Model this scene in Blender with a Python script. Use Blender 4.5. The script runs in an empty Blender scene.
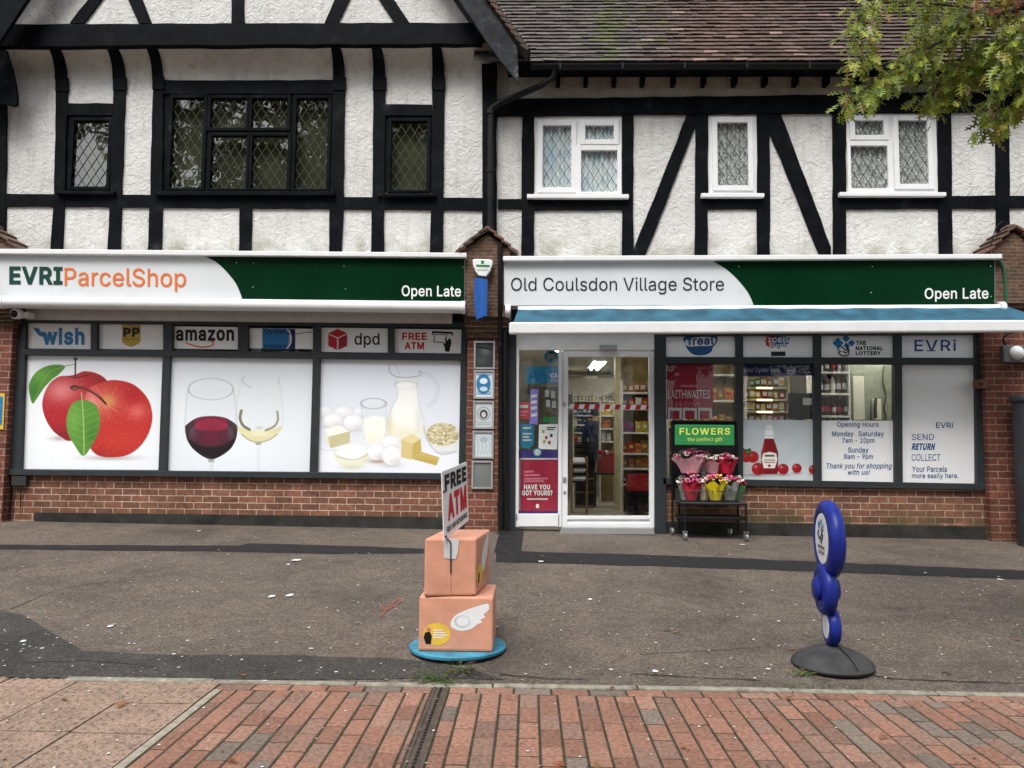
import bpy, bmesh, math, random
import numpy as np
from mathutils import Vector, Matrix
random.seed(7); np.random.seed(7)
R = math.radians
SC = bpy.context.scene
COL = SC.collection

# ------------------------------------------------------------------ camera
F = 769.0; W, H = 1024, 768; HC = 1.40
yaw, pitch, roll = R(1.3), math.atan(60/769), 0.009
f0 = Vector((-math.sin(yaw), math.cos(yaw), 0)); r0 = Vector((math.cos(yaw), math.sin(yaw), 0)); zz = Vector((0, 0, 1))
fw = f0*math.cos(pitch)+zz*math.sin(pitch); up = zz*math.cos(pitch)-f0*math.sin(pitch)
rt = r0*math.cos(roll)+up*math.sin(roll); up = up*math.cos(roll)-r0*math.sin(roll)
CAM = Vector((0, 0, HC))
cd = bpy.data.cameras.new('camera'); cam = bpy.data.objects.new('camera', cd); COL.objects.link(cam)
cd.sensor_width = 36; cd.lens = F/W*36; cd.clip_end = 3000; cd.clip_start = 0.05
cam.matrix_world = Matrix(((rt.x, up.x, -fw.x, 0), (rt.y, up.y, -fw.y, 0), (rt.z, up.z, -fw.z, HC), (0, 0, 0, 1)))
SC.camera = cam

# ------------------------------------------------------------------ sky, sun, exposure
wd = bpy.data.worlds.new('World'); SC.world = wd; wd.use_nodes = True
nt = wd.node_tree; bg = nt.nodes['Background']
sky = nt.nodes.new('ShaderNodeTexSky'); sky.sky_type = 'NISHITA'; sky.sun_disc = False
sky.sun_elevation = R(58); sky.sun_rotation = R(200); sky.dust_density = 3.0; sky.air_density = 1.0
hs = nt.nodes.new('ShaderNodeHueSaturation'); hs.inputs['Saturation'].default_value = 0.22
nt.links.new(sky.outputs[0], hs.inputs['Color']); nt.links.new(hs.outputs[0], bg.inputs[0])
bg.inputs[1].default_value = 0.15
sd = bpy.data.lights.new('sun', 'SUN'); sd.energy = 1.8; sd.angle = R(25); sd.color = (1, .97, .92)
sun = bpy.data.objects.new('sun', sd); COL.objects.link(sun)
sun.rotation_euler = (R(32), 0, R(-20))
SC.view_settings.view_transform = 'Standard'; SC.view_settings.look = 'None'
SC.view_settings.exposure = 0.7; SC.view_settings.gamma = 1.0; SC.view_settings.use_curve_mapping = False
SC.cycles.max_bounces = 8; SC.cycles.transparent_max_bounces = 16
SC.cycles.use_denoising = True; SC.cycles.caustics_reflective = False; SC.cycles.caustics_refractive = False

# ------------------------------------------------------------------ helpers
def ray(px, py):
    return fw+rt*((px-W/2)/F)-up*((py-H/2)/F)
def at(px, py, Y):
    d = ray(px, py); return CAM+d*(Y/d.y)
def flat(px, py, z=0.0):
    d = ray(px, py); return CAM+d*((z-HC)/d.z)
YK = flat(512, 688).y
YB = 9.5
_zl, _zr = at(0, 521, YB), at(985, 540, YB)
GB = (_zr.z-_zl.z)/(_zr.x-_zl.x); GA = _zl.z-GB*_zl.x
def gz(X, Y):
    t = min(1.0, max(0.0, (Y-YK)/(YB-YK))); return t*(GA+GB*max(-9, min(9, X)))
def gp(px, py):
    a, b = 1.5, 14.0
    for _ in range(40):
        m = (a+b)/2; p = at(px, py, m)
        if p.z > gz(p.x, m): a = m
        else: b = m
    return at(px, py, a)
def s2l(c):
    return tuple((x/255/12.92 if x/255 <= .04045 else ((x/255+.055)/1.055)**2.4) for x in c)

MATS = {}
def nodes(name, rough=.6, metal=0.0, spec=.5):
    m = bpy.data.materials.new(name); m.use_nodes = True; MATS[name] = m
    t = m.node_tree; b = t.nodes['Principled BSDF']
    b.inputs['Roughness'].default_value = rough; b.inputs['Metallic'].default_value = metal
    b.inputs['Specular IOR Level'].default_value = spec
    return m, t, b
def N(t, typ, **kw):
    n = t.nodes.new(typ)
    for k, v in kw.items():
        if k in n.inputs: n.inputs[k].default_value = v
        else: setattr(n, k, v)
    return n
def ramp(t, fac, stops):
    r = t.nodes.new('ShaderNodeValToRGB'); t.links.new(fac, r.inputs[0])
    e = r.color_ramp.elements
    while len(e) < len(stops): e.new(.5)
    for i, (p, c) in enumerate(stops):
        e[i].position = p; e[i].color = (*c, 1) if len(c) == 3 else c
    return r
def noise(t, scale, detail=6, dist=0, vec=None, rough=.6):
    n = N(t, 'ShaderNodeTexNoise', Scale=scale, Detail=detail, Distortion=dist, Roughness=rough)
    if vec is None:
        c = t.nodes.new('ShaderNodeTexCoord'); vec = c.outputs['Object']
    t.links.new(vec, n.inputs['Vector']); return n.outputs['Fac']
def bump(t, b, h, strength=.3, dist=.01, prev=None):
    n = N(t, 'ShaderNodeBump', Strength=strength, Distance=dist); t.links.new(h, n.inputs['Height'])
    if prev: t.links.new(prev.outputs[0], n.inputs['Normal'])
    t.links.new(n.outputs[0], b.inputs['Normal']); return n
def mixc(t, fac, a, b, mode='MIX'):
    n = t.nodes.new('ShaderNodeMix'); n.data_type = 'RGBA'; n.blend_type = mode
    for s, v in ((n.inputs[0], fac), (n.inputs[6], a), (n.inputs[7], b)):
        if hasattr(v, 'is_linked') or hasattr(v, 'links'): t.links.new(v, s)
        elif isinstance(v, (int, float)): s.default_value = v
        else: s.default_value = (*v, 1)
    return n.outputs[2]
def M(name, col=(.5, .5, .5), rough=.6, metal=0.0, spec=.22, var=.15, scale=9.0, bmp=0.0, bscale=60.0, emit=0.0, alpha=None):
    """Painted / plain surface: a base colour with a little uneven wear, optional fine bump."""
    if name in MATS: return MATS[name]
    m, t, b = nodes(name, rough, metal, spec)
    f = noise(t, scale, 5)
    lo = tuple(max(0, c*(1-var)) for c in col); hi = tuple(min(1, c*(1+var)) for c in col)
    r = ramp(t, f, [(.3, lo), (.7, hi)])
    t.links.new(r.outputs[0], b.inputs['Base Color'])
    if bmp: bump(t, b, noise(t, bscale, 6), bmp, .01)
    if emit:
        b.inputs['Emission Color'].default_value = (*col, 1); b.inputs['Emission Strength'].default_value = emit
    if alpha is not None: b.inputs['Alpha'].default_value = alpha
    return m
def vmat(name, rough=.45, bmp=0.0, bscale=80, spec=.4, dirt=.0):
    if name in MATS: return MATS[name]
    m, t, b = nodes(name, rough, 0, spec)
    a = t.nodes.new('ShaderNodeVertexColor'); a.layer_name = 'Col'
    c = a.outputs[0]
    if dirt:
        f = noise(t, 45, 8); r = ramp(t, f, [(.3, (1-dirt,)*3), (.7, (1+dirt*.5,)*3)])
        c = mixc(t, 1.0, c, r.outputs[0], 'MULTIPLY')
    t.links.new(c, b.inputs['Base Color'])
    if bmp: bump(t, b, noise(t, bscale, 8), bmp, .01)
    return m
def glass(name, tint=(1, 1, 1), ior=1.5, rough=0.0):
    m = bpy.data.materials.new(name); m.use_nodes = True; MATS[name] = m
    t = m.node_tree; t.nodes.clear()
    o = t.nodes.new('ShaderNodeOutputMaterial'); mx = t.nodes.new('ShaderNodeMixShader')
    lw = N(t, 'ShaderNodeLayerWeight', Blend=.5); p5 = t.nodes.new('ShaderNodeMath'); p5.operation = 'POWER'; p5.inputs[1].default_value = 5; t.links.new(lw.outputs['Facing'], p5.inputs[0])
    fr = N(t, 'ShaderNodeMapRange'); f0_ = ((ior-1)/(ior+1))**2*1.7; fr.inputs[3].default_value = f0_; fr.inputs[4].default_value = .95; t.links.new(p5.outputs[0], fr.inputs[0]); tr = t.nodes.new('ShaderNodeBsdfTransparent'); gl = t.nodes.new('ShaderNodeBsdfGlossy')
    tr.inputs[0].default_value = (*tint, 1); gl.inputs['Roughness'].default_value = rough
    bp = N(t, 'ShaderNodeBump', Strength=.12, Distance=.02)
    t.links.new(noise(t, 3.0, 2), bp.inputs['Height']); t.links.new(bp.outputs[0], gl.inputs['Normal'])
    t.links.new(fr.outputs[0], mx.inputs[0]); t.links.new(tr.outputs[0], mx.inputs[1]); t.links.new(gl.outputs[0], mx.inputs[2])
    t.links.new(mx.outputs[0], o.inputs[0]); return m

class MB:
    def __init__(s): s.v = []; s.f = []; s.m = []; s.c = []
    def add(s, vs, fs, mat=None, col=None):
        o = len(s.v); s.v += [tuple(v) for v in vs]
        for f in fs: s.f.append(tuple(i+o for i in f)); s.m.append(mat); s.c.append(col)
        return s
    def box(s, x0, x1, y0, y1, z0, z1, mat=None, col=None):
        x0, x1 = sorted((x0, x1)); y0, y1 = sorted((y0, y1)); z0, z1 = sorted((z0, z1))
        v = [(x, y, z) for z in (z0, z1) for y in (y0, y1) for x in (x0, x1)]
        return s.add(v, [(0, 2, 3, 1), (4, 5, 7, 6), (0, 1, 5, 4), (1, 3, 7, 5), (3, 2, 6, 7), (2, 0, 4, 6)], mat, col)
    def obox(s, c, ax, ay, az, mat=None, col=None):
        c = Vector(c); v = [c+ax*i+ay*j+az*k for k in (-1, 1) for j in (-1, 1) for i in (-1, 1)]
        return s.add(v, [(0, 2, 3, 1), (4, 5, 7, 6), (0, 1, 5, 4), (1, 3, 7, 5), (3, 2, 6, 7), (2, 0, 4, 6)], mat, col)
    def prism(s, front, d, mat=None, col=None, caps=True):
        """front: loop of points; extruded by vector d (back)."""
        n = len(front); d = Vector(d); fr = [Vector(p) for p in front]
        nrm = Vector((0, 0, 0))
        for i in range(n): nrm += fr[i].cross(fr[(i+1) % n])
        if nrm.dot(d) > 0: fr.reverse()
        v = fr+[p+d for p in fr]
        fs = [tuple(range(n))] if caps else []
        if caps: fs.append(tuple(range(2*n-1, n-1, -1)))
        fs += [(i, i+n, (i+1) % n+n, (i+1) % n) for i in range(n)]
        return s.add(v, fs, mat, col)
    def pp(s, pts, Y, d=.03, mat=None, col=None):
        return s.prism([at(x, y, Y) for x, y in pts], (0, d, 0), mat, col)
    def poly(s, pts, Y, mat=None, col=None):
        fr = [at(x, y, Y) for x, y in pts]; nrm = Vector((0, 0, 0))
        for i in range(len(fr)): nrm += fr[i].cross(fr[(i+1) % len(fr)])
        if nrm.y > 0: fr.reverse()
        return s.add(fr, [tuple(range(len(fr)))], mat, col)
    def pr(s, x0, y0, x1, y1, Y, d=.03, mat=None, col=None):
        """a world-aligned block whose front covers the picture rectangle at depth Y"""
        xm, ym = (x0+x1)/2, (y0+y1)/2
        return s.box(at(x0, ym, Y).x, at(x1, ym, Y).x, Y, Y+d, at(xm, y1, Y).z, at(xm, y0, Y).z, mat, col)
    def tube(s, pts, r, seg=10, mat=None, col=None, cap=True):
        pts = [Vector(p) for p in pts]; n = len(pts); rr = r if isinstance(r, (list, tuple)) else [r]*n
        vs = []; pu = None
        for i, p in enumerate(pts):
            d = (pts[min(i+1, n-1)]-pts[max(i-1, 0)]).normalized()
            if pu is None: pu = d.orthogonal().normalized()
            pu = (pu-d*pu.dot(d)); pu = pu.normalized() if pu.length > 1e-6 else d.orthogonal().normalized()
            q = d.cross(pu)
            for k in range(seg):
                a = 2*math.pi*k/seg; vs.append(p+(pu*math.cos(a)+q*math.sin(a))*rr[i])
        fs = [(i*seg+k, i*seg+(k+1) % seg, (i+1)*seg+(k+1) % seg, (i+1)*seg+k) for i in range(n-1) for k in range(seg)]
        if cap: fs += [tuple(range(seg-1, -1, -1)), tuple(range((n-1)*seg, n*seg))]
        return s.add(vs, fs, mat, col)
    def lathe(s, prof, c, seg=20, ax=(0, 0, 1), mat=None, col=None, cap=True):
        ax = Vector(ax).normalized(); u = ax.orthogonal().normalized(); w = ax.cross(u); c = Vector(c); vs = []
        for r, h in prof:
            for k in range(seg):
                a = 2*math.pi*k/seg; vs.append(c+ax*h+(u*math.cos(a)+w*math.sin(a))*r)
        n = len(prof)
        fs = [(i*seg+k, i*seg+(k+1) % seg, (i+1)*seg+(k+1) % seg, (i+1)*seg+k) for i in range(n-1) for k in range(seg)]
        if cap: fs += [tuple(range(seg-1, -1, -1)), tuple(range((n-1)*seg, n*seg))]
        return s.add(vs, fs, mat, col)
    def ball(s, c, r, seg=10, rings=7, sc=(1, 1, 1), mat=None, col=None):
        c = Vector(c); vs = []
        for i in range(rings+1):
            th = math.pi*i/rings
            for k in range(seg):
                a = 2*math.pi*k/seg
                vs.append((c.x+r*sc[0]*math.sin(th)*math.cos(a), c.y+r*sc[1]*math.sin(th)*math.sin(a), c.z+r*sc[2]*math.cos(th)))
        fs = [(i*seg+k, (i+1)*seg+k, (i+1)*seg+(k+1) % seg, i*seg+(k+1) % seg) for i in range(rings) for k in range(seg)]
        return s.add(vs, fs, mat, col)
    def build(s, name, mat=None, parent=None, smooth=False, bevel=0.0, kind=None):
        me = bpy.data.meshes.new(name); me.from_pydata(s.v, [], s.f)
        names = []
        for x in s.m:
            x = x or mat
            if x not in names: names.append(x)
        for x in names: me.materials.append(x if not isinstance(x, str) else MATS[x])
        if len(names) > 1: me.polygons.foreach_set('material_index', [names.index(x or mat) for x in s.m])
        if any(c is not None for c in s.c):
            ca = me.color_attributes.new('Col', 'FLOAT_COLOR', 'CORNER'); buf = []
            for f, c in zip(s.f, s.c):
                c = c or (.5, .5, .5); buf += [c[0], c[1], c[2], 1.0]*len(f)
            ca.data.foreach_set('color', buf)
        if smooth:
            me.polygons.foreach_set('use_smooth', [True]*len(me.polygons))
            if smooth is not True: me.set_sharp_from_angle(angle=R(smooth))
        me.validate(); me.update()
        o = bpy.data.objects.new(name, me); COL.objects.link(o)
        if parent: hang(o, parent)
        if bevel:
            b = o.modifiers.new('bevel', 'BEVEL'); b.width = bevel; b.segments = 2; b.limit_method = 'ANGLE'; b.angle_limit = R(40)
        if kind: o['kind'] = kind
        return o
def hang(o, parent):
    o.parent = parent
    o.matrix_parent_inverse = parent.matrix_basis.inverted() if parent.type == 'EMPTY' and parent.parent is None else Matrix.Identity(4)
def tag(o, label, cat, group=None, kind=None):
    if label: o['label'] = label
    if cat: o['category'] = cat
    if group: o['group'] = group
    if kind: o['kind'] = kind
    return o
def thing(name, label, cat, loc=(0, 0, 0), group=None):
    o = bpy.data.objects.new(name, None); COL.objects.link(o); o.location = loc; o.empty_display_size = .1
    o.matrix_basis = Matrix.Translation(loc)
    return tag(o, label, cat, group)
def dup(root, M4, label=None, group=None):
    r = root.copy(); COL.objects.link(r); r.matrix_basis = M4
    if label: r['label'] = label
    if group: r['group'] = group
    for ch in list(root.children):
        c = ch.copy(); COL.objects.link(c); c.parent = r
        for g in list(ch.children):
            d = g.copy(); COL.objects.link(d); d.parent = c
    return r
def catmull(pts, n=6, closed=True):
    out = []; L = len(pts)
    rng = range(L) if closed else range(L-1)
    for i in rng:
        g = lambda k: pts[k % L] if closed else pts[max(0, min(L-1, k))]
        p0, p1, p2, p3 = g(i-1), g(i), g(i+1), g(i+2)
        for j in range(n):
            t = j/n
            out.append(tuple(.5*(2*p1[k]+(p2[k]-p0[k])*t+(2*p0[k]-5*p1[k]+4*p2[k]-p3[k])*t*t+(3*p1[k]-p0[k]-3*p2[k]+p3[k])*t**3) for k in range(len(p1))))
    if not closed: out.append(tuple(pts[-1]))
    return out
# letter outlines (advance, closed loops packed four characters a point)
GLYPHS = {'A': (480, ['81:O7[9J614\\4l4\\7e<Y90<Y;k4\\:g4\\9;9J8d:P8K;d', '6J6j6J7c:N7c:N6j']),
'B': (456, ['5X4\\5X<Y8M<Y8n<W9L<Q9e<G::<9:K;i:Y;V:b;A:h:j:j:R:i:=:e9l:_9\\:V9O:L9C:@9::3929e8l9W8g9W8b9g8`:78Z:G8Q:V8F:c88:n7g;77T;<7=;>6d;<6K;664:l5_:^5L:L5;:44n9Y4d984^8S4\\', '6Y5U8Q5U955X9Q5_9f5l:46<:=6O:?6e:>75::7E:27T9i7a9\\7m9N869=8=8i8A8T8C6Y8C', '6Y998J998\\9;8m9>9<9D9J9L9V9V9_9b9f:09k:?9l:P9i:e9b;89U;I9B;V8j;]8L;`6Y;`']),
'C': (510, ['8g4U8=4Y7V4c72556S5M685k5b6O5Q795H7g5D8Z5H9M5Q:<5b:e68;I6S;g72<@7V<Q8=<\\8g<`9A<^9Y<[:0<T:F<L:[<A:n<3;?;d;O;R;\\;>;g:i;o:Q<5:8;4:8;0:I:i:X:a:g:X;3:M;>:A;H:4;Q9f;X9W;]9H;a98;c8g;d8I;a7m;Y7T;L7=;:6i:c6Y:H6M9h6F9C6C8Z6F816M7M6Y6m6i6Q7=6:7T5h7n5[8I5T8g5Q985R9H5T9W5X9f5]:45d:A5m:M66:X6B:a6N:i6\\;06l;47<<57<;o6c;g6L;\\67;O5c;@5Q:n5B:[54:G4i:14a9Y4Z9A4V']),
'D': (502, ['874\\6<4\\6<5U835U8Z5X9<5`9Z5m:36?:G6V:W71:b7Q:i84:k8[:i9B:b9e:W:E:H:`:4;69\\;H9?;U8^;]89;`69;`69<Y8=<Y8m<U9W<K:=<::];c;8;F;M:c;]:;;f9N;j8[;f7i;]7;;M6S;75o:\\5R:;5;9T4j8h4_', '6Y<Y6Y4\\5X4\\5X<Y']),
'E': (419, ['5X4\\5X<Y:P<Y:P;`6Y;`6Y9::?9::?8A6Y8A6Y5U:S5U:S4\\']),
'F': (410, ['5X4\\5X<Y:M<Y:M;`6Y;`6Y92:692:6896Y896Y4\\']),
'G': (520, ['977c978\\<:8\\<:7d<77<;n6X;_67;K5Z;25B:U4o:44a9P4X8i4U8=4Y7U4c71556R5M675k5a6P5Q795G7g5D8Z5G9M5Q:<5a:e67;I6Q;g71<@7T<Q8;<\\8e<`9?<^9X<Z:0<T:G<J:\\<?:o<1;A;a;P;P;];<;h:g<0:Q<6:9;4:9:n:I:g:W:_:e:V;2:L;=:@;G:4;P9f;W9W;\\9H;a97;c8e;d8H;a7m;Y7S;L7<;:6i:d6Y:H6M9h6F9C6C8Z6F816M7M6Y6m6i6Q7=6;7T5h7n5[8J5T8i5Q9D5S9^5Y:55c:I61:Z6B:h6W;36o;97I;;7c']),
'H': (517, ['5X4\\5X<Y6Y<Y6Y9=:d9=:d<Y;e<Y;e4\\:d4\\:d8D6Y8D6Y4\\']),
'I': (300, ['5;4\\5;5U6R5U6R;`5;;`5;<Y8i<Y8i;`7S;`7S5U8i5U8i4\\']),
'J': (396, ['7U4U6k4Z6F4g5g5=5P5[5B6@5=6m5=7I6>7I6>6m6@6Q6H696V5f6g5Y7<5Q7U5N7m5Q8B5Y8T5f8a698i6Q8l6m8l<Y9l<Y9l6m9h6@9Z5[9B5=8c4g8?4Z']),
'K': (467, ['6D6m6D846g8a7J9K80:4:H<Y;\\<Y8C908@90', '5X4\\5X<Y6Y<Y6Y9j6X8=6Y7]6Y4\\', ':P4\\7X8_8@9Q;]4\\']),
'L': (393, ['5X4\\5X<Y6Y<Y6Y5U:E5U:E4\\']),
'M': (628, ['6T;<6U:P6V9d6V9?6V4\\5X4\\5X<Y74<Y917W9;7;9G6W9S609W5e9Z5o9f6U:27::<7W<8<Y=T<Y=T4\\<T4\\<T9?<T9c<U:M<V;9<W;P<N;5<>:G;o9^;d9?:24\\9:4\\7F9?7;9]6m:E6];46T;O']),
'N': (523, ['6V:\\6X9d6Y9?6Y4\\5X4\\5X<Y6d<Y:37S:G73:`6G:o5h:m6H:k79:k7_:k<Y;k<Y;k4\\:_4\\7f9>7M9g70:Y6T;K']),
'O': (533, ['8g4U8=4Y7V4c72556S5M685k5b6O5Q795H7g5D8Z5H9M5Q:<5b:e68;I6S;g72<@7V<Q8=<\\8g<`9Q<\\:8<Q:\\<@;;;g;V;I;l:e<<:<<F9M<I8Z<F7g<<79;l6O;V5k;;5M:\\55:84c9Q4Y', '8g5Q9D5S9`5[:95h:P6::d6P;46l;@7L;H81;J8Z;H9C;@9h;4:I:d:d:P;;:9;M9`;Z9D;a8g;d8I;a7n;Y7T;M7=;;6j:d6Y:H6M9h6F9C6C8Z6F816M7L6Y6l6j6Q7=6:7T5h7n5[8I5S']),
'P': (445, ['5X4\\5X<Y8G<Y8l<V9M<O9h<C:@<3:S;`:b;J:l;0;3:U;5:8;39Z:l9?:b8e:S8O:@8;9h7k9M7_8l7X8G7V6I7V6I8N8E8N8]8P938T9E8\\9T8f9`939i9B9o9R:39d:4:8:3:K9o:]9i:n9`;<9T;H9E;S93;Z8];_8D;`6Y;`6Y4\\']),
'Q': (533, ['8Q7;9U7;:M61:\\5]<03l:m3l:6579g5J', '8g4U8=4Y7V4c72556S5M685k5b6O5Q795H7g5D8Z5H9M5Q:<5b:e68;I6S;g72<@7V<Q8=<\\8g<`9Q<\\:8<Q:\\<@;;;g;V;I;l:e<<:<<F9M<I8Z<F7g<<79;l6O;V5k;;5M:\\55:84c9Q4Y', '8g5Q9D5S9`5[:95h:P6::d6P;46l;@7L;H81;J8Z;H9C;@9h;4:I:d:d:P;;:9;M9`;Z9D;a8g;d8I;a7n;Y7T;M7=;;6j:d6Y:H6M9h6F9C6C8Z6F816M7L6Y6l6j6Q7=6:7T5h7n5[8I5S']),
'R': (449, ['5X4\\5X<Y8H<Y8m<V9M<P9i<E:@<5:T;c:b;M:m;4;3:Y;5:<;39_:m9D:b8k:T8V:@8D9i859M7j8m7d8H7b6<7b6<8[8F8[8^8\\948`9F8g9U909a9;9j9H:09X:49i:5:<:4:O:0:a9j;19a;?9U;J9F;T93;Z8^;_8E;`6Y;`6Y4\\', ':=4\\8B8A9K8A;H4\\']),
'S': (447, ['8<4S7X4U784[6\\4e6B535m5D5\\5X5O5o5F6I5B6e6D6e6H6R6N6B6W646d5h725^7B5W7U5Q7h5N8<5M8R5N8g5R9:5X9K5a9Y5k9e689n6F:46V:66g:476:07D9h7O9^7Y9R7a9D7i8Q8:7T8K6m8Y6L8i629=5_9U5T:15P:P5R:l5Z;E5g;\\68<06M<@6f<N7A<X7_<^8?<`8_<^9=<X9X<N:0<@:D<0:U;]:b;G:j:o:m:V9m:V9h:n9\\;A9J;Q94;]8Z;d8=;g7h;e7U;b7C;\\74;T6g;J6];>6U;16Q:c6O:T6Q:C6V:56_9j6j9`779W7E9P809A8d939T8d9d8\\:48T:C8J:P8>:\\81:g7b:n7P;37=;46g;26L:k63:^5\\:N5G:9559_4g9B4\\8a4U']),
'T': (449, ['5<;`5<<Y;=<Y;=;`8];`8]4\\7]4\\7];`']),
'U': (517, ['8_4T884V7V4^764k6Z5=6C5S615l5c6H5[6h5X7I5X<Y6X<Y6X7N6Z776`6a6i6M756;7E5l7W5`7l5W8D5Q8_5P995Q9Q5W9g5`:95l:H6;:U6M:]6a:c77:e7N:e<Y;e<Y;e7I;b6h;Z6H;M5l;:5S:c5=:G4k9h4^9E4V']),
'V': (480, ['8g6f9>7j:g<Y;k<Y924\\7h4\\4l<Y60<Y7\\7j836e8M5P']),
'W': (686, ['9k:g9Z9_8B4\\774\\4l<Y5n<Y7?7`7K6m7W6:7]5Y7d6:7o6m8<7`9N<Y:X<Y;j7`<66m<B6:<H5Z<O6:<Z6m<g7`>7<Y?:<Y<n4\\;c4\\:L9_:;:c:3;Q']),
'X': (474, ['8=7`7j7B7R6]674\\4n4\\7d8`59<Y6D<Y7N:l7h:E8;9e8J9J8X9e8l:E9F:l:R<Y;Z<Y908c;d4\\:Z4\\9@6]8h7A8V7_8I86']),
'Y': (472, ['8W9A94:4:Y<Y;c<Y8h7l8h4\\7g4\\7g7l4l<Y67<Y7\\:48:9@8I8`']),
'Z': (438, ['745U825U:k5U:k4\\5F4\\5F5J8m:]9N;K9_;a99;`8;;`5D;`5D<Y:i<Y:i;j7E6]6b5m6N5S']),
'a': (389, ['7<4S6e4U6O4Y6:4a5h4k5X595L5I5B5[5<605:6H5<6\\5@6n5G7=5Q7J5\\7T5j7]687d6H7j6Y7o7N888F8?8e8G908[908]8o8l8l998g9E8`9O8W9W8L9^8?9c809f7`9g7N9f7?9c719^6R9I6@8n5E9?5O9U5\\9g5k:66;:B6N:L6a:S75:X7I:[7^:\\8K:W8[:S8k:M9::D9H::9T9l9^9\\9f9I9k929m8W9m4\\914\\915P8l5P8X558N4l8A4d834]7c4X7Q4U', '7F5I7\\5K7o5O8@5W8N5`8Z5l8c698j6H8n6V906f907Z8_7R8C7L7d7G7K7D6b7;6V756L6o6C6g6=6^696R686E69696<5n6B5d6I5\\6S5U6^5P6j5L785J']),
'b': (424, ['8A4T7l4U7Y4Y7H4`7;4h6o516f5;6R5W6L5W6L4\\5Q4\\5Q<Y6N<Y6N9[6R9[6e:66o:?7::H7G:Q7X:W7k:[8A:\\8_:Z9;:R9U:E9k:2:>9\\:N9A:Y8a:`8?:b7Y:`73:Y6P:N60:?5U9l5>9U4l9<4_8`4V', '885K8N5M8b5S935^9B5l9N6=9X6Q9_6g9c7?9d7Y9c839_8K9X8a9O959C9F949S8b9^8O9d889f7b9d7N9^7=9T6o9G6b966Y8c6R8M6N846M7Y6N7>6R6f6Y6O6c6;6o5j7>5]7O5S7b5M']),
'c': (396, ['7k4T7J4W6l4_6Q4l695?5d5V5T615H6P5A725>7W5A8=5H8`5T9?5d9Z69:16Q:D6l:R7J:Z7k:\\8>:\\8O:Y8`:U90:O9?:H9M:@9Z:69f9k:09^:99P:@9A:F919K8b9>9=8j9S8N9a7k9f7T9d7?9]6m9R6^9D6R926H8^6B8H6>806<7W6>7?6B6g6H6Q6R6=6^5l6m5^7?5S7T5M7k5J8O5P8k5^9@659L6Q:G6B:A62::5b:15T9g5G9[5<9N519@4h914a8a4[8P4W8>4U']),
'd': (424, ['7_4T7A4V6e4_6K4l655>5b5U5S605G6P5@735>7Y5@8?5G8a5S9A5b9\\65:26L:E6e:R7A:Z7`:\\86:[8I:W8Y:Q8g:H92:?9;:69N9[9S9[9S<Y:P<Y:P4\\9U4\\9U5W9O5W9;5;91518f4h8X4`8H4Y854U', '7i5K8>5M8R5S8c5]925j9>6;9G6O9N6f9R7>9T7Y9R849N8M9H8c9>96929G8c9T8R9^8?9d7i9f7R9d7>9^6m9S6^9F6R956H8a6B8K6>836<7Y6>7?6B6g6I6Q6R6=6^5l6m5^7>5S7R5M']),
'e': (404, ['9P8>9L8T9F8i9<9:919I8c9V8R9_8?9d7i9f7S9d7@9_6n9U6_9I6S9:6I8j6B8W6=8C6<7o6<7N6>736B6[6J6F6U646c5e735Y7E5Q7Z5L805J8?5K8M5M8Z5Q8e5V905]995e9B5n9H699N6E:I67:B5d:85S9k5C9\\569J4j974`8a4Y8I4U804T7M4W6m4_6Q4l685?5d5V5T615H6P5A725>7W5@8<5H8^5S9>5c9Y67:06O:C6j:Q7H:Z7i:\\8>:[8R:X8f:R99:J9K:?9[:19j9`:79M:A96:I8\\:N8?:O7^:O7E5g7E5g899P89']),
'f': (254, ['8@:W8@9c4b9c4b:W', '5m4\\5m;L5n;`63<26<<B6G<O6T<Z6c<c74<i7E<m7W<n8:<k8O<e8?<083<47_<67N<47@<076;h6o;]6k;O6j;?6j4\\']),
'g': (425, ['7k2E7P2G782J6b2P6N2X6=2b5n2n5b3;5W3H5O3W6A436V3Z6_3R6j3J763D7E3?7W3<7k3;8H3=8a3E963Q9F3b9P4:9S4V9S5`9N5`9;5E915<8f538X4l8H4f854b7_4a7A4c6f4j6M57665G5c5]5S665G6T5@765>7[5@8A5G8c5S9A5c9\\66:26L:E6f:R7B:Z7`:\\86:[8I:W8Y:Q8g:I93:@9<:69P9[9U9[9U:W:P:W:P4S:N44:G3Y::3B9j2o9V2`9?2T8e2L8I2G', '7i5W8?5Y8R5^8d5g92639>6C9H6U9O6j9S7B9T7]9S879O8N9H8d9?97939G8d9T8S9^8?9d7i9f7R9d7?9^6m9T6^9F6R966I8b6B8M6>866<7]6>7C6B6l6I6W6R6D6_646m5h7?5^7S5Y']),
'h': (410, ['6P9[6`:474:F7K:R7d:Z8?:\\8X:[8o:U9C:M9U:@9d:0:19]::9F:?8k:A8L:A4\\9D4\\9D8G9A8c9:9:8m9L8\\9Z8G9b7n9e7\\9d7L9`7=9Y6o9P6d9E6Z976S8f6O8T6N8?6N4\\5Q4\\5Q<Y6N<Y6N9V']),
'i': (167, ['5Q4\\5Q:W6N:W6N4\\', '60;W5e;X5[;\\5R;c5K;k5G<45E<?5G<J5K<T5R<\\5[<b5e<f60<h6;<f6E<b6N<\\6U<T6Y<J6Z<?6Y<46U;k6N;c6E;\\6;;X']),
'j': (167, ['5Q:W6N:W6N4>6L3h6H3T6B3B68325l2e5]2[5K2S572O4`2M4R2M4R3E4^3E4n3G5;3L5D3T5K3_5O3n5Q4?', '5o;W5d;X5Z;\\5Q;c5K;k5F<45E<?5F<J5K<T5Q<\\5Z<b5d<f5o<h6;<f6E<b6N<\\6T<T6Y<J6Z<?6Y<46T;k6N;c6E;\\6;;X']),
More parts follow.
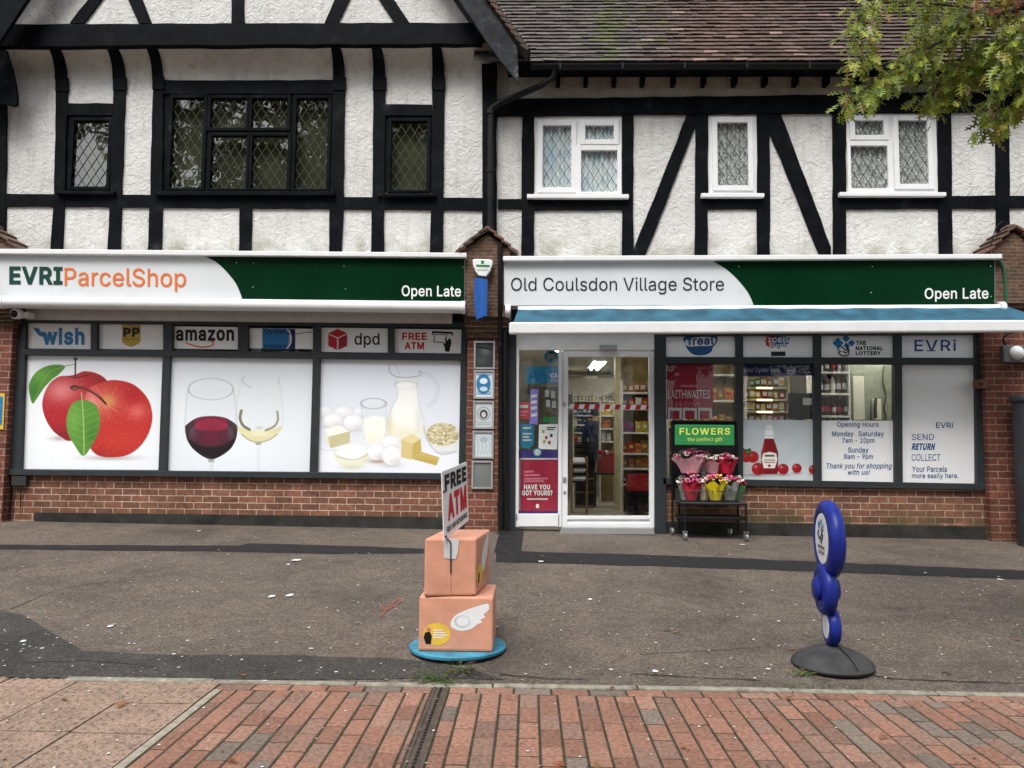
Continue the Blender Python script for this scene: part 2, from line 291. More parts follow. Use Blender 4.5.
'k': (381, ['6J6e6J806U8098:W:D:W7T7c7M7c', '5Q4\\5Q<Y6N<Y6N4\\', '9B4\\707V7[8A:P4\\']),
'l': (189, ['6g4Z6L4\\674d5f505Z5A5S5W5Q605Q<Y6N<Y6N6?6N5o6Q5c6T5Z6Z5U6c5Q6n5P7<5Q7F5R7Q4_7>4[']),
'm': (610, ['9Z9T9b9e9m:3:::@:H:J:Y:S:j:Y;=:];Q:^;f:]<::X<M:P<^:E<m:6=99d=B9O=G97=I8[=I4\\<L4\\<L8Z<I93<A9F<59U;d9_;R9e;?9f:n9e:_9b:R9\\:G9T:=9J:59>:0919l8c9k8S9k4\\8n4\\8n8`8l948e9E8Y9S8J9^889d7c9f7U9e7G9b7:9\\6m9T6c9J6Z9=6S8n6O8]6N8J6N4\\5Q4\\5Q:W6L:W6L9P6N9V6V9g6`:66l:B7::L7H:T7W:Z7g:]87:^8Q:[8h:S9;:E9K:29V9\\9Y9Q']),
'n': (410, ['6P9[6`:474:F7K:R7d:Z8?:\\8X:[8o:U9C:M9U:@9d:0:19]::9F:?8k:A8L:A4\\9D4\\9D8G9A8c9:9:8m9L8\\9Z8G9b7n9e7\\9d7L9`7=9Y6o9P6d9E6Z976S8f6O8T6N8?6N4\\5Q4\\5Q:W6L:W6L9R']),
'o': (415, ['7k4T7J4W6l4_6Q4l695?5d5V5T615H6P5A725>7W5A8=5H8`5T9?5d9Z69:16Q:D6l:R7J:Z7k:\\8M:Z8k:R9G:D9_:1:39Z:C9?:O8`:W8=:Y7W:W72:O6P:C61:35V9_5?9G4l8k4_8M4W', '7k5J8C5M8X5S8j5^995l9F6=9O6Q9V6g9Z7?9[7W9Z809V8H9O8^9F92999D8j9R8X9]8C9d7k9f7T9d7?9]6m9R6^9D6R926H8^6B8H6>806<7W6>7?6B6g6H6Q6R6=6^5l6m5^7?5S7T5M']),
'p': (424, ['5Q2M5Q:W6L:W6L9[6R9[6e:66o:?7::H7G:Q7X:W7k:[8A:\\8_:Z9;:R9U:E9k:2:>9\\:N9A:Y8a:`8?:b7Y:`73:Y6P:N60:?5U9l5>9U4l9<4_8`4V8A4T7l4U7Y4Y7I4`7;4h6o516f5;6R5W6N5W6N2M', '885K8N5M8b5S935^9B5l9N6=9X6Q9_6g9c7?9d7Y9c839_8K9X8a9O959C9F949S8b9^8O9d889f7b9d7N9^7=9T6o9G6b966Y8c6R8M6N846M7Y6N7>6R6f6Y6O6c6;6o5j7>5]7O5S7b5M']),
'q': (424, [':P2M9S2M9S5W9N5W9;5;91518f4h8X4`8H4Y854U7_4T7A4V6e4_6K4l655>5b5U5S605G6P5@735>7Y5@8?5G8a5S9A5b9\\65:26L:E6e:R7A:Z7`:\\86:[8I:W8Y:Q8g:H92:?9;:69O9[9U9[9U:W:P:W', '7i5K8>5M8R5S8c5]925j9>6;9G6O9N6f9R7>9T7Y9R849N8M9H8c9>96929G8c9T8R9^8?9d7i9f7R9d7>9^6m9S6^9F6R956H8a6B8K6>836<7Y6>7?6B6g6I6Q6R6=6^5l6m5^7>5S7R5M']),
'r': (259, ['5Q4\\5Q:W6L:W6L9]6O9]6X9o6e:>74:K7G:U7[:[81:]8A:\\8O:\\8O9^8B9`7k9b7Z9`7J9]7;9W6n9N6c9D6Z986S8i6O8Z6N8I6N4\\']),
's': (365, ['7R4T794U6a4Y6L4_694h5h545Z5B5N5R5E5e5@6:6:6G6A636K5d6X5X6i5P7<5K7Q5I7j5K8?5Q8P5Z8^5f8e648h6C8f6O8b6Z8Z6d8O6l8A728077717F6R7P687\\5d7l5V8?5N8U5K8n5M9C5S9V5]9h5k:76;:D6O:N6e:V7=:[7W:\\80:[8F:W8Z:P8k:G9::<9G9o9Q9`9Z9P9`9>8h918b9?8Z9L8O9X8@9a7n9g7W9i7B9g6o9b6_9Y6S9M6K9@6I916J8d6O8Y6X8O6d8G748A7H8;8A7m8a7d9;7W9N7G9\\759d6_9g6G9e619_5]9T5K9F5;954n8`4b8H4Z7n4U']),
't': (227, ['7h:W7h9c4b9c4b:W', '5]<36Z<36Z6>6[5o6^5b6d5Y6l5S785O7F5N7U5O7f5R814^7\\4Y7D4X6f4[6M4c68515i5E5`5\\5]69']),
'u': (410, ['9B5X915?8]4m8F4a7m4Y7R4W7:4Y6c4^6O4g6=535n5C5a5W5X5n5R6I5Q6g5Q:W6N:W6N6l6P6Q6X6:6e5g765Y7K5Q7d5N865O8F5S8U5Z8c5c8n5o976=9>6M9C6`9D759D:W:A:W:A4\\9F4\\9F5b']),
'v': (389, ['7g638<779M:W:O:W8>4\\7?4\\4m:W60:W7A777W637_5W']),
'w': (567, ['91948c8=8T7H7c4\\6f4\\53:W63:W6a82766e7F5\\7V6c7j828X:W9X:W:F82:Z6d:i5^;96c;N82<<:W==:W;I4\\:L4\\9[7H9M8=9?94989Q']),
'x': (379, ['7N6d7061674\\514\\777_59:W6@:W6o9N7O8Y7[8E7f8Y8E9N96:W:<:W8<7\\:B4\\9;4\\8C617d6d7Y77']),
'y': (389, ['7f638<779M:W:O:W7h3b7`3O7W3?7M317A2e752\\6g2T6Y2O6I2L672K5]2M5K2Q5Y3F5c3E6D3C6M3F6V3K6^3R6f3\\6m3i73487?4[4m:W60:W7A777W637_5X']),
'z': (380, ['5F4\\5F5J8Z9\\8Z9_5L9_5L:W9i:W9i9g6Z5X6Z5T9o5T9o4\\']),
'0': (453, ['8?4U7[4Y7:4c6^546E5L615i5a6M5U775N7f5L8Z5N9N5U:=5a:g61;K6F;i6^<@7;<R7[<\\8?<`8b<\\9C<R9_<@:8;i:L;K:\\:g:h:=:o9N;18Z:o7f:h77:\\6M:L5i:85L9_549C4c8c4Y', '8?5N8V5P8k5X9>5f9N689\\6P9f6l9n7L:281:48Z:29C9n9h9f:I9\\:e9N;<9>;O8k;]8V;e8?;h7g;e7R;]7?;O6o;<6b:e6W:I6O9h6K9C6I8Z6K816O7L6W6l6b6P6o687?5f7R5X7g5P']),
'1': (453, ['5h4\\5h5S:c5S:c4\\', '90<Y904\\804\\80;\\7m;\\62:B62;G7b<Y']),
'2': (453, ['5\\4\\5\\5K8F8A96969B9F9K9T9S9c9X:19[:@9\\:O9[:a9W;19P;?9F;K9;;U8m;]8^;c8M;f8<;h7i;f7X;b7H;[7;;R70;G6g;96`:j6\\:Y6[:F5^:F5`:c5g;>62;V6B;l6U<>6k<L7D<W7`<]8=<`8Z<]95<W9N<M9d<>:6;m:E;Y:P;C:W:j:Y:P:X:>:U9l:O9Z:G9G:;949l8_9Y8G9B7m8g7P755X755U:a5U:a4\\']),
'3': (453, ['8S9>939:9P909i8b:>8P:O8::[7b:c7I:e6m:b6P:[66:N5^:>5I9i579Q4h954^8W4W864U7X4W7;4]6a4f6H52645B5b5U5U5k5L6D5H6`6I6`6L6O6R6@6Z636e5h725^7A5W7R5R7d5O875N8K5O8^5S8o5Y9?5a9L5l9W699_6H9d6Y9e6m9d7?9_7P9X7`9N7o9@8;8o8F8Z8M8A8R7e8T798T799G9<;\\9<;`5b;`5b<Y:P<Y:P;i899=']),
'4': (453, ['5D6E5D7:8S<Y9S<Y6I7B6I7?;97?;96E', '964\\966U966n969Z:39Z:34\\']),
'5': (453, ['894U7\\4W7A4]6h4g6R556?5E5o5X5c5n5[6E5X6^6V6^6Y6O6^6B6f65705j7<5`7I5X7X5R7h5O895N8M5O8_5T905\\9?5g9L659V6D9^6V9b6i9d7>9b7S9]7g9V899K8I9>8W8o8b8]8j8J8o86917e907T8m7C8h748b6g8[6\\8R5_8Y6<<Y:J<Y:J;`73;`6b9I6d9I709S7>9Z7N9a7^9f809i8A9j8X9h8n9d9B9]9U9S9f9G:599:B8i:N8W:W8C:^7n:b7W:c7?:`6`:Y6B:M5h:<5P9h5<9Q4k964_8Y4X']),
'6': (453, ['7`9O7l9S899U8G9V8e9T9?9M9X9C9m94:?8b:N8L:X83:_7W:a79:_6[:W6>:L5e:<5N9i5:9R4j984_8]4X8>4U7`4X7D4_6j4k6S5;6@5O605f5e6A5^6^5\\7>5]7W5c805l8K698h6L9J6e:08X<Y9^<Y7I9A', '8>5L8Q5N8c5S935[9A5e9L629V6A9^6S9b6e9c799b7N9^7`9V819L8@9A8M938W8c8_8Q8d8>8e7k8d7Z8_7J8X7<8M708A6f826_7a6Z7O6Y7:6Z6f6_6S6f6B70627<5e7J5[7Z5S7k5N']),
'7': (453, ['6=4\\9_;\\9_;`5Z;`5Z<Y:c<Y:c;]7A4\\']),
'8': (453, ['8>4U7]4W7?4]6d4g6K55675F5f5Z5Z605R6I5P6c5Q785V7L5]7_5g80638@6A8M6Q8X6b8`758e758g6]906I9=699P5l9f5e:>5b:X5e;15k;I66;^6F<16X<A6n<N7F<X7a<^8><`8[<^96<X9N<N9d<A:6<1:E;^:Q;I:W;1:Z:X:W:>:P9f:C9P:39=9_909H8g9H8e9[8`9k8X:;8M:I8@:U80:_7_:g7L:k78:m6c:j6I:c60:V5Z:F5F:1559Y4g9=4]8_4W', '8>5M8T5N8g5R995X9H5a9U5k9_679g6F9k6U9m6g9k799f7I9^7Y9T7f9F81978;8e8B8S8F8>8G7j8F7W8B7E8;76816h7f6^7Y6V7I6Q796O6g6Q6U6U6F6]676g5k745a7C5X7U5R7i5N', '8>9>8P9?8`9B8n9H9;9P9F9Z9O9f9V:49Z:C9[:T9Z:d9V;39P;@9G;L9<;V8o;]8`;c8P;g8>;h7l;g7\\;c7M;]7@;V75;L6m;@6f;36b:d6a:T6b:C6f:46m9f769Z7A9P7N9H7]9B7m9?']),
'9': (453, ['8]7f8Q7b8D7_867_7X7a7=7g6e826P8A6>8S5o8i5d9B5^9]5\\:<5^:Z5e;761;P6A;g6T<;6k<J7D<V7`<]8><`8\\<]99<V9R<J9i<::<;f:L;N:X;4:_:V:a:7:_9^:Z9D:Q8j:C8L:07k9W7D7d4\\6^4\\9384', '8>;h7k;g7Z;b7J;Z7<;O70;C6f;36_:b6[:P6Y:<6[9g6_9U6f9C70947<8h7J8]7Z8V7k8Q8>8O8Q8Q8c8U938]9A8g9M949V9C9^9T9b9f9c::9b:O9^:b9V;39M;B9A;O93;Z8c;b8Q;g']),
'.': (188, ['6;4X5o4Y5e4]5[4e5S4n5O595N5E5O5Q5S5\\5[5e5e5m5o616;636G616R5m6\\5e6c5\\6h5Q6i5E6h596c4n6\\4e6R4]6G4Y']),
'!': (196, ['5_7<5[<Y6`<Y6\\7<', '6>4X624Y5g4]5^4e5V4n5R595P5E5R5Q5V5\\5^5e5g5l62616>626J616U5l6^5e6f5\\6j5Q6k5E6j596f4n6^4e6U4]6J4Y']),
'?': (358, ['6`746`7;6a7W6d7o6i8B708Q798^7D8i7m9F8;9Q8H9]8S9j8[:98`:I8b:\\8`:k8];98V;E8N;P8D;Y88;`7k;e7];i7N;j7?;i72;f6e;a6Y;Z6O;Q6F;E6?;86::h68:V57:V5:;25B;J5M;`5\\<35n<C6C<O6Z<X73<^7N<`7j<^8D<X8[<N8o<B9@<29N;_9X;J9^;39`:Z9^:@9X9h9N9S9@9@8o908Z8a878G7o8>7h847d7i7`7\\7^7M7^7:7^74', '7@4X744Y6i4]6_4e6X4n6T596R5E6T5Q6X5\\6_5e6i5l74617@627L617V5l7`5e7g5\\7l5Q7m5E7l597g4n7`4e7V4]7L4Y']),
'-': (453, ['9m8P9m7X6N7X6N8P']),
'&': (448, ['7a4U7A4W6d4]6J4h64565a5F5R5Z5G605@6H5>6a5@765D7I5K7Y5V7i5b88618G6h93849k8I:<8[:S8b;18`;@8[;N8Q;Y8E;b87;g7e;i7D;a6m;K6i;A6f;76e:k6f:^6i:S6m:G7E9c7h98;R4\\:H4\\7G8C6U9A6H9R6<9c63:45m:E5i:W5g:j5i;@5n;T67;f6B<66Q<D6b<O76<W7L<\\7d<]8<<\\8R<W8f<O97<D9E<79P;g9Y;V9^;D9`;09_:a9\\:S9W:F9Q:99I9l9?9a8\\9A76856c7f6U7X6J7J6C7=6>6n6=6_6>6O6B6A6I636R5h6^5^6k5U7:5O7K5L7]5J815L8D5P8W5W8i5a9:5m9I6;9W6L9c6_9l73:37J:87b:98<;48<;27^:o7C:i6l:a6X:X6G:O68:55Z9i5K9W5:9B4m8k4c8R4[894W']), "'": (206, ['5j9Z5b<Y6d<Y6\\9Z']),
' ': (188, [])}
def _loops(ch):
    a, ls = GLYPHS.get(ch, GLYPHS[' ']); out = []
    for q in ls:
        o = [ord(c)-48 for c in q]; out.append([((o[i]*64+o[i+1]-300)/1000, (o[i+2]*64+o[i+3]-300)/1000) for i in range(0, len(o), 4)])
    return a/1000, out
def _area(p): return sum(p[i][0]*p[(i+1) % len(p)][1]-p[(i+1) % len(p)][0]*p[i][1] for i in range(len(p)))/2
def _grow(p, d):
    n = len(p); out = []
    for i in range(n):
        a, b, c = p[i-1], p[i], p[(i+1) % n]; u = (b[0]-a[0], b[1]-a[1]); v = (c[0]-b[0], c[1]-b[1])
        lu, lv = math.hypot(*u) or 1e-9, math.hypot(*v) or 1e-9
        n1 = (u[1]/lu, -u[0]/lu); n2 = (v[1]/lv, -v[0]/lv); m = (n1[0]+n2[0], n1[1]+n2[1]); k = max(.35, (m[0]**2+m[1]**2)/2)
        out.append((b[0]+m[0]*d/k, b[1]+m[1]*d/k))
    return out
_tc = {}
from mathutils.geometry import delaunay_2d_cdt
def glyphs(body, bold=0.0, shear=0.0, spacing=1.0, align='CENTER', line=1.0):
    key = (body, bold, shear, spacing)
    if key in _tc: return _tc[key]
    jobs = []; x = 0.0
    for ch in body:
        adv, ls = _loops(ch)
        if ls:
            s_ = 1 if _area(max(ls, key=lambda p: abs(_area(p)))) > 0 else -1
            ls = [[(q[0]+x+shear*q[1], q[1]) for q in (_grow(p, bold*s_) if bold else p)] for p in ls]
            jobs.append(ls)
        x += (adv+2*bold*.8)*spacing
    V, f = [], []
    for p in jobs:
        pts = [Vector(q) for l in p for q in l]; ed = []; k0 = 0
        for l in p: ed += [(k0+k, k0+(k+1) % len(l)) for k in range(len(l))]; k0 += len(l)
        cv, _, cf = delaunay_2d_cdt(pts, ed, [], 0, 1e-6, False)[:3]; n0 = len(V); V += [(q[0], q[1], 0.0) for q in cv]
        for t in cf:
            cx = sum(cv[k][0] for k in t)/len(t); cy = sum(cv[k][1] for k in t)/len(t); wn = 0
            for l in p:
                for k in range(len(l)):
                    (ax, ay), (bx, by) = l[k], l[(k+1) % len(l)]
                    if (ay <= cy) != (by <= cy):
                        xi = ax+(cy-ay)/(by-ay)*(bx-ax)
                        if xi > cx: wn += 1 if by > ay else -1
            if wn: f.append(tuple(n0+k for k in t))
    _tc[key] = (V, f); return V, f
def text(mb, body, quad, mat=None, bold=0.0, shear=0.0, spacing=1.0, off=(0, 0, 0), align='CENTER', line=1.0):
    """lettering filling the quad TL,TR,BR,BL (world points)"""
    v, f = glyphs(body, bold, shear, spacing, align, line)
    xs = [p[0] for p in v]; ys = [p[1] for p in v]; x0, x1, y0, y1 = min(xs), max(xs), min(ys), max(ys)
    tl, tr, br, bl = [Vector(q)+Vector(off) for q in quad]; vs = []
    for p in v:
        u = (p[0]-x0)/(x1-x0); w = (p[1]-y0)/(y1-y0)
        vs.append(bl*(1-u)*(1-w)+br*u*(1-w)+tr*u*w+tl*(1-u)*w)
    n = (tr-tl).cross(bl-tl).normalized()
    vs = [q-n*p[2] for q, p in zip(vs, v)]
    a, b, c = [Vector(v[i]) for i in f[0][:3]]
    mb.add(vs, f if (b-a).cross(c-a).z > 0 else [tuple(reversed(q)) for q in f], mat)
def bars(mb, x0, y0, x1, y1, Y, mat, n=2):
    h = (y1-y0)/(2*n-1)
    for k in range(n): mb.poly([(x0, y0+2*h*k), (x1-(x1-x0)*.25*(k % 2), y0+2*h*k), (x1-(x1-x0)*.25*(k % 2), y0+2*h*k+h), (x0, y0+2*h*k+h)], Y, mat)
def tpx(mb, body, x0, y0, x1, y1, Y, mat, **k):
    dy = k.pop('dy', 0.0)
    text(mb, body, [at(x0, y0, Y), at(x1, y0+dy, Y), at(x1, y1+dy, Y), at(x0, y1, Y)], mat, **k)

# ------------------------------------------------------------------ printed pictures: colours on a fine mesh of the sheet
class Print:
    def __init__(s, corners, sc=2.4, ox=0, oy=0, k=1.0, bg=(220, 224, 230)):
        s.c = corners; (tl, tr, br, bl) = corners
        s.nx = int((tr[0]-tl[0])*sc)+2; s.ny = int((bl[1]-tl[1])*sc)+2
        u, w = np.meshgrid(np.linspace(0, 1, s.nx), np.linspace(0, 1, s.ny)); s.u, s.w = u, w
        g = lambda i: tl[i]*(1-u)*(1-w)+tr[i]*u*(1-w)+br[i]*u*w+bl[i]*(1-u)*w
        s.px, s.py = g(0), g(1); s.X = (s.px-ox)/k; s.Y = (s.py-oy)/k; s.k = k; s.aa = 1/(sc*k)
        s.img = np.zeros((s.ny, s.nx, 3)); s.img[:] = bg
    def blend(s, a, col):
        a = np.clip(a, 0, 1)[..., None]; s.img = s.img*(1-a)+np.asarray(col, float)*a
    def ell(s, cx, cy, rx, ry, soft=None):
        d = (1-np.hypot((s.X-cx)/rx, (s.Y-cy)/ry))*min(rx, ry)
        return np.clip(.5+d/(soft or s.aa*1.2), 0, 1)
    def glow(s, cx, cy, rx, ry):
        return np.exp(-(((s.X-cx)/rx)**2+((s.Y-cy)/ry)**2))
    def pol(s, pts, smooth=0, soft=None):
        if smooth: pts = catmull(pts, smooth)
        ins = np.zeros(s.X.shape, bool); dm = np.full(s.X.shape, 1e9)
        for i in range(len(pts)):
            (ax, ay), (bx, by) = pts[i], pts[(i+1) % len(pts)]
            c = ((ay > s.Y) != (by > s.Y)); den = (by-ay) or 1e-9
            ins ^= c & (s.X < (bx-ax)*(s.Y-ay)/den+ax)
            L = (bx-ax)**2+(by-ay)**2 or 1e-9
            t = np.clip(((s.X-ax)*(bx-ax)+(s.Y-ay)*(by-ay))/L, 0, 1)
            dm = np.minimum(dm, np.hypot(s.X-ax-t*(bx-ax), s.Y-ay-t*(by-ay)))
        return np.clip(.5+np.where(ins, dm, -dm)/(soft or s.aa*1.2), 0, 1)
    def line(s, pts, w, smooth=0):
        if smooth: pts = catmull(pts, smooth, False)
        dm = np.full(s.X.shape, 1e9)
        for i in range(len(pts)-1):
            (ax, ay), (bx, by) = pts[i], pts[i+1]; L = (bx-ax)**2+(by-ay)**2 or 1e-9
            t = np.clip(((s.X-ax)*(bx-ax)+(s.Y-ay)*(by-ay))/L, 0, 1)
            dm = np.minimum(dm, np.hypot(s.X-ax-t*(bx-ax), s.Y-ay-t*(by-ay)))
        return np.clip(.5+(w/2-dm)/(s.aa*1.2), 0, 1)
    def ring(s, cx, cy, rx, ry, w):
        d = np.abs(1-np.hypot((s.X-cx)/rx, (s.Y-cy)/ry))*min(rx, ry)
        return np.clip(.5+(w/2-d)/(s.aa*1.2), 0, 1)
    def sheet(s, name, Y, mat, parent=None):
        tl, tr, br, bl = [np.array(at(x, y, Y)) for x, y in s.c]
        u, w = s.u[..., None], s.w[..., None]
        P = (tl*(1-u)*(1-w)+tr*u*(1-w)+br*u*w+bl*(1-u)*w).reshape(-1, 3)
        i = np.arange(s.nx*s.ny).reshape(s.ny, s.nx)
        q = np.stack([i[:-1, :-1], i[1:, :-1], i[1:, 1:], i[:-1, 1:]], -1).reshape(-1, 4)
        me = bpy.data.meshes.new(name); me.from_pydata(P.tolist(), [], q.tolist())
        q = s.img.reshape(-1, 3)/255; x = np.clip(q*(.84+.26*q.min(1, keepdims=True)), 0, 1); lin = np.where(x <= .04045, x/12.92, ((x+.055)/1.055)**2.4)
        ca = me.color_attributes.new('Col', 'FLOAT_COLOR', 'POINT')
        ca.data.foreach_set('color', np.hstack([lin, np.ones((len(lin), 1))]).astype(np.float32).ravel())
        me.materials.append(MATS[mat]); o = bpy.data.objects.new(name, me); COL.objects.link(o)
        if parent: hang(o, parent)
        return o

# ------------------------------------------------------------------ materials
def brickmat(name, c1, c2, mortar, moss=0.0, dark=1.0, bw=.225, rh=.0805, soot=0.0):
    m, t, b = nodes(name, .85, 0, .3)
    tc = t.nodes.new('ShaderNodeTexCoord'); sp = t.nodes.new('ShaderNodeSeparateXYZ'); t.links.new(tc.outputs['Object'], sp.inputs[0])
    ad = t.nodes.new('ShaderNodeMath'); ad.operation = 'ADD'; t.links.new(sp.outputs[0], ad.inputs[0]); t.links.new(sp.outputs[1], ad.inputs[1])
    cb = t.nodes.new('ShaderNodeCombineXYZ'); t.links.new(ad.outputs[0], cb.inputs[0]); t.links.new(sp.outputs[2], cb.inputs[1])
    wob = N(t, 'ShaderNodeTexNoise', Scale=9.0, Detail=3); t.links.new(cb.outputs[0], wob.inputs['Vector'])
    vm = t.nodes.new('ShaderNodeVectorMath'); vm.operation = 'MULTIPLY_ADD'; vm.inputs[1].default_value = (.007,)*3
    t.links.new(wob.outputs['Color'], vm.inputs[0]); t.links.new(cb.outputs[0], vm.inputs[2])
    br = t.nodes.new('ShaderNodeTexBrick'); t.links.new(vm.outputs[0], br.inputs['Vector'])
    br.inputs['Scale'].default_value = 1.0; br.inputs['Brick Width'].default_value = bw; br.inputs['Row Height'].default_value = rh
    br.inputs['Mortar Size'].default_value = .006; br.inputs['Mortar Smooth'].default_value = .25; br.inputs['Bias'].default_value = 0
    br.inputs['Color1'].default_value = (*c1, 1); br.inputs['Color2'].default_value = (*c2, 1); br.inputs['Mortar'].default_value = (*mortar, 1)
    col = br.outputs['Color']
    n1 = noise(t, 26, 8); r1 = ramp(t, n1, [(.3, (.62*dark,)*3), (.7, (1.25*dark,)*3)]); col = mixc(t, 1.0, col, r1.outputs[0], 'MULTIPLY')
    n2 = noise(t, 2.2, 5); r2 = ramp(t, n2, [(.35, (.62, .58, .56)), (.65, (1.12, 1.1, 1.1))]); col = mixc(t, .8, col, r2.outputs[0], 'MULTIPLY')
    if moss:
        mr = N(t, 'ShaderNodeMapRange'); mr.inputs[1].default_value = .75; mr.inputs[2].default_value = .42
        t.links.new(sp.outputs[2], mr.inputs[0])
        k = t.nodes.new('ShaderNodeMath'); k.operation = 'MULTIPLY'; t.links.new(mr.outputs[0], k.inputs[0])
        r3 = ramp(t, noise(t, 3.5, 6), [(.4, (0,)*3), (.58, (moss,)*3)]); t.links.new(r3.outputs[0], k.inputs[1])
        col = mixc(t, k.outputs[0], col, (.055, .062, .022))
    t.links.new(col, b.inputs['Base Color'])
    inv = t.nodes.new('ShaderNodeMath'); inv.operation = 'SUBTRACT'; inv.inputs[0].default_value = 1; t.links.new(br.outputs['Fac'], inv.inputs[1])
    p = bump(t, b, inv.outputs[0], .6, .012); bump(t, b, noise(t, 90, 6), .35, .006, p)
    return m
brickmat('red_brick', (.26, .115, .07), (.15, .07, .045), (.55, .42, .33), moss=.25)
brickmat('mossy_brick', (.27, .12, .07), (.15, .068, .045), (.46, .36, .28), moss=.85)
brickmat('deep_red_brick', (.22, .075, .048), (.14, .05, .034), (.34, .25, .20), moss=.3)
brickmat('brown_brick', (.17, .095, .06), (.10, .06, .042), (.19, .15, .115), rh=.045, bw=.2)

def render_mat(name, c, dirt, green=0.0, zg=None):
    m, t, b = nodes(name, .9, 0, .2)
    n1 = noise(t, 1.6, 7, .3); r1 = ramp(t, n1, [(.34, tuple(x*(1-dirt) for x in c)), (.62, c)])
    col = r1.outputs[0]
    n2 = noise(t, 9, 3, 1.6); r2 = ramp(t, n2, [(.480, (1,)*3), (.5, (.42, .41, .40)), (.508, (1,)*3)]); g2 = ramp(t, noise(t, 5, 3), [(.45, (0,)*3), (.6, (1,)*3)]); col = mixc(t, g2.outputs[0], col, mixc(t, 1.0, col, r2.outputs[0], 'MULTIPLY'))  # narrow dark lines: trowel-stroke shading, with some dirt, painted into the colour
    n3 = noise(t, 22, 3, 1.2); r3_ = ramp(t, n3, [(.485, (1,)*3), (.5, (.62, .61, .6)), (.506, (1,)*3)]); col = mixc(t, .4, col, r3_.outputs[0], 'MULTIPLY')  # finer stroke shading painted the same way
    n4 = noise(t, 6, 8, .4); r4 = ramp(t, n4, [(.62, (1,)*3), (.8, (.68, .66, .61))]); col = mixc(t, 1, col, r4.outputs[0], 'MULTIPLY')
    if green:
        tc = t.nodes.new('ShaderNodeTexCoord'); sp = t.nodes.new('ShaderNodeSeparateXYZ'); t.links.new(tc.outputs['Object'], sp.inputs[0])
        mr = N(t, 'ShaderNodeMapRange'); mr.inputs[1].default_value = zg+.38; mr.inputs[2].default_value = zg
        t.links.new(sp.outputs[2], mr.inputs[0]); k = t.nodes.new('ShaderNodeMath'); k.operation = 'MULTIPLY'; t.links.new(mr.outputs[0], k.inputs[0])
        r3 = ramp(t, noise(t, 2.6, 7), [(.42, (0,)*3), (.66, (green,)*3)]); t.links.new(r3.outputs[0], k.inputs[1])
        col = mixc(t, k.outputs[0], col, (.16, .15, .06))
    mp_ = N(t, 'ShaderNodeMapping'); mp_.inputs['Scale'].default_value = (7, 7, .8); tc_ = t.nodes.new('ShaderNodeTexCoord'); t.links.new(tc_.outputs['Object'], mp_.inputs[0])
    r5 = ramp(t, noise(t, 1.6, 6, 0, mp_.outputs[0]), [(.52, (1,)*3), (.78, (.78, .76, .72))]); col = mixc(t, 1.0, col, r5.outputs[0], 'MULTIPLY')
    t.links.new(col, b.inputs['Base Color'])
    p = bump(t, b, noise(t, 9, 3, 1.6), .5, .04); bump(t, b, noise(t, 40, 6, .6), .4, .015, p)
    return m
ZFT = at(760, 256, 9.5).z
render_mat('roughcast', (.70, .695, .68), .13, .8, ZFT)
render_mat('cove_plaster', (.70, .68, .64), .2)
render_mat('eaves_plaster', (.70, .67, .61), .35)
def timber_mat():
    m, t, b = nodes('black_timber', .6, 0, .06)
    r = ramp(t, noise(t, 5, 7), [(.35, (.002, .0025, .004)), (.58, (.005, .006, .008)), (.68, (.012, .013, .015)), (.8, (.045, .045, .047))])
    t.links.new(r.outputs[0], b.inputs['Base Color'])
    tc = t.nodes.new('ShaderNodeTexCoord'); mp = N(t, 'ShaderNodeMapping'); mp.inputs['Scale'].default_value = (9, 9, 60)
    t.links.new(tc.outputs['Object'], mp.inputs[0]); bump(t, b, noise(t, 2, 5, 0, mp.outputs[0]), .35, .006)
timber_mat()
def worn_timber():
    m, t, b = nodes('worn_black_timber', .65, 0, .15)
    r = ramp(t, noise(t, 7, 8), [(.4, (.012, .013, .016)), (.6, (.03, .033, .038)), (.76, (.16, .17, .18))])
    t.links.new(r.outputs[0], b.inputs['Base Color']); bump(t, b, noise(t, 30, 6), .3, .006)
worn_timber()
M('dark_frame', (.030, .036, .040), .45, var=.15, spec=.25)
M('black_metal', (.009, .009, .010), .5, var=.3, spec=.2)
M('white_plastic', (.78, .79, .80), .35, var=.05, scale=4)
M('white_paint', (.74, .75, .76), .4, var=.06, scale=5)
M('offwhite_soffit', (.55, .55, .54), .6, var=.1)
M('sign_white', (.64, .67, .685), .35, var=.06, scale=1.3); M('vinyl_white', (.86, .87, .88), .35, var=.02, scale=2)
M('sign_green', (.001, .023, .008), .3, var=.2, scale=1.5, spec=.1)
M('green_ink', (.006, .05, .035), .4); M('orange_ink', (.72, .16, .035), .4, var=.03)
M('dark_ink', (.018, .028, .032), .4); M('black_ink', (.008, .008, .01), .5); M('blue_ink', (.02, .085, .24), .45); M('bright_blue_ink', (.025, .19, .44), .45)
M('red_ink', (.50, .02, .03), .45); M('crimson_ink', (.34, .022, .05), .45); M('white_ink', (.78, .78, .78), .5, var=.02); M('yellow_ink', (.72, .47, .06), .45)
M('gold_ink', (.52, .36, .06), .45); M('lime_ink', (.62, .72, .12), .45); M('flower_green', (.03, .22, .07), .4); M('navy_ink', (.015, .02, .11), .45)
M('purple_ink', (.055, .035, .19), .45); M('teal_ink', (.02, .20, .34), .45); M('pale_ink', (.55, .57, .58), .5); M('pink_ink', (.55, .16, .22), .5); M('lilac_ink', (.32, .24, .70), .4)
M('aluminium', (.55, .56, .57), .35, metal=.7, var=.08); M('galvanised', (.40, .41, .42), .4, metal=.8, var=.15)
M('awning_blue', (.035, .13, .205), .65, var=.5, scale=4.5, bmp=.2, bscale=25)
M('lead_grey', (.095, .092, .065), .6, spec=.2); M('dark_lead', (.035, .035, .035), .6)
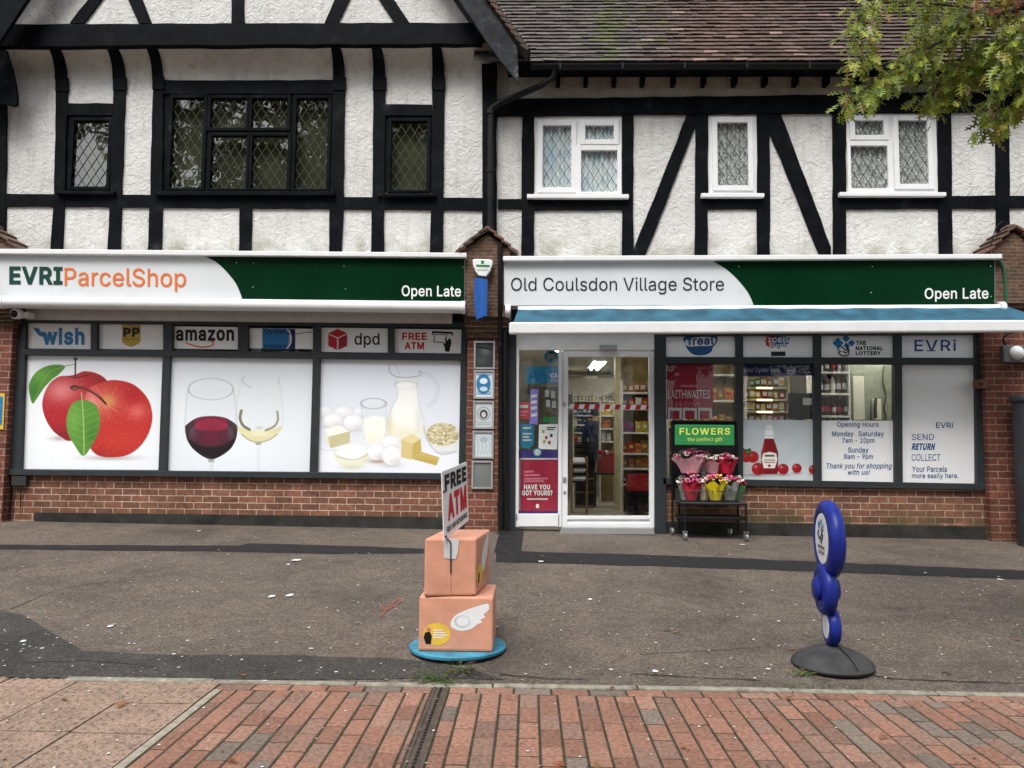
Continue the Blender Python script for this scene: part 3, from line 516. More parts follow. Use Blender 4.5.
M('plinth', (.03, .03, .027), .9, var=.5, scale=4, bmp=.5, bscale=25)
M('stone_edge', (.25, .235, .19), .9, var=.45, scale=12, bmp=.4)
M('tar', (.018, .018, .019), .75, var=.4, scale=14, bmp=.5, bscale=120)
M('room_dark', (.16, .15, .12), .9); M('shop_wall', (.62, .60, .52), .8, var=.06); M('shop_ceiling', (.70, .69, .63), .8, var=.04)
M('shop_floor', (.46, .44, .38), .35, var=.15, scale=3); M('cream_paint', (.52, .46, .26), .6); M('shelf_white', (.66, .65, .60), .5)
M('slat_wood', (.34, .25, .12), .6, var=.3, scale=6); M('grey_green_wall', (.24, .26, .20), .8); M('mat_black', (.02, .02, .02), .95, bmp=.5)
glass('window_glass', (.93, .96, .95), 1.5); glass('old_glass', (.66, .7, .62), 1.95); glass('shop_glass', (.92, .95, .94), 1.33)
vmat('print_gloss', .4); vmat('paver_clay', .85, .5, 70, .3, .5); vmat('roof_tile', .8, .5, 60, .25, .4); vmat('leaf_mix', .5, 0, 80, .4)
m, t, b = nodes('net_curtain', .9, 0, .1)
n = noise(t, 26, 3, 1.5); r = ramp(t, n, [(.42, (.26, .26, .26)), (.6, (.85, .85, .85))]); t.links.new(r.outputs[0], b.inputs['Base Color'])
m, t, b = nodes('pale_curtain', .9, 0, .1)
n = noise(t, 5, 3, .5); r = ramp(t, n, [(.35, (.66, .76, .86)), (.6, (.85, .88, .9))]); t.links.new(r.outputs[0], b.inputs['Base Color'])
m = MATS['awning_blue']; t = m.node_tree; pb = t.nodes['Principled BSDF']; tl = t.nodes.new('ShaderNodeBsdfTranslucent'); tl.inputs[0].default_value = (.45, .58, .66, 1)
mx = t.nodes.new('ShaderNodeMixShader'); mx.inputs[0].default_value = .3; t.links.new(pb.outputs[0], mx.inputs[1]); t.links.new(tl.outputs[0], mx.inputs[2]); t.links.new(mx.outputs[0], t.nodes['Material Output'].inputs[0])
M('olive_added_blind', (.13, .128, .10), .9, var=.35, scale=2)  # added blind, stands in for the faint room light behind the left panes
# forecourt surfacing: fine warm grey aggregate
def tarmac(name, lo, mid, hi, patch):
    m, t, b = nodes(name, .8, 0, .35)
    r = ramp(t, noise(t, 85, 4, 0, None, .75), [(.36, lo), (.47, mid), (.58, mid), (.67, hi)])
    p = ramp(t, noise(t, 1.1, 7, .4), [(.3, (patch,)*3), (.5, (1,)*3), (.72, (1.22, 1.19, 1.14))])
    c = mixc(t, 1.0, r.outputs[0], p.outputs[0], 'MULTIPLY')
    q = ramp(t, noise(t, 7, 8, .2), [(.3, (.78,)*3), (.6, (1.08,)*3)]); c = mixc(t, 1.0, c, q.outputs[0], 'MULTIPLY')
    sp2 = ramp(t, noise(t, 38, 3, 0, None, .8), [(.36, (.45,)*3), (.5, (1,)*3), (.64, (1.1,)*3), (.70, (1.9, 1.85, 1.75))]); c = mixc(t, .85, c, sp2.outputs[0], 'MULTIPLY')
    t.links.new(c, b.inputs['Base Color']); bump(t, b, noise(t, 110, 5), .6, .012)
tarmac('forecourt_tarmac', (.040, .032, .026), (.125, .102, .084), (.38, .325, .275), .66)
tarmac('dark_tarmac', (.014, .014, .013), (.050, .047, .043), (.22, .205, .185), .6)
tarmac('road_tarmac', (.02, .02, .02), (.05, .05, .05), (.1, .1, .1), .8)
tarmac('slab_concrete', (.19, .13, .10), (.32, .225, .172), (.44, .335, .27), .62)
M('joint_sand', (.045, .043, .026), .95, var=.4, scale=20, bmp=.5)
M('mortar_pale', (.30, .27, .22), .95, var=.3, scale=20, bmp=.5)

# ------------------------------------------------------------------ ground
def sheet_ground(name, x0, x1, y0, y1, nx, ny, mat, dz=0.0, label=None):
    mb = MB(); vs = []
    for j in range(ny+1):
        for i in range(nx+1):
            x = x0+(x1-x0)*i/nx; y = y0+(y1-y0)*j/ny; vs.append((x, y, gz(x, y)+dz))
    mb.add(vs, [(j*(nx+1)+i, j*(nx+1)+i+1, (j+1)*(nx+1)+i+1, (j+1)*(nx+1)+i) for j in range(ny) for i in range(nx)])
    return mb.build(name, mat, kind='structure')
MB().add([(-400, -400, -.2), (400, -400, -.2), (400, 400, -.2), (-400, 400, -.2)], [(0, 1, 2, 3)]).build('ground', 'road_tarmac', kind='structure')
MB().box(-60, 60, -11.5, -.6, -.3, -.13).build('road', 'road_tarmac', kind='structure')
MB().box(-60, 60, -16, -11.5, -.3, -.01).build('far_pavement', 'slab_concrete', kind='structure')
sheet_ground('forecourt', -14, 14, YK+.06, 9.75, 40, 16, 'forecourt_tarmac')
for sx in (-1, 1):
    x0, x1 = sorted((sx*14, sx*60)); sheet_ground('side_forecourt', x0, x1, YK+.06, 9.75, 4, 8, 'forecourt_tarmac')
MB().box(-60, 60, -.6, YK+.06, -.3, -.0045).build('paving_bed', 'joint_sand', kind='structure')

def ground_patch(name, pts, mat, dz):
    """a thin layer laid on the slope of the forecourt"""
    mb = MB(); P = [gp(x, y) for x, y in pts]; bm = bmesh.new()
    f = bm.faces.new([bm.verts.new((p.x, p.y, 0)) for p in P]); f.normal_update()
    if f.normal.z < 0: f.normal_flip()
    for k in range(12):
        yy = YK+k*.45
        bmesh.ops.bisect_plane(bm, geom=bm.verts[:]+bm.edges[:]+bm.faces[:], plane_co=(0, yy, 0), plane_no=(0, 1, 0))
    for v in bm.verts: v.co.z = gz(v.co.x, v.co.y)+dz
    me = bpy.data.meshes.new(name); bm.to_mesh(me); bm.free(); me.materials.append(MATS[mat])
    o = bpy.data.objects.new(name, me); COL.objects.link(o); o['kind'] = 'structure'; return o
def wavy(pts, amp, step=18):
    out = []
    for i in range(len(pts)):
        a, b = pts[i], pts[(i+1) % len(pts)]; n = max(1, int(math.hypot(b[0]-a[0], b[1]-a[1])/step))
        for k in range(n): out.append((a[0]+(b[0]-a[0])*k/n+random.uniform(-amp, amp), a[1]+(b[1]-a[1])*k/n+random.uniform(-amp, amp)*.6))
    return out
ground_patch('tar_strip', wavy([(-80, 544), (0, 545), (238, 546), (250, 543.5), (345, 546), (424, 549), (424, 553.5), (330, 554), (240, 552), (0, 549.5), (-80, 548.5)], .5), 'tar', .004)
ground_patch('tar_strip', wavy([(496, 553), (520, 551.5), (700, 557), (1100, 574), (1100, 583), (850, 573), (640, 566), (496, 562)], .6), 'tar', .004)
ground_patch('tar_strip', wavy([(500, 530), (524, 530), (521, 552), (494, 553)], .6), 'tar', .006)
ground_patch('dark_tarmac_patch', wavy([(-90, 600), (0, 611), (24, 615), (50, 632), (83, 651), (160, 655), (300, 656), (400, 659), (440, 664), (478, 672), (505, 680.5), (420, 679), (300, 680), (110, 679), (-90, 678)], 1.0), 'dark_tarmac', .004)
def crack(pts, w=.8):
    w *= .55
    a = catmull(pts, 5, False); a = [(x+random.uniform(-1.2, 1.2), y+random.uniform(-.5, .5)) for x, y in a]
    ground_patch('crack', [(x, y-w*random.uniform(.3, 1)) for x, y in a]+[(x, y+w*random.uniform(.3, 1)) for x, y in reversed(a)], 'tar', .006)
crack([(872, 676), (905, 680), (960, 682), (1030, 684)], .9); crack([(632, 674), (700, 678), (760, 681)], .7)
crack([(640, 655), (700, 652), (760, 648)], .4); crack([(500, 675), (545, 679), (585, 680)], .8); crack([(852, 560), (875, 600), (905, 612)], .3)
crack([(5, 612), (60, 590), (110, 582)], .4); crack([(20, 664), (90, 662), (150, 667)], .5)

# kerb edging of pale stone lengths between forecourt and brick footway
xk = -6.0; kerb = MB()
while xk < 8:
    L = random.uniform(.78, .92); dz = random.uniform(-.002, .003)
    if xk+L > flat(108, 683).x: kerb.box(xk+.004, xk+L-.004, YK+random.uniform(-.002, .002), YK+.062, -.08, .006+dz)
    xk += L
kerb.build('kerb_edging', 'stone_edge', bevel=.006, kind='structure')

# clay block paving, every block a real block with open joints
cw, cl = .1065, .213
XT = flat(212, 690).x; XD0, XD1 = flat(431, 694).x, flat(447, 694).x
pal = [(.285, .148, .104), (.26, .134, .095), (.305, .163, .115), (.24, .15, .115), (.20, .158, .13), (.315, .18, .132), (.25, .15, .115)]
pv = MB()
def block(x0, x1, y0, y1):
    c = random.choices(pal, (5, 4, 4, 2, 2, 2, 3))[0]; k = random.uniform(.82, 1.12); c = tuple(a*k for a in c)
    g = .0056; z = random.uniform(-.0025, .002); b = .004; t1, t2 = random.uniform(-.001, .001), random.uniform(-.001, .001)
    x0 += g; x1 -= g; y0 += g; y1 -= g
    if x1-x0 < .02 or y1-y0 < .02: return
    v = [(x0, y0, -.03), (x1, y0, -.03), (x1, y1, -.03), (x0, y1, -.03), (x0, y0, z-b), (x1, y0, z-b+t1), (x1, y1, z-b+t1+t2), (x0, y1, z-b+t2),
         (x0+b, y0+b, z), (x1-b, y0+b, z+t1), (x1-b, y1-b, z+t1+t2), (x0+b, y1-b, z+t2)]
    pv.add(v, [(8, 9, 10, 11)]+[(i, (i+1) % 4, (i+1) % 4+4, i+4) for i in range(4)]+[(i+4, (i+1) % 4+4, (i+1) % 4+8, i+8) for i in range(4)], None, c)
x = -4.9; off = flat(562.5, 740).x % cw
xs = [off+cw*i for i in range(-50, 60)]
y = YK-cw
xx = flat(212, 690).x
while xx < 6.5:
    a_, b_ = xx, xx+cl
    if a_ < XD0 < b_: block(a_, XD0-.003, y, YK-.002)
    if a_ < XD1 < b_: block(XD1+.003, b_, y, YK-.002)
    if b_ <= XD0 or a_ >= XD1: block(a_, b_, y, YK-.002)
    xx += cl
for i, x0 in enumerate(xs):
    x1 = x0+cw
    if x1 > 6.3: continue
    if x0 < XT+.055:
        if x1 < XT+.075: continue
        x0 = XT+.055
    if x0 < XD1 and x1 > XD0:
        if x0 < XD0: x1 = XD0-.004
        elif x1 > XD1: x0 = XD1+.004
        else: continue
    yy = YK-cw-(0 if i % 2 else cl/2)
    if i % 2 == 0: block(x0, x1, yy, YK-cw)
    while yy > 1.2: block(x0, x1, yy-cl, yy); yy -= cl
pv.build('brick_paving', 'paver_clay', kind='structure')
# tactile slabs with rows of blisters
ts = MB(); S = .42
for j in range(8):
    for i in range(12):
        x1 = XT-i*S-.004; x0 = XT-(i+1)*S+.004; y1 = YK+.06-j*S-.004; y0 = y1-S+.008; dz = random.uniform(-.004, .003)
        if j == 0 and i >= 4: pass
        ts.box(x0, x1, y0, y1, -.06, dz)
        if j < 4 and i < 8:
            for a in range(6):
                for c in range(6):
                    ts.lathe([(.017, 0), (.014, .0045), (.008, .006)], (x0+(a+.5)*(S-.008)/6, y0+(c+.5)*(S-.008)/6, dz-.0005), 8)
ts.build('tactile_paving', 'slab_concrete', kind='structure')
MB().box(XT+.006, XT+.05, 1.0, YK-cw, -.05, -.0005).build('mortar_strip', 'mortar_pale', kind='structure')
M('rusty_iron', (.085, .065, .052), .8, var=.4, scale=18, bmp=.5)
dr = MB(); dr.box(XD0, XD0+.014, 1, YK, -.08, .001); dr.box(XD1-.014, XD1, 1, YK, -.08, .001); dr.box(XD0, XD1, 1, YK, -.09, -.03)
for k in range(8): dr.box(XD0+.0142, XD1-.0142, 1+k*.5, 1+k*.5+.495, -.02, -.004)
for k in range(90): dr.box((XD0+XD1)/2-.007, (XD0+XD1)/2+.007, 1+k*.04, 1+k*.04+.02, -.02, .0015, 'tar')
dr.build('drain_channel', 'rusty_iron', kind='structure')

# ------------------------------------------------------------------ building helpers
def Z(px, py, Y): return at(px, py, Y).z
def X(px, py, Y): return at(px, py, Y).x
def wall(name, x0, x1, z0, z1, holes, Y, d, mat, parent):
    """wall panel with real openings (holes: x0,x1,z0,z1)"""
    xs = sorted({x0, x1}|{v for h in holes for v in h[:2] if x0 < v < x1}); zs = sorted({z0, z1}|{v for h in holes for v in h[2:] if z0 < v < z1})
    mb = MB()
    inside = lambda cx, cz: any(h[0] < cx < h[1] and h[2] < cz < h[3] for h in holes)
    for i in range(len(xs)-1):
        for j in range(len(zs)-1):
            if inside((xs[i]+xs[i+1])/2, (zs[j]+zs[j+1])/2): continue
            a, b, c, e = xs[i], xs[i+1], zs[j], zs[j+1]
            mb.add([(a, Y, c), (b, Y, c), (b, Y, e), (a, Y, e)], [(0, 1, 2, 3)]); mb.add([(a, Y+d, c), (b, Y+d, c), (b, Y+d, e), (a, Y+d, e)], [(3, 2, 1, 0)])
    for a, b, c, e in holes:
        mb.add([(a, Y, c), (b, Y, c), (b, Y, e), (a, Y, e), (a, Y+d, c), (b, Y+d, c), (b, Y+d, e), (a, Y+d, e)], [(0, 4, 5, 1), (1, 5, 6, 2), (2, 6, 7, 3), (3, 7, 4, 0)])
    mb.add([(x0, Y, z0), (x1, Y, z0), (x1, Y, z1), (x0, Y, z1), (x0, Y+d, z0), (x1, Y+d, z0), (x1, Y+d, z1), (x0, Y+d, z1)], [(0, 1, 5, 4), (3, 7, 6, 2), (1, 2, 6, 5), (0, 4, 7, 3)])
    return mb.build(name, mat, parent)
def timber(name, pts, Y, parent, d=.028, mat='black_timber', amp=.45, bevel=.004):
    """hand-cut timber: outline slightly uneven"""
    out = []
    for i in range(len(pts)):
        a, b = pts[i], pts[(i+1) % len(pts)]; n = max(1, int(math.hypot(b[0]-a[0], b[1]-a[1])/14))
        for k in range(n):
            j = amp if k else amp*.4
            out.append((a[0]+(b[0]-a[0])*k/n+random.uniform(-j, j), a[1]+(b[1]-a[1])*k/n+random.uniform(-j, j)))
    return MB().pp(out, Y, d).build(name, mat, parent)
def hole(x0, y0, x1, y1, Y):
    return (X(x0, (y0+y1)/2, Y), X(x1, (y0+y1)/2, Y), Z((x0+x1)/2, y1, Y), Z((x0+x1)/2, y0, Y))
def lattice(mb, x0, x1, z0, z1, Y, dx, dz, w=.007, d=.006):
    """leaded diamonds clipped to the pane"""
    for s in (1, -1):
        k0 = -int((z1-z0)/dz)-3
        for k in range(k0, int((x1-x0)/dx)+int((z1-z0)/dz)+4):
            # line: (x-x0)/dx - s*(z-z0)/dz = k + .5
            pts = []
            for z in (z0, z1):
                x = x0+dx*(k+.5+s*(z-z0)/dz)
                if x0 <= x <= x1: pts.append((x, z))
            for x in (x0, x1):
                z = z0+s*dz*((x-x0)/dx-k-.5)
                if z0 < z < z1: pts.append((x, z))
            if len(pts) >= 2:
                (ax, az), (bx, bz) = pts[0], pts[1]; L = math.hypot(bx-ax, bz-az)
                if L < .02: continue
                u = Vector(((bx-ax)/L, 0, (bz-az)/L)); n = Vector((-u.z, 0, u.x))
                mb.obox(((ax+bx)/2, Y, (az+bz)/2), u*(L/2), Vector((0, d/2, 0)), n*(w/2))
def frame_ring(mb, o, i, Y, d, mat=None):
    """a frame between outer rect o and inner rect i (x0,x1,z0,z1 world)"""
    mb.box(o[0], i[0], Y, Y+d, o[2], o[3], mat); mb.box(i[1], o[1], Y, Y+d, o[2], o[3], mat)
    mb.box(i[0], i[1], Y, Y+d, o[2], i[2], mat); mb.box(i[0], i[1], Y, Y+d, i[3], o[3], mat)

# ================================================================== left: gabled building over the parcel shop
WL = 9.55; TL = 9.52
gb = thing('gabled_building', 'gabled half-timbered building with black leaded windows over the parcel shop', 'building', (at(245, 520, WL).x, 9.6, .3))
XL0 = X(-150, 300, WL); XL1 = X(497, 150, WL)
winL = [(63, 115, 114, 191), (160, 93.5, 334, 191), (382, 115.5, 435, 192.5)]
ZL0, ZL1 = Z(240, 270, WL), Z(240, 79.5, WL)
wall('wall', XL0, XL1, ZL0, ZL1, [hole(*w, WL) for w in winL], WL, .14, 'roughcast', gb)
# cove sweeping out to the gable beam
YG = 9.29; zc1 = Z(240, 44, YG); cv = MB(); n = 8
prof = [(WL-(WL-YG)*(1-math.cos(math.pi/2*k/n)), ZL1+(zc1-ZL1)*math.sin(math.pi/2*k/n)) for k in range(n+1)]
for k in range(n):
    (ya, za), (yb, zb) = prof[k], prof[k+1]; cv.add([(XL0, ya, za), (XL1, ya, za), (XL1, yb, zb), (XL0, yb, zb)], [(0, 1, 2, 3)])
cv.build('cove', 'cove_plaster', gb, smooth=True)
gpy = [(-150, 40), (492, 40), (447, -25), (245, -330), (40, -25)]
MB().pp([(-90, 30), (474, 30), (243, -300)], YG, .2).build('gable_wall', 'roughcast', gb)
timber('beam', [(-90, 24.5), (482, 22.5), (482, 43.5), (-90, 46.5)], 9.235, gb, .1)
for p in ([(87.5, 0), (101, 0), (83.5, 23), (69.5, 23)], [(128.5, 0), (142.5, 0), (151.5, 23), (138.5, 23)], [(334.5, 0), (349, 0), (338, 22.6), (324.5, 22.6)], [(379.5, 0), (394.5, 0), (409.5, 22.6), (394.5, 22.6)]):
    (a, b, c, d) = p; sx = (a[0]-d[0])*1.1; timber('brace', [(a[0]+sx*1.6, -42), (b[0]+sx*1.6, -42), b, c, d, a], 9.265, gb)
timber('post', [(231.5, -60), (244, -60), (244, 23), (231.5, 23)], 9.265, gb)
timber('post', [(18, -60), (-20, -60), (-20, 23), (10, 23), (30, -5)], 9.262, gb)
def curved_post(c, v):
    """c: (xl,xr) at the beam y=45, v: list of (xl,xr,y)"""
    mb = MB(); xl, xr = c; (vl, vr, vy) = v[0]; m = 8; t = .03
    for k in range(m):
        P = []
        for kk in (k, k+1):
            y, z = prof[kk]; ya = y-t
            a = at(vl, vy, WL).x; b = at(vr, vy, WL).x; a1 = at(xl, 45, YG).x; b1 = at(xr, 45, YG).x; q = (WL-y)/(WL-YG)
            aa = a+(a1-a)*q; bb = b+(b1-b)*q
            P.append([(aa, ya, z-.004), (bb, ya, z-.004), (bb, y+.02, z), (aa, y+.02, z)])
        A, B = P; mb.add(A+B, [(0, 1, 5, 4), (1, 2, 6, 5), (3, 0, 4, 7)])
    pts = [(a, y) for a, b, y in v]+[(b, y) for a, b, y in reversed(v)]
    out = []
    for i in range(len(pts)):
        a, b = pts[i], pts[(i+1) % len(pts)]; nn = max(1, int(math.hypot(b[0]-a[0], b[1]-a[1])/14))
        for k in range(nn): out.append((a[0]+(b[0]-a[0])*k/nn+random.uniform(-.4, .4), a[1]+(b[1]-a[1])*k/nn))
    mb.pp(out, TL, .028)
    mb.pp([(v[0][0]-.8, vy-2), (v[0][1]+.8, vy-2), (v[0][1]+.8, vy+11), (v[0][0]-.8, vy+11)], TL-.012, .02)
    mb.build('post', 'black_timber', gb)
curved_post((46.5, 56.5), [(56, 67.5, 80), (54, 64.5, 194), (50, 62, 256)])
curved_post((104.5, 114.5), [(113.5, 125.5, 79), (110, 121.5, 194), (107, 119.5, 256)])
curved_post((144, 155), [(153, 163, 78), (150, 162, 194), (147.5, 161, 256)])
curved_post((330, 338.5), [(333.5, 345, 79), (330, 343.5, 196), (328.5, 341, 258)])
curved_post((371, 379.5), [(373.5, 385.5, 79), (372, 384, 196), (371, 383.5, 258)])
curved_post((431.5, 439.5), [(432.5, 444.5, 79), (431.5, 443.5, 196), (430, 442.5, 258)])
timber('post', [(482, 43), (497, 43), (496.5, 262), (482.5, 262)], 9.50, gb, .06)
timber('post', [(-9, 80), (6.5, 80), (5, 256), (-10, 256)], TL, gb)
MB().prism([at(x, y, 9.27) for x, y in catmull([(-30, 44), (0, 44), (8, 58), (14, 80), (16.5, 104), (5, 104), (-30, 100)], 2)], (0, .05, 0)).build('bracket', 'black_timber', gb)
def rail(x0, x1, y0a, y0b, y1a, y1b): timber('rail', [(x0, y0a), (x1, y0b), (x1, y1b), (x0, y1a)], TL+.004, gb, .024)
segs = [(5, 54), (64, 111), (121, 150.5), (161.5, 331), (343, 372.5), (383.5, 432), (443, 483)]
for a, b in segs:
    f = lambda x, u, w: u+(w-u)*x/480
    rail(a, b, f(a, 193.7, 198), f(b, 193.7, 198), f(a, 206, 210.3), f(b, 206, 210.3))
timber('post', [(239.5, 207), (251.8, 207), (251, 258), (238.5, 258)], TL+.002, gb, .026)
timber('rail', [(66, 103), (112, 103.5), (112, 115), (66, 115)], TL+.004, gb, .024)
timber('rail', [(162, 80), (334, 80), (334, 93.5), (162, 93.5)], TL+.004, gb, .024)
timber('rail', [(385, 104), (432, 104.5), (432, 115.5), (385, 115.5)], TL+.004, gb, .024)
def leaded_window(frame, lights, sill, Y, parent, fmat='black_timber', gmat='old_glass', dx=.118, dz=.19, lead='lead_grey', curtain=None, sash=3.5, smat=None, lw=.0044, lattice_in=None):
    o = hole(*frame, Y); mb = MB(); ins = [hole(*l, Y) for l in lights]
    # solid frame members: everything of the frame that is not a light, as boxes on a grid
    xs = sorted({o[0], o[1]}|{v for i in ins for v in i[:2]}); zs = sorted({o[2], o[3]}|{v for i in ins for v in i[2:]})
    for a, b in zip(xs, xs[1:]):
        run = None
        for c, e in zip(zs, zs[1:]):
            if any(i[0] < (a+b)/2 < i[1] and i[2] < (c+e)/2 < i[3] for i in ins): continue
            mb.box(a, b, Y+.02, Y+.075, c, e)
    w = mb.build('window', fmat, parent)
    s = MB(); e = MB(); p = MB(); ld = MB()
    bw = sash/80
    for i in ins:
        oo = (i[0]-bw, i[1]+bw, i[2]-bw, i[3]+bw)
        oo = (max(oo[0], o[0]+.004), min(oo[1], o[1]-.004), max(oo[2], o[2]+.004), min(oo[3], o[3]-.004))
        frame_ring(s, oo, (i[0]+.003, i[1]-.003, i[2]+.003, i[3]-.003), Y-.002, .035)
        p.add([(i[0], Y+.04, i[2]), (i[1], Y+.04, i[2]), (i[1], Y+.04, i[3]), (i[0], Y+.04, i[3])], [(0, 1, 2, 3)])
        lattice(ld, i[0], i[1], i[2], i[3], Y+.034, dx, dz, lw)
    s.build('sash', smat or fmat, w, bevel=.006); p.build('pane', gmat, w); ld.build('leading', lead, w)
    x0, y0, x1, y1 = sill; MB().pr(x0, y0, x1, y1, Y-.07, .12).build('sill', smat or fmat, w, bevel=.006)
    if curtain:
        for i in ins:
            c = MB(); m = 40; vs = []
            for k in range(m+1):
                xx = i[0]-.03+(i[1]-i[0]+.06)*k/m; wv = .1 if 'added_blind' in curtain else 1; yy = Y+(.16 if 'added_blind' in curtain else .075)+wv*(.015*math.sin(k*1.3)+.008*math.sin(k*.47))
                vs += [(xx, yy, i[2]-.04), (xx, yy, i[3]+.04)]
            c.add(vs, [(2*k, 2*k+2, 2*k+3, 2*k+1) for k in range(m)]).build('added_blind' if 'added_blind' in curtain else 'net_curtain', curtain, w, smooth=True)
    return w
YWL = 9.53
leaded_window(winL[0], [(72.5, 120.5, 107.5, 186.5)], (55, 190.5, 114, 194), YWL, gb, curtain='olive_added_blind')
leaded_window(winL[1], [(171, 97.5, 202.5, 187.5), (210.5, 98, 246.2, 127.5), (210.5, 135.5, 246.2, 188.5), (251.5, 98, 287.3, 127.5), (251.5, 135.5, 287.3, 188.5), (295.3, 98, 327.3, 188.8)], (154, 191, 334, 195), YWL, gb, curtain='olive_added_blind')
leaded_window(winL[2], [(391, 121, 427, 190)], (377, 193, 436, 196.5), YWL, gb, curtain='olive_added_blind')
# bargeboards and gable roof
def mir(p): return [(2*243-x, y) for x, y in p]
bb = [(300, -217), (331, -217), (483, -6), (517.5, 48), (519, 84), (490, 47), (455, -6)]
MB().pp(bb, 8.98, .05).build('bargeboard', 'worn_black_timber', gb, bevel=.006)
MB().pp(mir(bb), 8.98, .05).build('bargeboard', 'black_timber', gb, bevel=.006)
a0, a1 = at(243, -340, 8.93), at(527, 50, 8.93); xa = a0.x
rf = MB()
for s in (1, -1):
    e = Vector((xa+s*(a1.x-xa), 8.93, a1.z)); ap = Vector((xa, 8.93, a0.z)); nrm = Vector((s*(a0.z-a1.z), 0, (a1.x-xa))).normalized()
    L = (e-ap).length; d = (e-ap).normalized()
    k = 0; t = 0
    while t < L:
        u = min(L, t+.125); p, q = ap+d*t, ap+d*u
        rf.add([p+nrm*.012, q+nrm*.05, q+nrm*.0, p-nrm*.03]+[v+Vector((0, 4.2, 0)) for v in (p+nrm*.012, q+nrm*.05, q, p-nrm*.03)], [(0, 1, 2, 3), (1, 0, 4, 5), (2, 1, 5, 6), (3, 2, 6, 7), (7, 6, 5, 4)], None, random.choice([(.10, .075, .06), (.075, .06, .05), (.12, .08, .06)]))
        t += .105
rf.build('roof', 'roof_tile', gb)
# shell behind the front
def shell(parent, x0, x1, y0, y1, z0, z1, mat, name='shell', floor=True, ceil=True):
    mb = MB(); t = .12
    mb.box(x0-t, x0, y0, y1, z0, z1); mb.box(x1, x1+t, y0, y1, z0, z1); mb.box(x0-t, x1+t, y1, y1+t, z0, z1)
    if ceil: mb.box(x0-t, x1+t, y0, y1+t, z1, z1+t)
    if floor: mb.box(x0-t, x1+t, y0, y1+t, z0-t, z0)
    return mb.build(name, mat, parent)
XM = X(500, 400, 9.6)
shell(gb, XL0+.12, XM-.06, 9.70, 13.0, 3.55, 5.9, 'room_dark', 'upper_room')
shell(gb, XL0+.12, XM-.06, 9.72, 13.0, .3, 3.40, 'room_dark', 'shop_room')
MB().box(XL0, XM-.03, 9.62, 9.72, Z(240, 323, 9.62), ZL0+.01).build('header', 'dark_frame', gb)

# ================================================================== right: lower range over the village store
WR = 9.60; TR = 9.57
rb = thing('terraced_building', 'half-timbered range with white casement windows and tiled roof over the village store', 'building', (at(745, 530, WR).x, 9.65, .3))
XR0 = X(496, 150, WR)+.02; XR1 = X(1180, 300, WR)
winR = [(533.5, 115.5, 622, 194), (708.5, 115, 757.5, 193), (847, 113, 938, 192.7)]
ZR0, ZR1 = Z(760, 270, WR), Z(760, 66, WR)
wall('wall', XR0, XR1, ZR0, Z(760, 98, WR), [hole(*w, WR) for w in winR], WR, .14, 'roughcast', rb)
MB().box(XR0, XR1, WR+.001, WR+.14, Z(760, 98, WR), ZR1).build('eaves_band', 'eaves_plaster', rb)
timber('beam', [(497, 99), (768, 95.5), (1120, 88), (1120, 109), (1024, 111), (768, 113), (640, 113.5), (497, 116)], TR-.012, rb, .04)
for a in ([(522, 114), (534.5, 114), (534, 260), (521.5, 260)], [(622, 113), (633.5, 113), (633.5, 260), (622, 260)], [(696, 113), (708.5, 113), (707.5, 260), (695, 260)],
          [(757.5, 113), (770, 113), (770, 258), (757.5, 258)], [(833, 112), (846, 112), (846, 258), (833.5, 258)], [(938, 111), (951, 111), (953, 258), (939.5, 258)], [(996, 110), (1009, 110), (1010.5, 258), (997, 258)],
          [(1075, 108), (1089, 108), (1091, 258), (1077, 258)]):
    timber('post', a, TR, rb)
timber('brace', [(687, 114), (697, 114), (697, 122), (649, 247), (645, 256), (633, 256), (634, 249)], TR+.004, rb, .024)
timber('brace', [(769, 113), (780.5, 113), (831, 247), (831, 258), (821, 258), (769, 130)], TR+.004, rb, .024)
for a in ([(498, 199), (522, 198.7), (522, 208.5), (498, 209)], [(534, 198.5), (622.5, 198), (622.5, 210), (534, 210.5)], [(708, 197.5), (758, 197), (758, 209), (708, 209.3)], [(846, 196), (939, 196), (939, 208.5), (846, 209)],
          [(951, 196), (997, 195.5), (997, 208), (951, 208.5)], [(1009, 195.5), (1076, 195), (1076, 207.5), (1009, 208)]):
    timber('rail', a, TR+.004, rb, .024)
YWR = 9.575
kw = dict(fmat='white_plastic', gmat='window_glass', lead='dark_lead', dx=.112, dz=.19, sash=5, lw=.006)
leaded_window(winR[0], [(542.5, 125, 571.5, 187.5), (585, 125, 614, 139.5), (581, 150, 617.5, 192)], (527, 194, 629, 198), YWR, rb, curtain='pale_curtain', **kw)
leaded_window(winR[1], [(717.5, 122, 748.5, 185.5)], (701.5, 193, 764.5, 197), YWR, rb, curtain='net_curtain', **kw)
leaded_window(winR[2], [(855, 120, 884, 135), (851, 145.5, 888.3, 188.5), (899, 120, 928.5, 184)], (840, 192, 946.5, 196), YWR, rb, curtain='net_curtain', **kw)
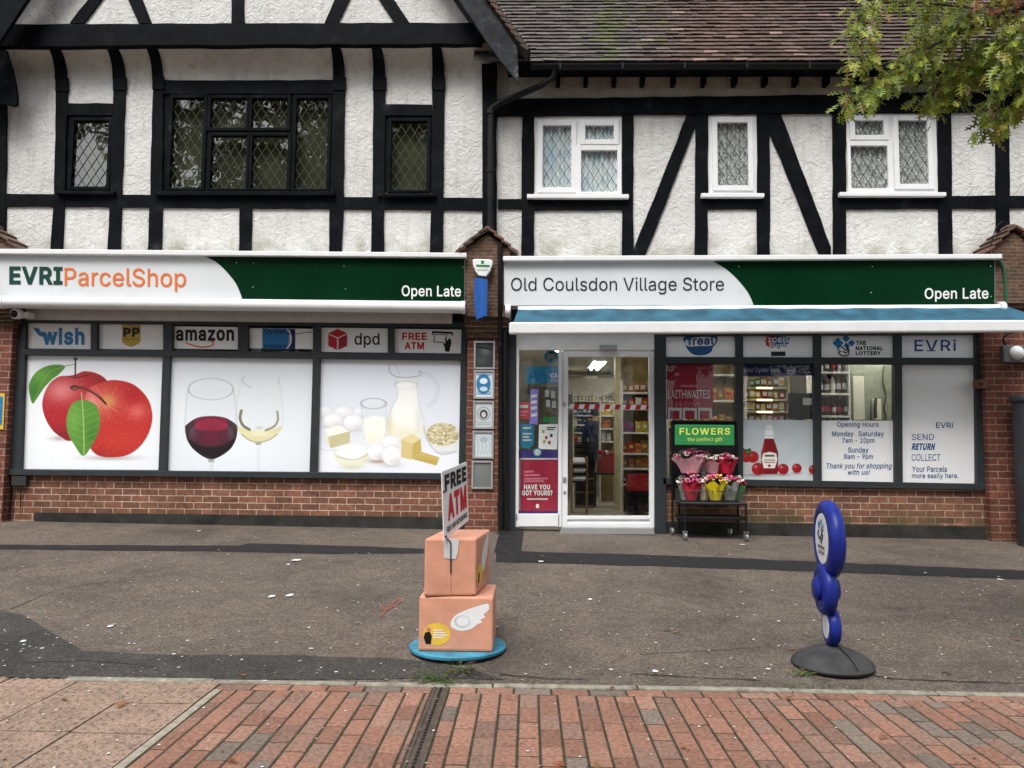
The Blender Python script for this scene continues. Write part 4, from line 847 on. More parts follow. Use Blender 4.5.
# eaves, rafter feet, gutter
YE = 9.22; zg = Z(760, 68, YE)
ZSO = Z(760, 77, WR)
XSO = X(507, 75, 9.29)
MB().box(XSO, XR1, YE+.066, WR-.001, ZSO, ZSO+.03).build('soffit', 'black_timber', rb)
MB().box(XSO, XR1, YE+.04, YE+.065, ZSO-.01, ZSO+.12).build('eaves_board', 'black_timber', rb)
for px in (558, 586, 614.5, 643, 674, 704.5, 735.5, 766, 797, 828, 860, 892, 924, 956, 988, 1020, 1052):
    MB().pr(px-2.0, 73.5, px+2.2, 83, 9.46, .15).build('rafter_foot', 'black_timber', rb, bevel=.005)
gt = MB(); seg = 10; vs = []; r = .058
xg0, xg1 = X(530, 66, YE), XR1
for xx in (xg0, xg1):
    for rr_ in (r, r-.006):
        for k in range(seg+1):
            a = math.pi+math.pi*k/seg; vs.append((xx, YE+math.cos(a)*rr_, zg+.04+math.sin(a)*rr_))
S1 = seg+1
for k in range(seg):
    gt.add([], [])
fs = []
for k in range(seg):
    fs += [(k, k+1, 2*S1+k+1, 2*S1+k), (S1+k+1, S1+k, 3*S1+k, 3*S1+k+1), (k+1, k, S1+k, S1+k+1), (2*S1+k, 2*S1+k+1, 3*S1+k+1, 3*S1+k)]
fs += [(0, 2*S1, 3*S1, S1), (seg, S1+seg, 3*S1+seg, 2*S1+seg)]
gt.add(vs, fs)
for px in range(560, 1100, 62): gt.box(X(px, 66, YE)-.012, X(px, 66, YE)+.012, YE-.062, YE+.06, zg-.03, zg+.052)
gt.build('gutter', 'black_metal', rb)
dp = MB()
P = [at(555, 70, 9.24), at(553, 78, 9.26), at(540, 86, 9.33), at(500, 103, 9.42), at(492, 108, 9.44), at(491, 118, 9.44), at(490.5, 180, 9.44), at(490.3, 236, 9.44)]
dp.tube(P, .04, 12)
for y in (112, 170): dp.lathe([(.05, -.03), (.05, .03)], at(490.7, y, 9.44), 12)
dp.build('downpipe', 'black_metal', rb, smooth=40)
# tiled roof: every tile its own slab in bonded courses
ang = R(52); ey, ez = YE-.03, Z(760, 66, YE)+.03; g = .108
nr = 0
while True:
    yy = ey+math.cos(ang)*g*nr; zz_ = ez+math.sin(ang)*g*nr
    if zz_ > at(760, 1.5, yy).z: break
    nr += 1
rt_ = MB(); tw = .168; ncol = int((XR1-XR0)/tw)+2
def tile_col(px, row):
    u = max(0.0, min(1.0, (px-615)/70)); u2 = max(0.0, min(1.0, (px-735)/120))
    base = np.array((.115, .103, .096))*(1-u)+np.array((.118, .078, .066))*u
    base = base*(1-.35*u2)+np.array((.09, .078, .07))*.35*u2
    base = base*random.uniform(.72, 1.3)
    ms = math.exp(-((px-602)/11)**2)*.95+.35*math.exp(-((px-645)/22)**2)*(1 if row < 6 else .2)+.6*math.exp(-((px-533)/12)**2)*(1 if row < 4 else 0)
    if random.random() < ms: base = base*.3+np.array((.085, .095, .032))*random.uniform(.6, 1.1)
    if random.random() < .05 and px > 640: base = base*1.8
    return tuple(base)
dv = Vector((0, math.cos(ang), math.sin(ang))); nv = Vector((0, -math.sin(ang), math.cos(ang)))
for r_ in range(nr):
    for c_ in range(ncol):
        x0 = XR0-.1+(c_+(.5 if r_ % 2 else 0))*tw; o = Vector((x0, ey, ez))+dv*(g*r_)
        a = random.uniform(-.003, .003); h = .033+random.uniform(-.004, .006); b = random.uniform(-.003, .004); L = g*1.35
        p0, p1 = o+nv*(h+a)+dv*b, o+Vector((tw-.004, 0, 0))+nv*(h-a)+dv*b
        q0, q1 = o+dv*L+nv*.004, o+Vector((tw-.004, 0, 0))+dv*L+nv*.004
        px = W/2+F*((o-CAM).dot(rt)/(o-CAM).dot(fw))
        rt_.add([p0, p1, q1, q0, p0-nv*.015, p1-nv*.015], [(0, 1, 2, 3), (4, 5, 1, 0), (0, 3, 4), (5, 2, 1)], None, tile_col(px, r_))
ry, rz_ = ey+math.cos(ang)*g*nr, ez+math.sin(ang)*g*nr
rt_.add([(XR0-.3, ey, ez-.005), (XR1, ey, ez-.005), (XR1, ry, rz_-.005), (XR0-.3, ry, rz_-.005), (XR0-.3, 2*ry-ey, ez), (XR1, 2*ry-ey, ez)], [(0, 1, 2, 3), (3, 2, 5, 4)], None, (.05, .045, .04))
roof = rt_.build('roof', 'roof_tile', rb)
rd = MB(); xx = XR0-.2; xk_ = X(630, 2, ry)
while xx < XR1:
    rd.lathe([(.07, 0), (.075, .43)], (xx, ry, rz_-.04), 10, (1, 0, 0), None, random.choice([(.25, .17, .14), (.3, .24, .2), (.2, .13, .11)]) if xx > xk_ else random.choice([(.07, .065, .06), (.06, .065, .04)])); xx += .45
rd.build('ridge', 'roof_tile', roof)
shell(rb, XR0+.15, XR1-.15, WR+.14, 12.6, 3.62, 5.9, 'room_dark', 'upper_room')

# ------------------------------------------------------------------ brick piers with corbelled, gabled caps
YP = 9.43; YPU = 9.24
def pier(parent, xl, xr, xu0, xu1, apex, eave, ybot, yc0, yc1, mat='deep_red_brick'):
    """lower shaft xl..xr, corbels between yc0 and yc1, upper block xu0..xu1, gabled cap"""
    a, b = X(xl, 420, YP), X(xr, 420, YP); zb = -.05
    p = MB(); p.box(a, b, YP, 9.72, zb, Z(500, yc1, YP)); sh = p.build('pier', mat, parent)
    c = MB(); A, B = X(xu0, 290, YPU), X(xu1, 290, YPU); n = 5; z0, z1 = Z(500, yc1, YPU), Z(500, yc0, YPU)
    for k in range(n):
        t = (k+1)/n; c.box(a+(A-a)*t, b+(B-b)*t, YP+(YPU-YP)*t, 9.7, z0+(z1-z0)*k/n, z0+(z1-z0)*(k+1)/n)
    ze = Z((xu0+xu1)/2, eave, YPU); za = Z((xu0+xu1)/2, apex, YPU); m = (A+B)/2
    c.prism([(A, YPU+.002, z1), (B, YPU+.002, z1), (B, YPU+.002, ze), (m, YPU+.002, za-.06), (A, YPU+.002, ze)], (0, .36, 0))
    c.build('corbelled_head', 'brown_brick', parent)
    t = MB(); o = .07
    for s in (-1, 1):
        e = Vector((m+s*((B-A)/2+o), YPU-.06, ze-.05)); ap = Vector((m, YPU-.06, za)); d = (e-ap); nn = Vector((-d.z*s, 0, d.x*s)).normalized()*s
        if nn.z < 0: nn = -nn
        for k in range(4):
            p0, p1 = ap+d*(k/4), ap+d*((k+1)/4)
            t.prism([p0+nn*.014, p1+nn*.04, p1+nn*.012, p0-nn*.012], (0, .42, 0), None, random.choice([(.20, .10, .07), (.13, .085, .065), (.17, .12, .09)]))
    t.ball((m, YPU+.1, za+.01), .05, 8, 6, (1.0, 3.0, .8), None, (.17, .10, .075))
    t.build('pier_cap', 'roof_tile', parent)
    return sh
pier(gb, -62, 7.5, -70, 13, 216, 247, 520, 308, 326)
pier(gb, 466.5, 504, 463.5, 510, 229, 250, 530, 312, 336)
pier(rb, 987, 1046, 992, 1040, 227, 250, 540, 296, 318)
pj = MB(); pj.tube([at(500, 243, 9.2), at(500.5, 300, 9.2), at(500, 316, 9.26), at(500.5, 336, 9.38), at(500.5, 534, 9.38)], .032, 12)
pj.tube([at(505.5, 300, 9.34), at(505, 380, 9.38), at(506, 528, 9.4)], .022, 10)
for y in (345, 425, 505): pj.lathe([(.042, -.025), (.042, .025)], at(500.5, y, 9.38), 12)
pj.build('downpipe', 'black_metal', gb, smooth=40)

# ================================================================== shopfront of the parcel shop
YF, YPO, YGL = 9.52, 9.575, 9.59
st = MB(); st.box(X(12, 500, 9.56), X(467, 500, 9.56), 9.56, 9.72, -.05, Z(240, 476, 9.56)); st.build('stall_riser', 'red_brick', gb)
pl = MB(); pl.prism([at(x, y, 9.545) for x, y in [(34, 512.5), (467, 517.5), (467, 560), (34, 560)]], (0, .05, 0)); pl.build('plinth', 'plinth', gb)
fr = MB()
def mem(mb, pts, Y=YF, d=.09): mb.pp(pts, Y, d)
mem(fr, [(16, 318), (26, 318), (20.5, 474), (8, 474)])
mem(fr, [(22, 317), (467, 322), (467, 327.5), (22, 322.5)], YF-.004)
mem(fr, [(22, 349), (467, 353.6), (467, 360.2), (22, 354.8)], YF-.006)
mem(fr, [(5, 469.5), (468, 473.5), (468, 480), (4, 475)], YF-.03, .14)
for a in ([(91, 321), (97, 321), (97, 352), (90.7, 352)], [(163, 321), (172.7, 321), (172, 352), (163, 352)], [(237.7, 322), (248, 322), (248, 352), (237.7, 352)], [(313, 323), (320, 323), (320, 353), (313, 353)], [(388, 324), (394, 324), (394, 354), (388, 354)],
          [(461.7, 322), (467, 322), (466.5, 476), (458.5, 476), (460.5, 360)], [(162.7, 353), (170, 353), (166, 472), (158.5, 472)], [(313, 354), (320, 354), (317, 473), (309.3, 473)]):
    mem(fr, a)
sw = fr.build('shop_window', 'dark_frame', gb, bevel=.004)
MB().poly([(20, 320), (465, 324), (460, 476), (14, 472)], YGL, None).build('pane', 'shop_glass', sw)
# pictures on the window
def apple_art():
    p = Print([(24.3, 355), (162.6, 355.5), (158.3, 470), (20, 469)], 2.4, 20, 350, .1627, (221, 225, 229))
    p.blend(.5*p.glow(350, 480, 420, 260), (236, 238, 241))
    rng = np.random.RandomState(3); sp = [(rng.randint(130, 820), rng.randint(130, 660)) for _ in range(420)]
    p.blend(.55*np.clip(p.glow(560, 664, 150, 14)+p.glow(250, 545, 60, 16), 0, 1), (150, 130, 132))
    A = [(300, 160), (240, 165), (185, 205), (148, 275), (138, 350), (160, 430), (205, 500), (260, 540), (310, 560), (430, 520), (520, 380), (560, 260), (535, 190), (480, 148), (400, 131), (345, 150)]
    B = [(420, 245), (470, 212), (540, 190), (600, 187), (680, 205), (745, 250), (795, 320), (814, 410), (800, 490), (765, 560), (715, 615), (650, 650), (570, 660), (490, 652), (440, 615), (400, 540), (380, 440), (385, 330)]
    m = p.pol(A, 5); p.blend(m, (196, 40, 48)); p.blend(m*.75*p.glow(255, 250, 110, 80), (236, 160, 158)); p.blend(m*.6*p.glow(210, 400, 90, 60), (206, 30, 40)); p.blend(m*.55*p.glow(250, 540, 90, 60), (120, 20, 30))
    p.blend(m*.6*p.glow(520, 200, 60, 60), (150, 20, 30)); p.blend(m*.7*p.line([(280, 152), (340, 172), (430, 150)], 9, 4), (120, 22, 26))
    for x, y in sp[:170]: p.blend(m*.5*p.ell(x, y, 2.6, 2.6), (240, 170, 160))
    L1 = [(278, 100), (200, 92), (130, 115), (80, 160), (55, 220), (60, 280), (78, 332), (110, 290), (150, 232), (200, 180), (240, 150)]
    l = p.pol(L1, 4); p.blend(l, (92, 156, 52)); p.blend(l*.7*p.glow(120, 150, 60, 50), (128, 190, 80)); p.blend(l*.6*p.glow(90, 270, 40, 60), (58, 122, 36)); p.blend(l*.6*p.line([(275, 102), (170, 150), (80, 325)], 4, 6), (160, 200, 110))
    p.blend(p.line([(275, 100), (340, 88)], 4), (110, 120, 80)); p.blend(p.line([(342, 55), (340, 170)], 9), (70, 40, 30)); p.blend(p.ell(342, 55, 12, 9), (92, 58, 40))
    m = p.pol(B, 5); p.blend(m, (212, 48, 46)); ang = np.arctan2(p.Y-320, p.X-530); rr = np.hypot(p.X-530, p.Y-320)
    p.blend(m*np.clip(1-rr/170, 0, 1)**1.3*(.45+.22*np.sin(ang*23+3*np.sin(ang*4)+rr*.03)), (240, 190, 150)); p.blend(m*.8*p.glow(545, 315, 45, 40), (226, 170, 90))
    p.blend(m*.75*p.glow(440, 330, 55, 90), (238, 168, 160)); p.blend(m*.65*p.glow(720, 380, 60, 50), (240, 140, 130)); p.blend(m*.55*p.glow(620, 560, 200, 100), (228, 72, 50))
    p.blend(m*.7*np.clip((rr-300)/160, 0, 1)*(p.X > 600), (178, 26, 38)); p.blend(m*.5*p.glow(700, 270, 70, 60), (196, 24, 34)); p.blend(m*.45*p.glow(480, 640, 120, 40), (160, 30, 30))
    for x, y in sp[170:]: p.blend(m*.45*p.ell(x, y, 2.8, 2.8), (246, 180, 150))
    p.blend(p.line([(318, 232), (350, 228), (420, 248), (480, 285), (528, 332)], 13, 5), (74, 32, 30)); p.blend(.7*p.line([(325, 230), (420, 246), (490, 290)], 4, 5), (170, 110, 90)); p.blend(p.ring(335, 233, 22, 13, 7), (100, 60, 50))
    L2 = [(385, 308), (430, 318), (472, 345), (492, 405), (490, 480), (458, 560), (392, 652), (335, 585), (298, 520), (285, 450), (297, 380), (328, 325)]
    l = p.pol(L2, 5); p.blend(l, (100, 162, 58)); p.blend(l*.6*p.glow(330, 420, 50, 90), (134, 190, 88)); p.blend(l*.6*p.glow(450, 520, 50, 80), (66, 128, 40))
    v = p.line([(378, 265), (384, 330), (392, 480), (394, 640)], 6, 5); p.blend(v, (178, 208, 130))
    for k in range(6):
        y = 350+k*42
        for s in (-1, 1): p.blend(l*.6*p.line([(388, y+30), (388+s*95, y-12)], 3), (160, 200, 112))
    return p
def wine_art():
    p = Print([(170, 356.5), (312.8, 357.8), (309.6, 471.8), (166, 470.5)], 2.4, 165, 350, .1628, (214, 220, 226))
    p.blend(.5*p.glow(480, 560, 420, 240), (232, 236, 241)); p.blend(.5*p.glow(120, 340, 120, 200), (224, 229, 233))
    bowl = [(143, 242), (128, 360), (122, 480), (140, 560), (190, 625), (285, 672), (385, 625), (432, 560), (447, 480), (436, 360), (420, 242)]
    p.blend(.35*p.pol(bowl, 4), (205, 212, 218))
    for s in ([(143, 242), (128, 360), (122, 480), (140, 560)], [(420, 242), (436, 360), (447, 480), (432, 560)]): p.blend(.55*p.line(s, 4, 4), (160, 168, 172))
    p.blend(.75*p.ring(282, 242, 138, 66, 4), (158, 165, 168))
    W_ = [(124, 480), (140, 455), (200, 418), (285, 408), (370, 418), (432, 455), (446, 480), (434, 555), (388, 622), (285, 672), (188, 622), (138, 555)]
    w = p.pol(W_, 4); p.blend(w, (60, 36, 44)); p.blend(w*.9*p.pol([(185, 440), (285, 405), (385, 440), (400, 540), (330, 585), (240, 585), (165, 540)], 4, 14), (96, 34, 56))
    p.blend(w*.95*p.pol([(180, 450), (205, 420), (285, 408), (365, 420), (388, 450), (370, 490), (285, 500), (200, 490)], 4, 16), (176, 44, 78)); p.blend(w*.6*p.glow(285, 520, 60, 70), (130, 28, 60))
    p.blend(w*.55*(p.glow(165, 500, 28, 50)+p.glow(410, 500, 26, 60)), (120, 108, 116)); p.blend(w*p.pol([(130, 540), (200, 585), (285, 600), (370, 585), (438, 540), (420, 600), (285, 690), (150, 600)], 4, 10), (32, 18, 24)); p.blend(w*.8*p.ring(285, 545, 152, 125, 5), (40, 24, 30))
    p.blend(w*.5*p.line([(150, 585), (210, 640), (285, 665)], 4, 4), (120, 105, 112))
    p.blend(p.pol([(262, 672), (308, 672), (300, 690), (270, 690)]), (165, 170, 172)); p.blend(.5*p.pol([(270, 690), (300, 690), (298, 740), (272, 740)]), (200, 206, 210))
    b2 = [(470, 175), (440, 330), (432, 440), (460, 520), (520, 560), (575, 572), (640, 560), (700, 515), (728, 440), (722, 330), (700, 175)]
    p.blend(.25*p.pol(b2, 4), (208, 214, 214))
    for s in ([(470, 175), (446, 330), (434, 440), (452, 500)], [(700, 175), (722, 330), (728, 440), (708, 500)]): p.blend(.35*p.line(s, 4, 4), (170, 178, 176))
    p.blend(.5*p.line([(490, 160), (478, 185), (490, 210), (530, 232)], 6, 4), (150, 158, 158)); p.blend(.35*p.line([(700, 165), (704, 190), (690, 212)], 5, 4), (160, 166, 166))
    y = p.pol([(446, 470), (500, 490), (580, 498), (660, 490), (716, 470), (690, 520), (630, 558), (575, 568), (520, 558), (470, 520)], 4); p.blend(y, (222, 216, 172)); p.blend(y*.6*p.glow(580, 515, 70, 20), (240, 236, 208))
    p.blend(.85*p.line([(470, 375), (462, 420), (480, 465), (520, 490)], 17, 5), (120, 112, 84)); p.blend(.75*p.line([(690, 380), (694, 430), (672, 470), (620, 495)], 14, 5), (142, 138, 112)); p.blend(.7*p.line([(470, 520), (520, 556), (575, 568), (640, 554), (690, 518)], 6, 5), (150, 142, 104))
    p.blend(.5*p.ell(580, 480, 24, 10), (188, 184, 168)); p.blend(p.pol([(552, 572), (596, 572), (588, 584), (560, 584)]), (160, 164, 150)); p.blend(.35*p.pol([(562, 584), (588, 584), (584, 745), (566, 745)]), (206, 212, 216))
    return p
def milk_art():
    p = Print([(320, 358.3), (460.7, 360.5), (459, 473.5), (317, 472)], 2.4, 315, 355, .1628, (216, 221, 230))
    p.blend(np.clip((p.Y-500)/160, 0, .7), (230, 232, 238)); p.blend(.4*p.glow(250, 200, 300, 150), (226, 230, 238))
    def egg(x, y, rx, ry, a=1.0):
        p.blend(a*.5*p.glow(x, y+ry*.95, rx, ry*.3), (170, 165, 160)); m = a*p.ell(x, y, rx, ry); p.blend(m, (226, 226, 228)); p.blend(m*.8*p.glow(x-rx*.2, y-ry*.3, rx*.6, ry*.5), (246, 246, 248)); p.blend(m*.5*p.glow(x+rx*.5, y+ry*.7, rx*.6, ry*.4), (198, 192, 188)); p.blend(a*.4*p.ring(x, y, rx, ry, 3), (190, 190, 196))
    egg(60, 350, 50, 36, .5); egg(175, 355, 58, 40, .6); egg(270, 355, 40, 36, .4); egg(110, 402, 62, 42, .9); egg(235, 415, 60, 48, .9)
    # jug
    J = [(500, 150), (510, 250), (470, 330), (445, 400), (440, 470), (455, 510), (560, 530), (650, 515), (672, 460), (665, 390), (640, 320), (628, 220), (630, 150)]
    j = p.pol(J, 5); p.blend(.55*j, (226, 228, 226)); p.blend(j*.8*p.pol([(512, 190), (628, 190), (640, 330), (650, 500), (480, 510), (480, 340)], 3, 10), (238, 238, 232)); p.blend(j*.6*p.glow(550, 490, 140, 60), (226, 220, 186)); p.blend(j*.6*p.glow(455, 430, 25, 60), (222, 212, 160)); p.blend(j*.4*p.glow(640, 400, 25, 120), (196, 200, 200))
    p.blend(.55*p.line([(500, 150), (510, 250), (470, 330), (445, 400), (440, 470)], 4, 4), (176, 182, 186)); p.blend(.5*p.line([(630, 150), (628, 220), (645, 320), (670, 400), (672, 470)], 4, 4), (180, 186, 190))
    p.blend(.75*p.line([(460, 60), (455, 90), (485, 128), (560, 140), (640, 128), (655, 108), (640, 98)], 7, 5), (158, 168, 176)); p.blend(.6*p.line([(465, 60), (500, 70), (520, 120)], 5, 4), (170, 178, 186)); p.blend(.5*p.ring(560, 185, 68, 24, 5), (190, 194, 196)); p.blend(.8*p.ell(560, 190, 60, 20), (240, 240, 238))
    p.blend(.45*p.line([(640, 120), (700, 130), (745, 180), (745, 250), (715, 300), (690, 315)], 22, 6), (202, 208, 216)); p.blend(.5*p.line([(640, 108), (710, 118), (760, 180), (758, 255), (720, 318)], 4, 6), (178, 186, 194))
    # tumbler
    t = p.pol([(285, 300), (438, 300), (428, 520), (400, 545), (330, 545), (308, 520)]); p.blend(.35*t, (214, 218, 222)); p.blend(p.pol([(297, 395), (430, 385), (426, 515), (400, 545), (325, 545), (305, 515)], 2, 8), (236, 236, 228)); p.blend(.5*p.glow(350, 520, 60, 40), (226, 222, 196))
    p.blend(.65*p.ring(360, 300, 77, 32, 6), (160, 168, 172)); p.blend(.4*p.line([(284, 300), (308, 525)], 4), (170, 176, 180)); p.blend(.4*p.line([(438, 300), (428, 520)], 4), (170, 176, 180))
    # butter
    p.blend(p.pol([(62, 455), (150, 435), (215, 470), (80, 505)]), (240, 238, 226)); p.blend(p.pol([(80, 503), (215, 470), (215, 540), (95, 575)]), (204, 198, 156)); p.blend(p.pol([(62, 455), (80, 503), (95, 575), (70, 540)]), (226, 222, 200))
    # bowl of cream
    b = p.pol([(118, 600), (140, 660), (190, 702), (240, 706), (295, 690), (325, 640), (332, 590), (225, 560)], 4); p.blend(b, (226, 226, 208)); p.blend(p.ell(225, 600, 106, 44), (214, 212, 196)); p.blend(p.pol([(130, 610), (150, 570), (210, 555), (250, 548), (310, 575), (322, 600), (240, 640)], 4), (240, 240, 232)); p.blend(.6*p.line([(135, 625), (225, 645), (320, 620)], 4, 4), (176, 174, 150)); p.blend(.4*p.glow(225, 690, 70, 14), (190, 188, 170))
    egg(465, 540, 52, 44, .9); p.blend(.7*p.glow(390, 655, 55, 12), (176, 130, 106)); egg(376, 592, 52, 55); egg(472, 618, 60, 60)
    # cheese
    p.blend(p.pol([(530, 520), (600, 488), (650, 520), (655, 590), (600, 640), (535, 630)]), (212, 188, 108)); p.blend(p.pol([(530, 520), (600, 545), (598, 645), (530, 630)]), (224, 204, 140)); p.blend(p.pol([(530, 520), (605, 488), (650, 518), (600, 548)]), (230, 216, 164))
    p.blend(p.pol([(600, 640), (650, 595), (765, 630), (745, 680)]), (214, 188, 104)); p.blend(.7*p.line([(610, 640), (750, 660)], 5), (200, 166, 60)); p.blend(.7*p.line([(640, 610), (758, 640)], 4), (240, 216, 120))
    # bowl of curds
    b = p.pol([(668, 450), (700, 540), (760, 605), (830, 610), (875, 580), (885, 450), (780, 420)], 4); p.blend(.6*b, (214, 216, 212)); m = p.ell(785, 490, 100, 72); p.blend(.9*m, (206, 198, 164))
    rng = np.random.RandomState(5)
    for _ in range(230):
        x, y = rng.uniform(690, 875), rng.uniform(425, 560); c = rng.choice([0, 1, 2]); p.blend(m*.7*p.ell(x, y, rng.uniform(4, 11), rng.uniform(3, 7)), [(236, 232, 210), (170, 160, 120), (198, 176, 110)][c])
    p.blend(.55*p.line([(668, 440), (690, 525), (750, 600), (800, 612), (870, 590)], 6, 5), (150, 156, 156)); p.blend(.4*p.glow(800, 600, 60, 8), (180, 180, 180))
    p.blend(.4*p.line([(10, 570), (80, 588), (140, 585)], 5, 3), (176, 182, 190))
    return p
tag(apple_art().sheet('window_picture', YPO, 'print_gloss'), 'window picture of two red apples with green leaves on white', 'window picture', 'pictures filling the parcel shop windows')
tag(wine_art().sheet('window_picture', YPO, 'print_gloss'), 'window picture of a red and a white wine glass on pale grey', 'window picture', 'pictures filling the parcel shop windows')
tag(milk_art().sheet('window_picture', YPO, 'print_gloss'), 'window picture of milk jug, eggs, butter and cheese on white', 'window picture', 'pictures filling the parcel shop windows')

def sticker(name, label, pts, Y, mat='white_paint', cat='window sticker', group=None):
    t = thing(name, label, cat, at(pts[-1][0], pts[-1][1], Y), group)
    if mat in ('white_paint', 'sign_white'): mat = 'vinyl_white'
    MB().pp(pts, Y, .004).build('sheet', mat, t); return t
G1 = 'white panels over the parcel shop windows'
def quad(x0, y0, x1, y1, dy=.8): return [(x0, y0), (x1, y0+dy), (x1, y1+dy), (x0, y1)]
Yt = YPO-.003
s = sticker('transom_panel', 'white transom panel with a blue wish logo', quad(26, 323, 90.7, 348.3), YPO, group=G1)
mb = MB(); tpx(mb, 'wish', 42, 327.5, 84.5, 345, Yt, 'bright_blue_ink', bold=.035)
mb.poly(catmull([(33.5, 328), (39, 328.5), (41, 332), (47, 334), (45, 337), (39, 335.5), (36, 332)], 4), Yt-.001, 'bright_blue_ink'); mb.build('logo', None, s)
s = sticker('transom_panel', 'white transom panel with a black and gold shield logo', quad(97, 323.8, 163, 348.8), YPO, group=G1)
mb = MB(); mb.poly([(122, 325), (140.5, 325), (140.5, 342), (136, 345), (131, 347), (126, 345), (122, 342)], Yt, 'gold_ink')
tpx(mb, 'PP', 123.3, 327.5, 139.6, 336.8, Yt-.001, 'black_ink', bold=.05); tpx(mb, 'PayPoint', 123.5, 338, 139, 340.5, Yt-.001, 'black_ink'); mb.build('logo', None, s)
s = sticker('transom_panel', 'white transom panel with black amazon lettering and orange smile', quad(172.7, 326.3, 237.7, 348.6), YPO, group=G1)
mb = MB(); tpx(mb, 'amazon', 175.8, 329.5, 234, 341, Yt, 'black_ink', bold=.03)
sm = catmull([(185, 341.5), (195, 345.2), (205, 346.3), (214, 344)], 4, False); mb.poly(sm+[(x, y+1.5) for x, y in reversed(sm)], Yt, 'orange_ink'); mb.poly([(209, 341), (214.5, 340.8), (213, 345), (212, 342.3)], Yt, 'orange_ink'); mb.build('logo', None, s)
s = sticker('transom_panel', 'white transom panel with a blue oyster top-up sticker', quad(248, 328, 312.8, 348.2), YPO, group=G1)
mb = MB(); mb.poly([(262.3, 328.4), (290, 328.8), (288, 349), (262.3, 348.5)], Yt, 'bright_blue_ink'); mb.poly([(290, 329), (295.2, 329), (295.2, 348.6), (288, 348.6), (289.6, 339)], Yt, 'navy_ink')
c = catmull([(286, 328.8), (289.6, 334), (289.6, 343), (286, 348.7)], 4, False); mb.poly(c+[(x+1.7, y) for x, y in reversed(c)], Yt-.001, 'white_ink')
tpx(mb, 'Oyster', 264.5, 329, 286, 335, Yt-.0015, 'navy_ink', bold=.02); tpx(mb, 'Available', 264, 343.6, 286.5, 348, Yt-.0015, 'navy_ink', bold=.02)
mb.tube([at(x, y, Yt-.003) for x, y in catmull([(284, 333), (297, 333.8), (306, 332.5), (312, 332)], 4, False)], .0035, 5, 'black_ink'); mb.build('logo', None, s)
s = sticker('transom_panel', 'white transom panel with a red cube and dpd lettering', quad(320, 327.6, 387.7, 351.8), YPO, group=G1)
mb = MB(); mb.poly([(337.6, 329), (347, 333), (347, 333.5), (337.7, 337.5), (328.4, 333.5), (328.4, 333)], Yt, 'red_ink'); mb.poly([(328.3, 334.3), (337, 338.3), (337, 350), (328.3, 345.8)], Yt, 'red_ink'); mb.poly([(338.3, 338.3), (347.2, 334.3), (347.2, 345.8), (338.3, 350)], Yt, 'crimson_ink')
tpx(mb, 'dpd', 354.5, 333, 379.5, 348, Yt, 'dark_ink', bold=.01); mb.build('logo', None, s)
s = sticker('transom_panel', 'white transom panel reading FREE ATM beside a hand drawing money', quad(394, 328.8, 461.8, 352.6), YPO, group=G1)
mb = MB(); tpx(mb, 'FREE', 402.2, 332.5, 426.8, 340, Yt, 'red_ink', bold=.03); tpx(mb, 'ATM', 404.5, 342, 424, 349.3, Yt, 'red_ink', bold=.03)
for a in ([(432, 331), (453, 332), (453, 334), (432, 333)], [(432.3, 331), (433.6, 331), (433.6, 335), (432.3, 335)], [(451.8, 332), (453, 332), (453, 336), (451.8, 336)]): mb.poly(a, Yt, 'black_ink')
for a in ([(434.5, 334), (447, 334.5), (447, 335.2), (434.5, 334.7)], [(434.5, 334), (435.2, 334), (434.2, 342), (433.4, 342)], [(433.6, 341.4), (444, 342), (444, 342.8), (433.6, 342.2)], [(446.3, 334.5), (447, 334.5), (446.5, 339), (445.8, 339)]): mb.poly(a, Yt, 'dark_ink')
mb.poly(catmull([(445, 338), (446.4, 337.4), (447.2, 341), (449, 338.5), (450.6, 339), (451.2, 343), (450, 348), (449.4, 351.5), (445.2, 351), (444.6, 347), (443, 343.5), (445.2, 343)], 3), Yt-.001, 'black_ink'); mb.build('picture', None, s)

# ------------------------------------------------------------------ fascia signs and awnings
def bez(pts, n=5): return catmull(pts, n, False)
sg = thing('shop_sign', 'long shop sign reading EVRI ParcelShop, green right end', 'sign', at(235, 300, 9.25))
YS = 9.22
MB().pp([(-2, 253), (464.5, 257), (464.5, 301), (-2, 299)], YS, .28).build('panel', 'sign_white', sg)
MB().pp(bez([(203, 255.5), (216.7, 262.5), (228, 273.3), (236.7, 285), (242.7, 300)])+[(464.3, 300.9), (464.3, 257.6)], YS-.003, .003).build('green_panel', 'sign_green', sg)
MB().pp([(-14, 248.5), (466.5, 252.7), (466.5, 257.3), (-14, 253.5)], YS-.07, .3).build('top_trim', 'white_plastic', sg, bevel=.008)
mb = MB(); tpx(mb, 'EVRI', 9.2, 266.3, 62.5, 284.3, YS-.005, 'green_ink', bold=.034, spacing=1.0, dy=.5); mb.build('lettering', None, sg); mb = MB(); tpx(mb, 'ParcelShop', 64.5, 267.5, 186, 290.5, YS-.005, 'orange_ink', bold=.006, dy=1.3); mb.build('lettering', None, sg); mb = MB(); tpx(mb, 'Open Late', 401.7, 285.3, 461, 299, YS-.006, 'white_ink', bold=.012, dy=.4); mb.build('lettering', None, sg)
mb = MB()
for x, y in ((344, 266), (345.5, 289), (463, 267), (236.5, 262.5), (253.5, 263), (253, 287)): mb.lathe([(.006, 0), (.004, .006)], at(x, y, YS-.003), 8, (0, -1, 0))
mb.build('screw', 'white_plastic', sg)
aw = thing('awning', 'closed white roller awning under the parcel shop sign', 'awning', at(235, 313, 9.2))
MB().pp([(26, 306), (452, 311.5), (452, 323.5), (26, 319.5)], 9.47, .06).build('back_board', 'offwhite_soffit', aw)
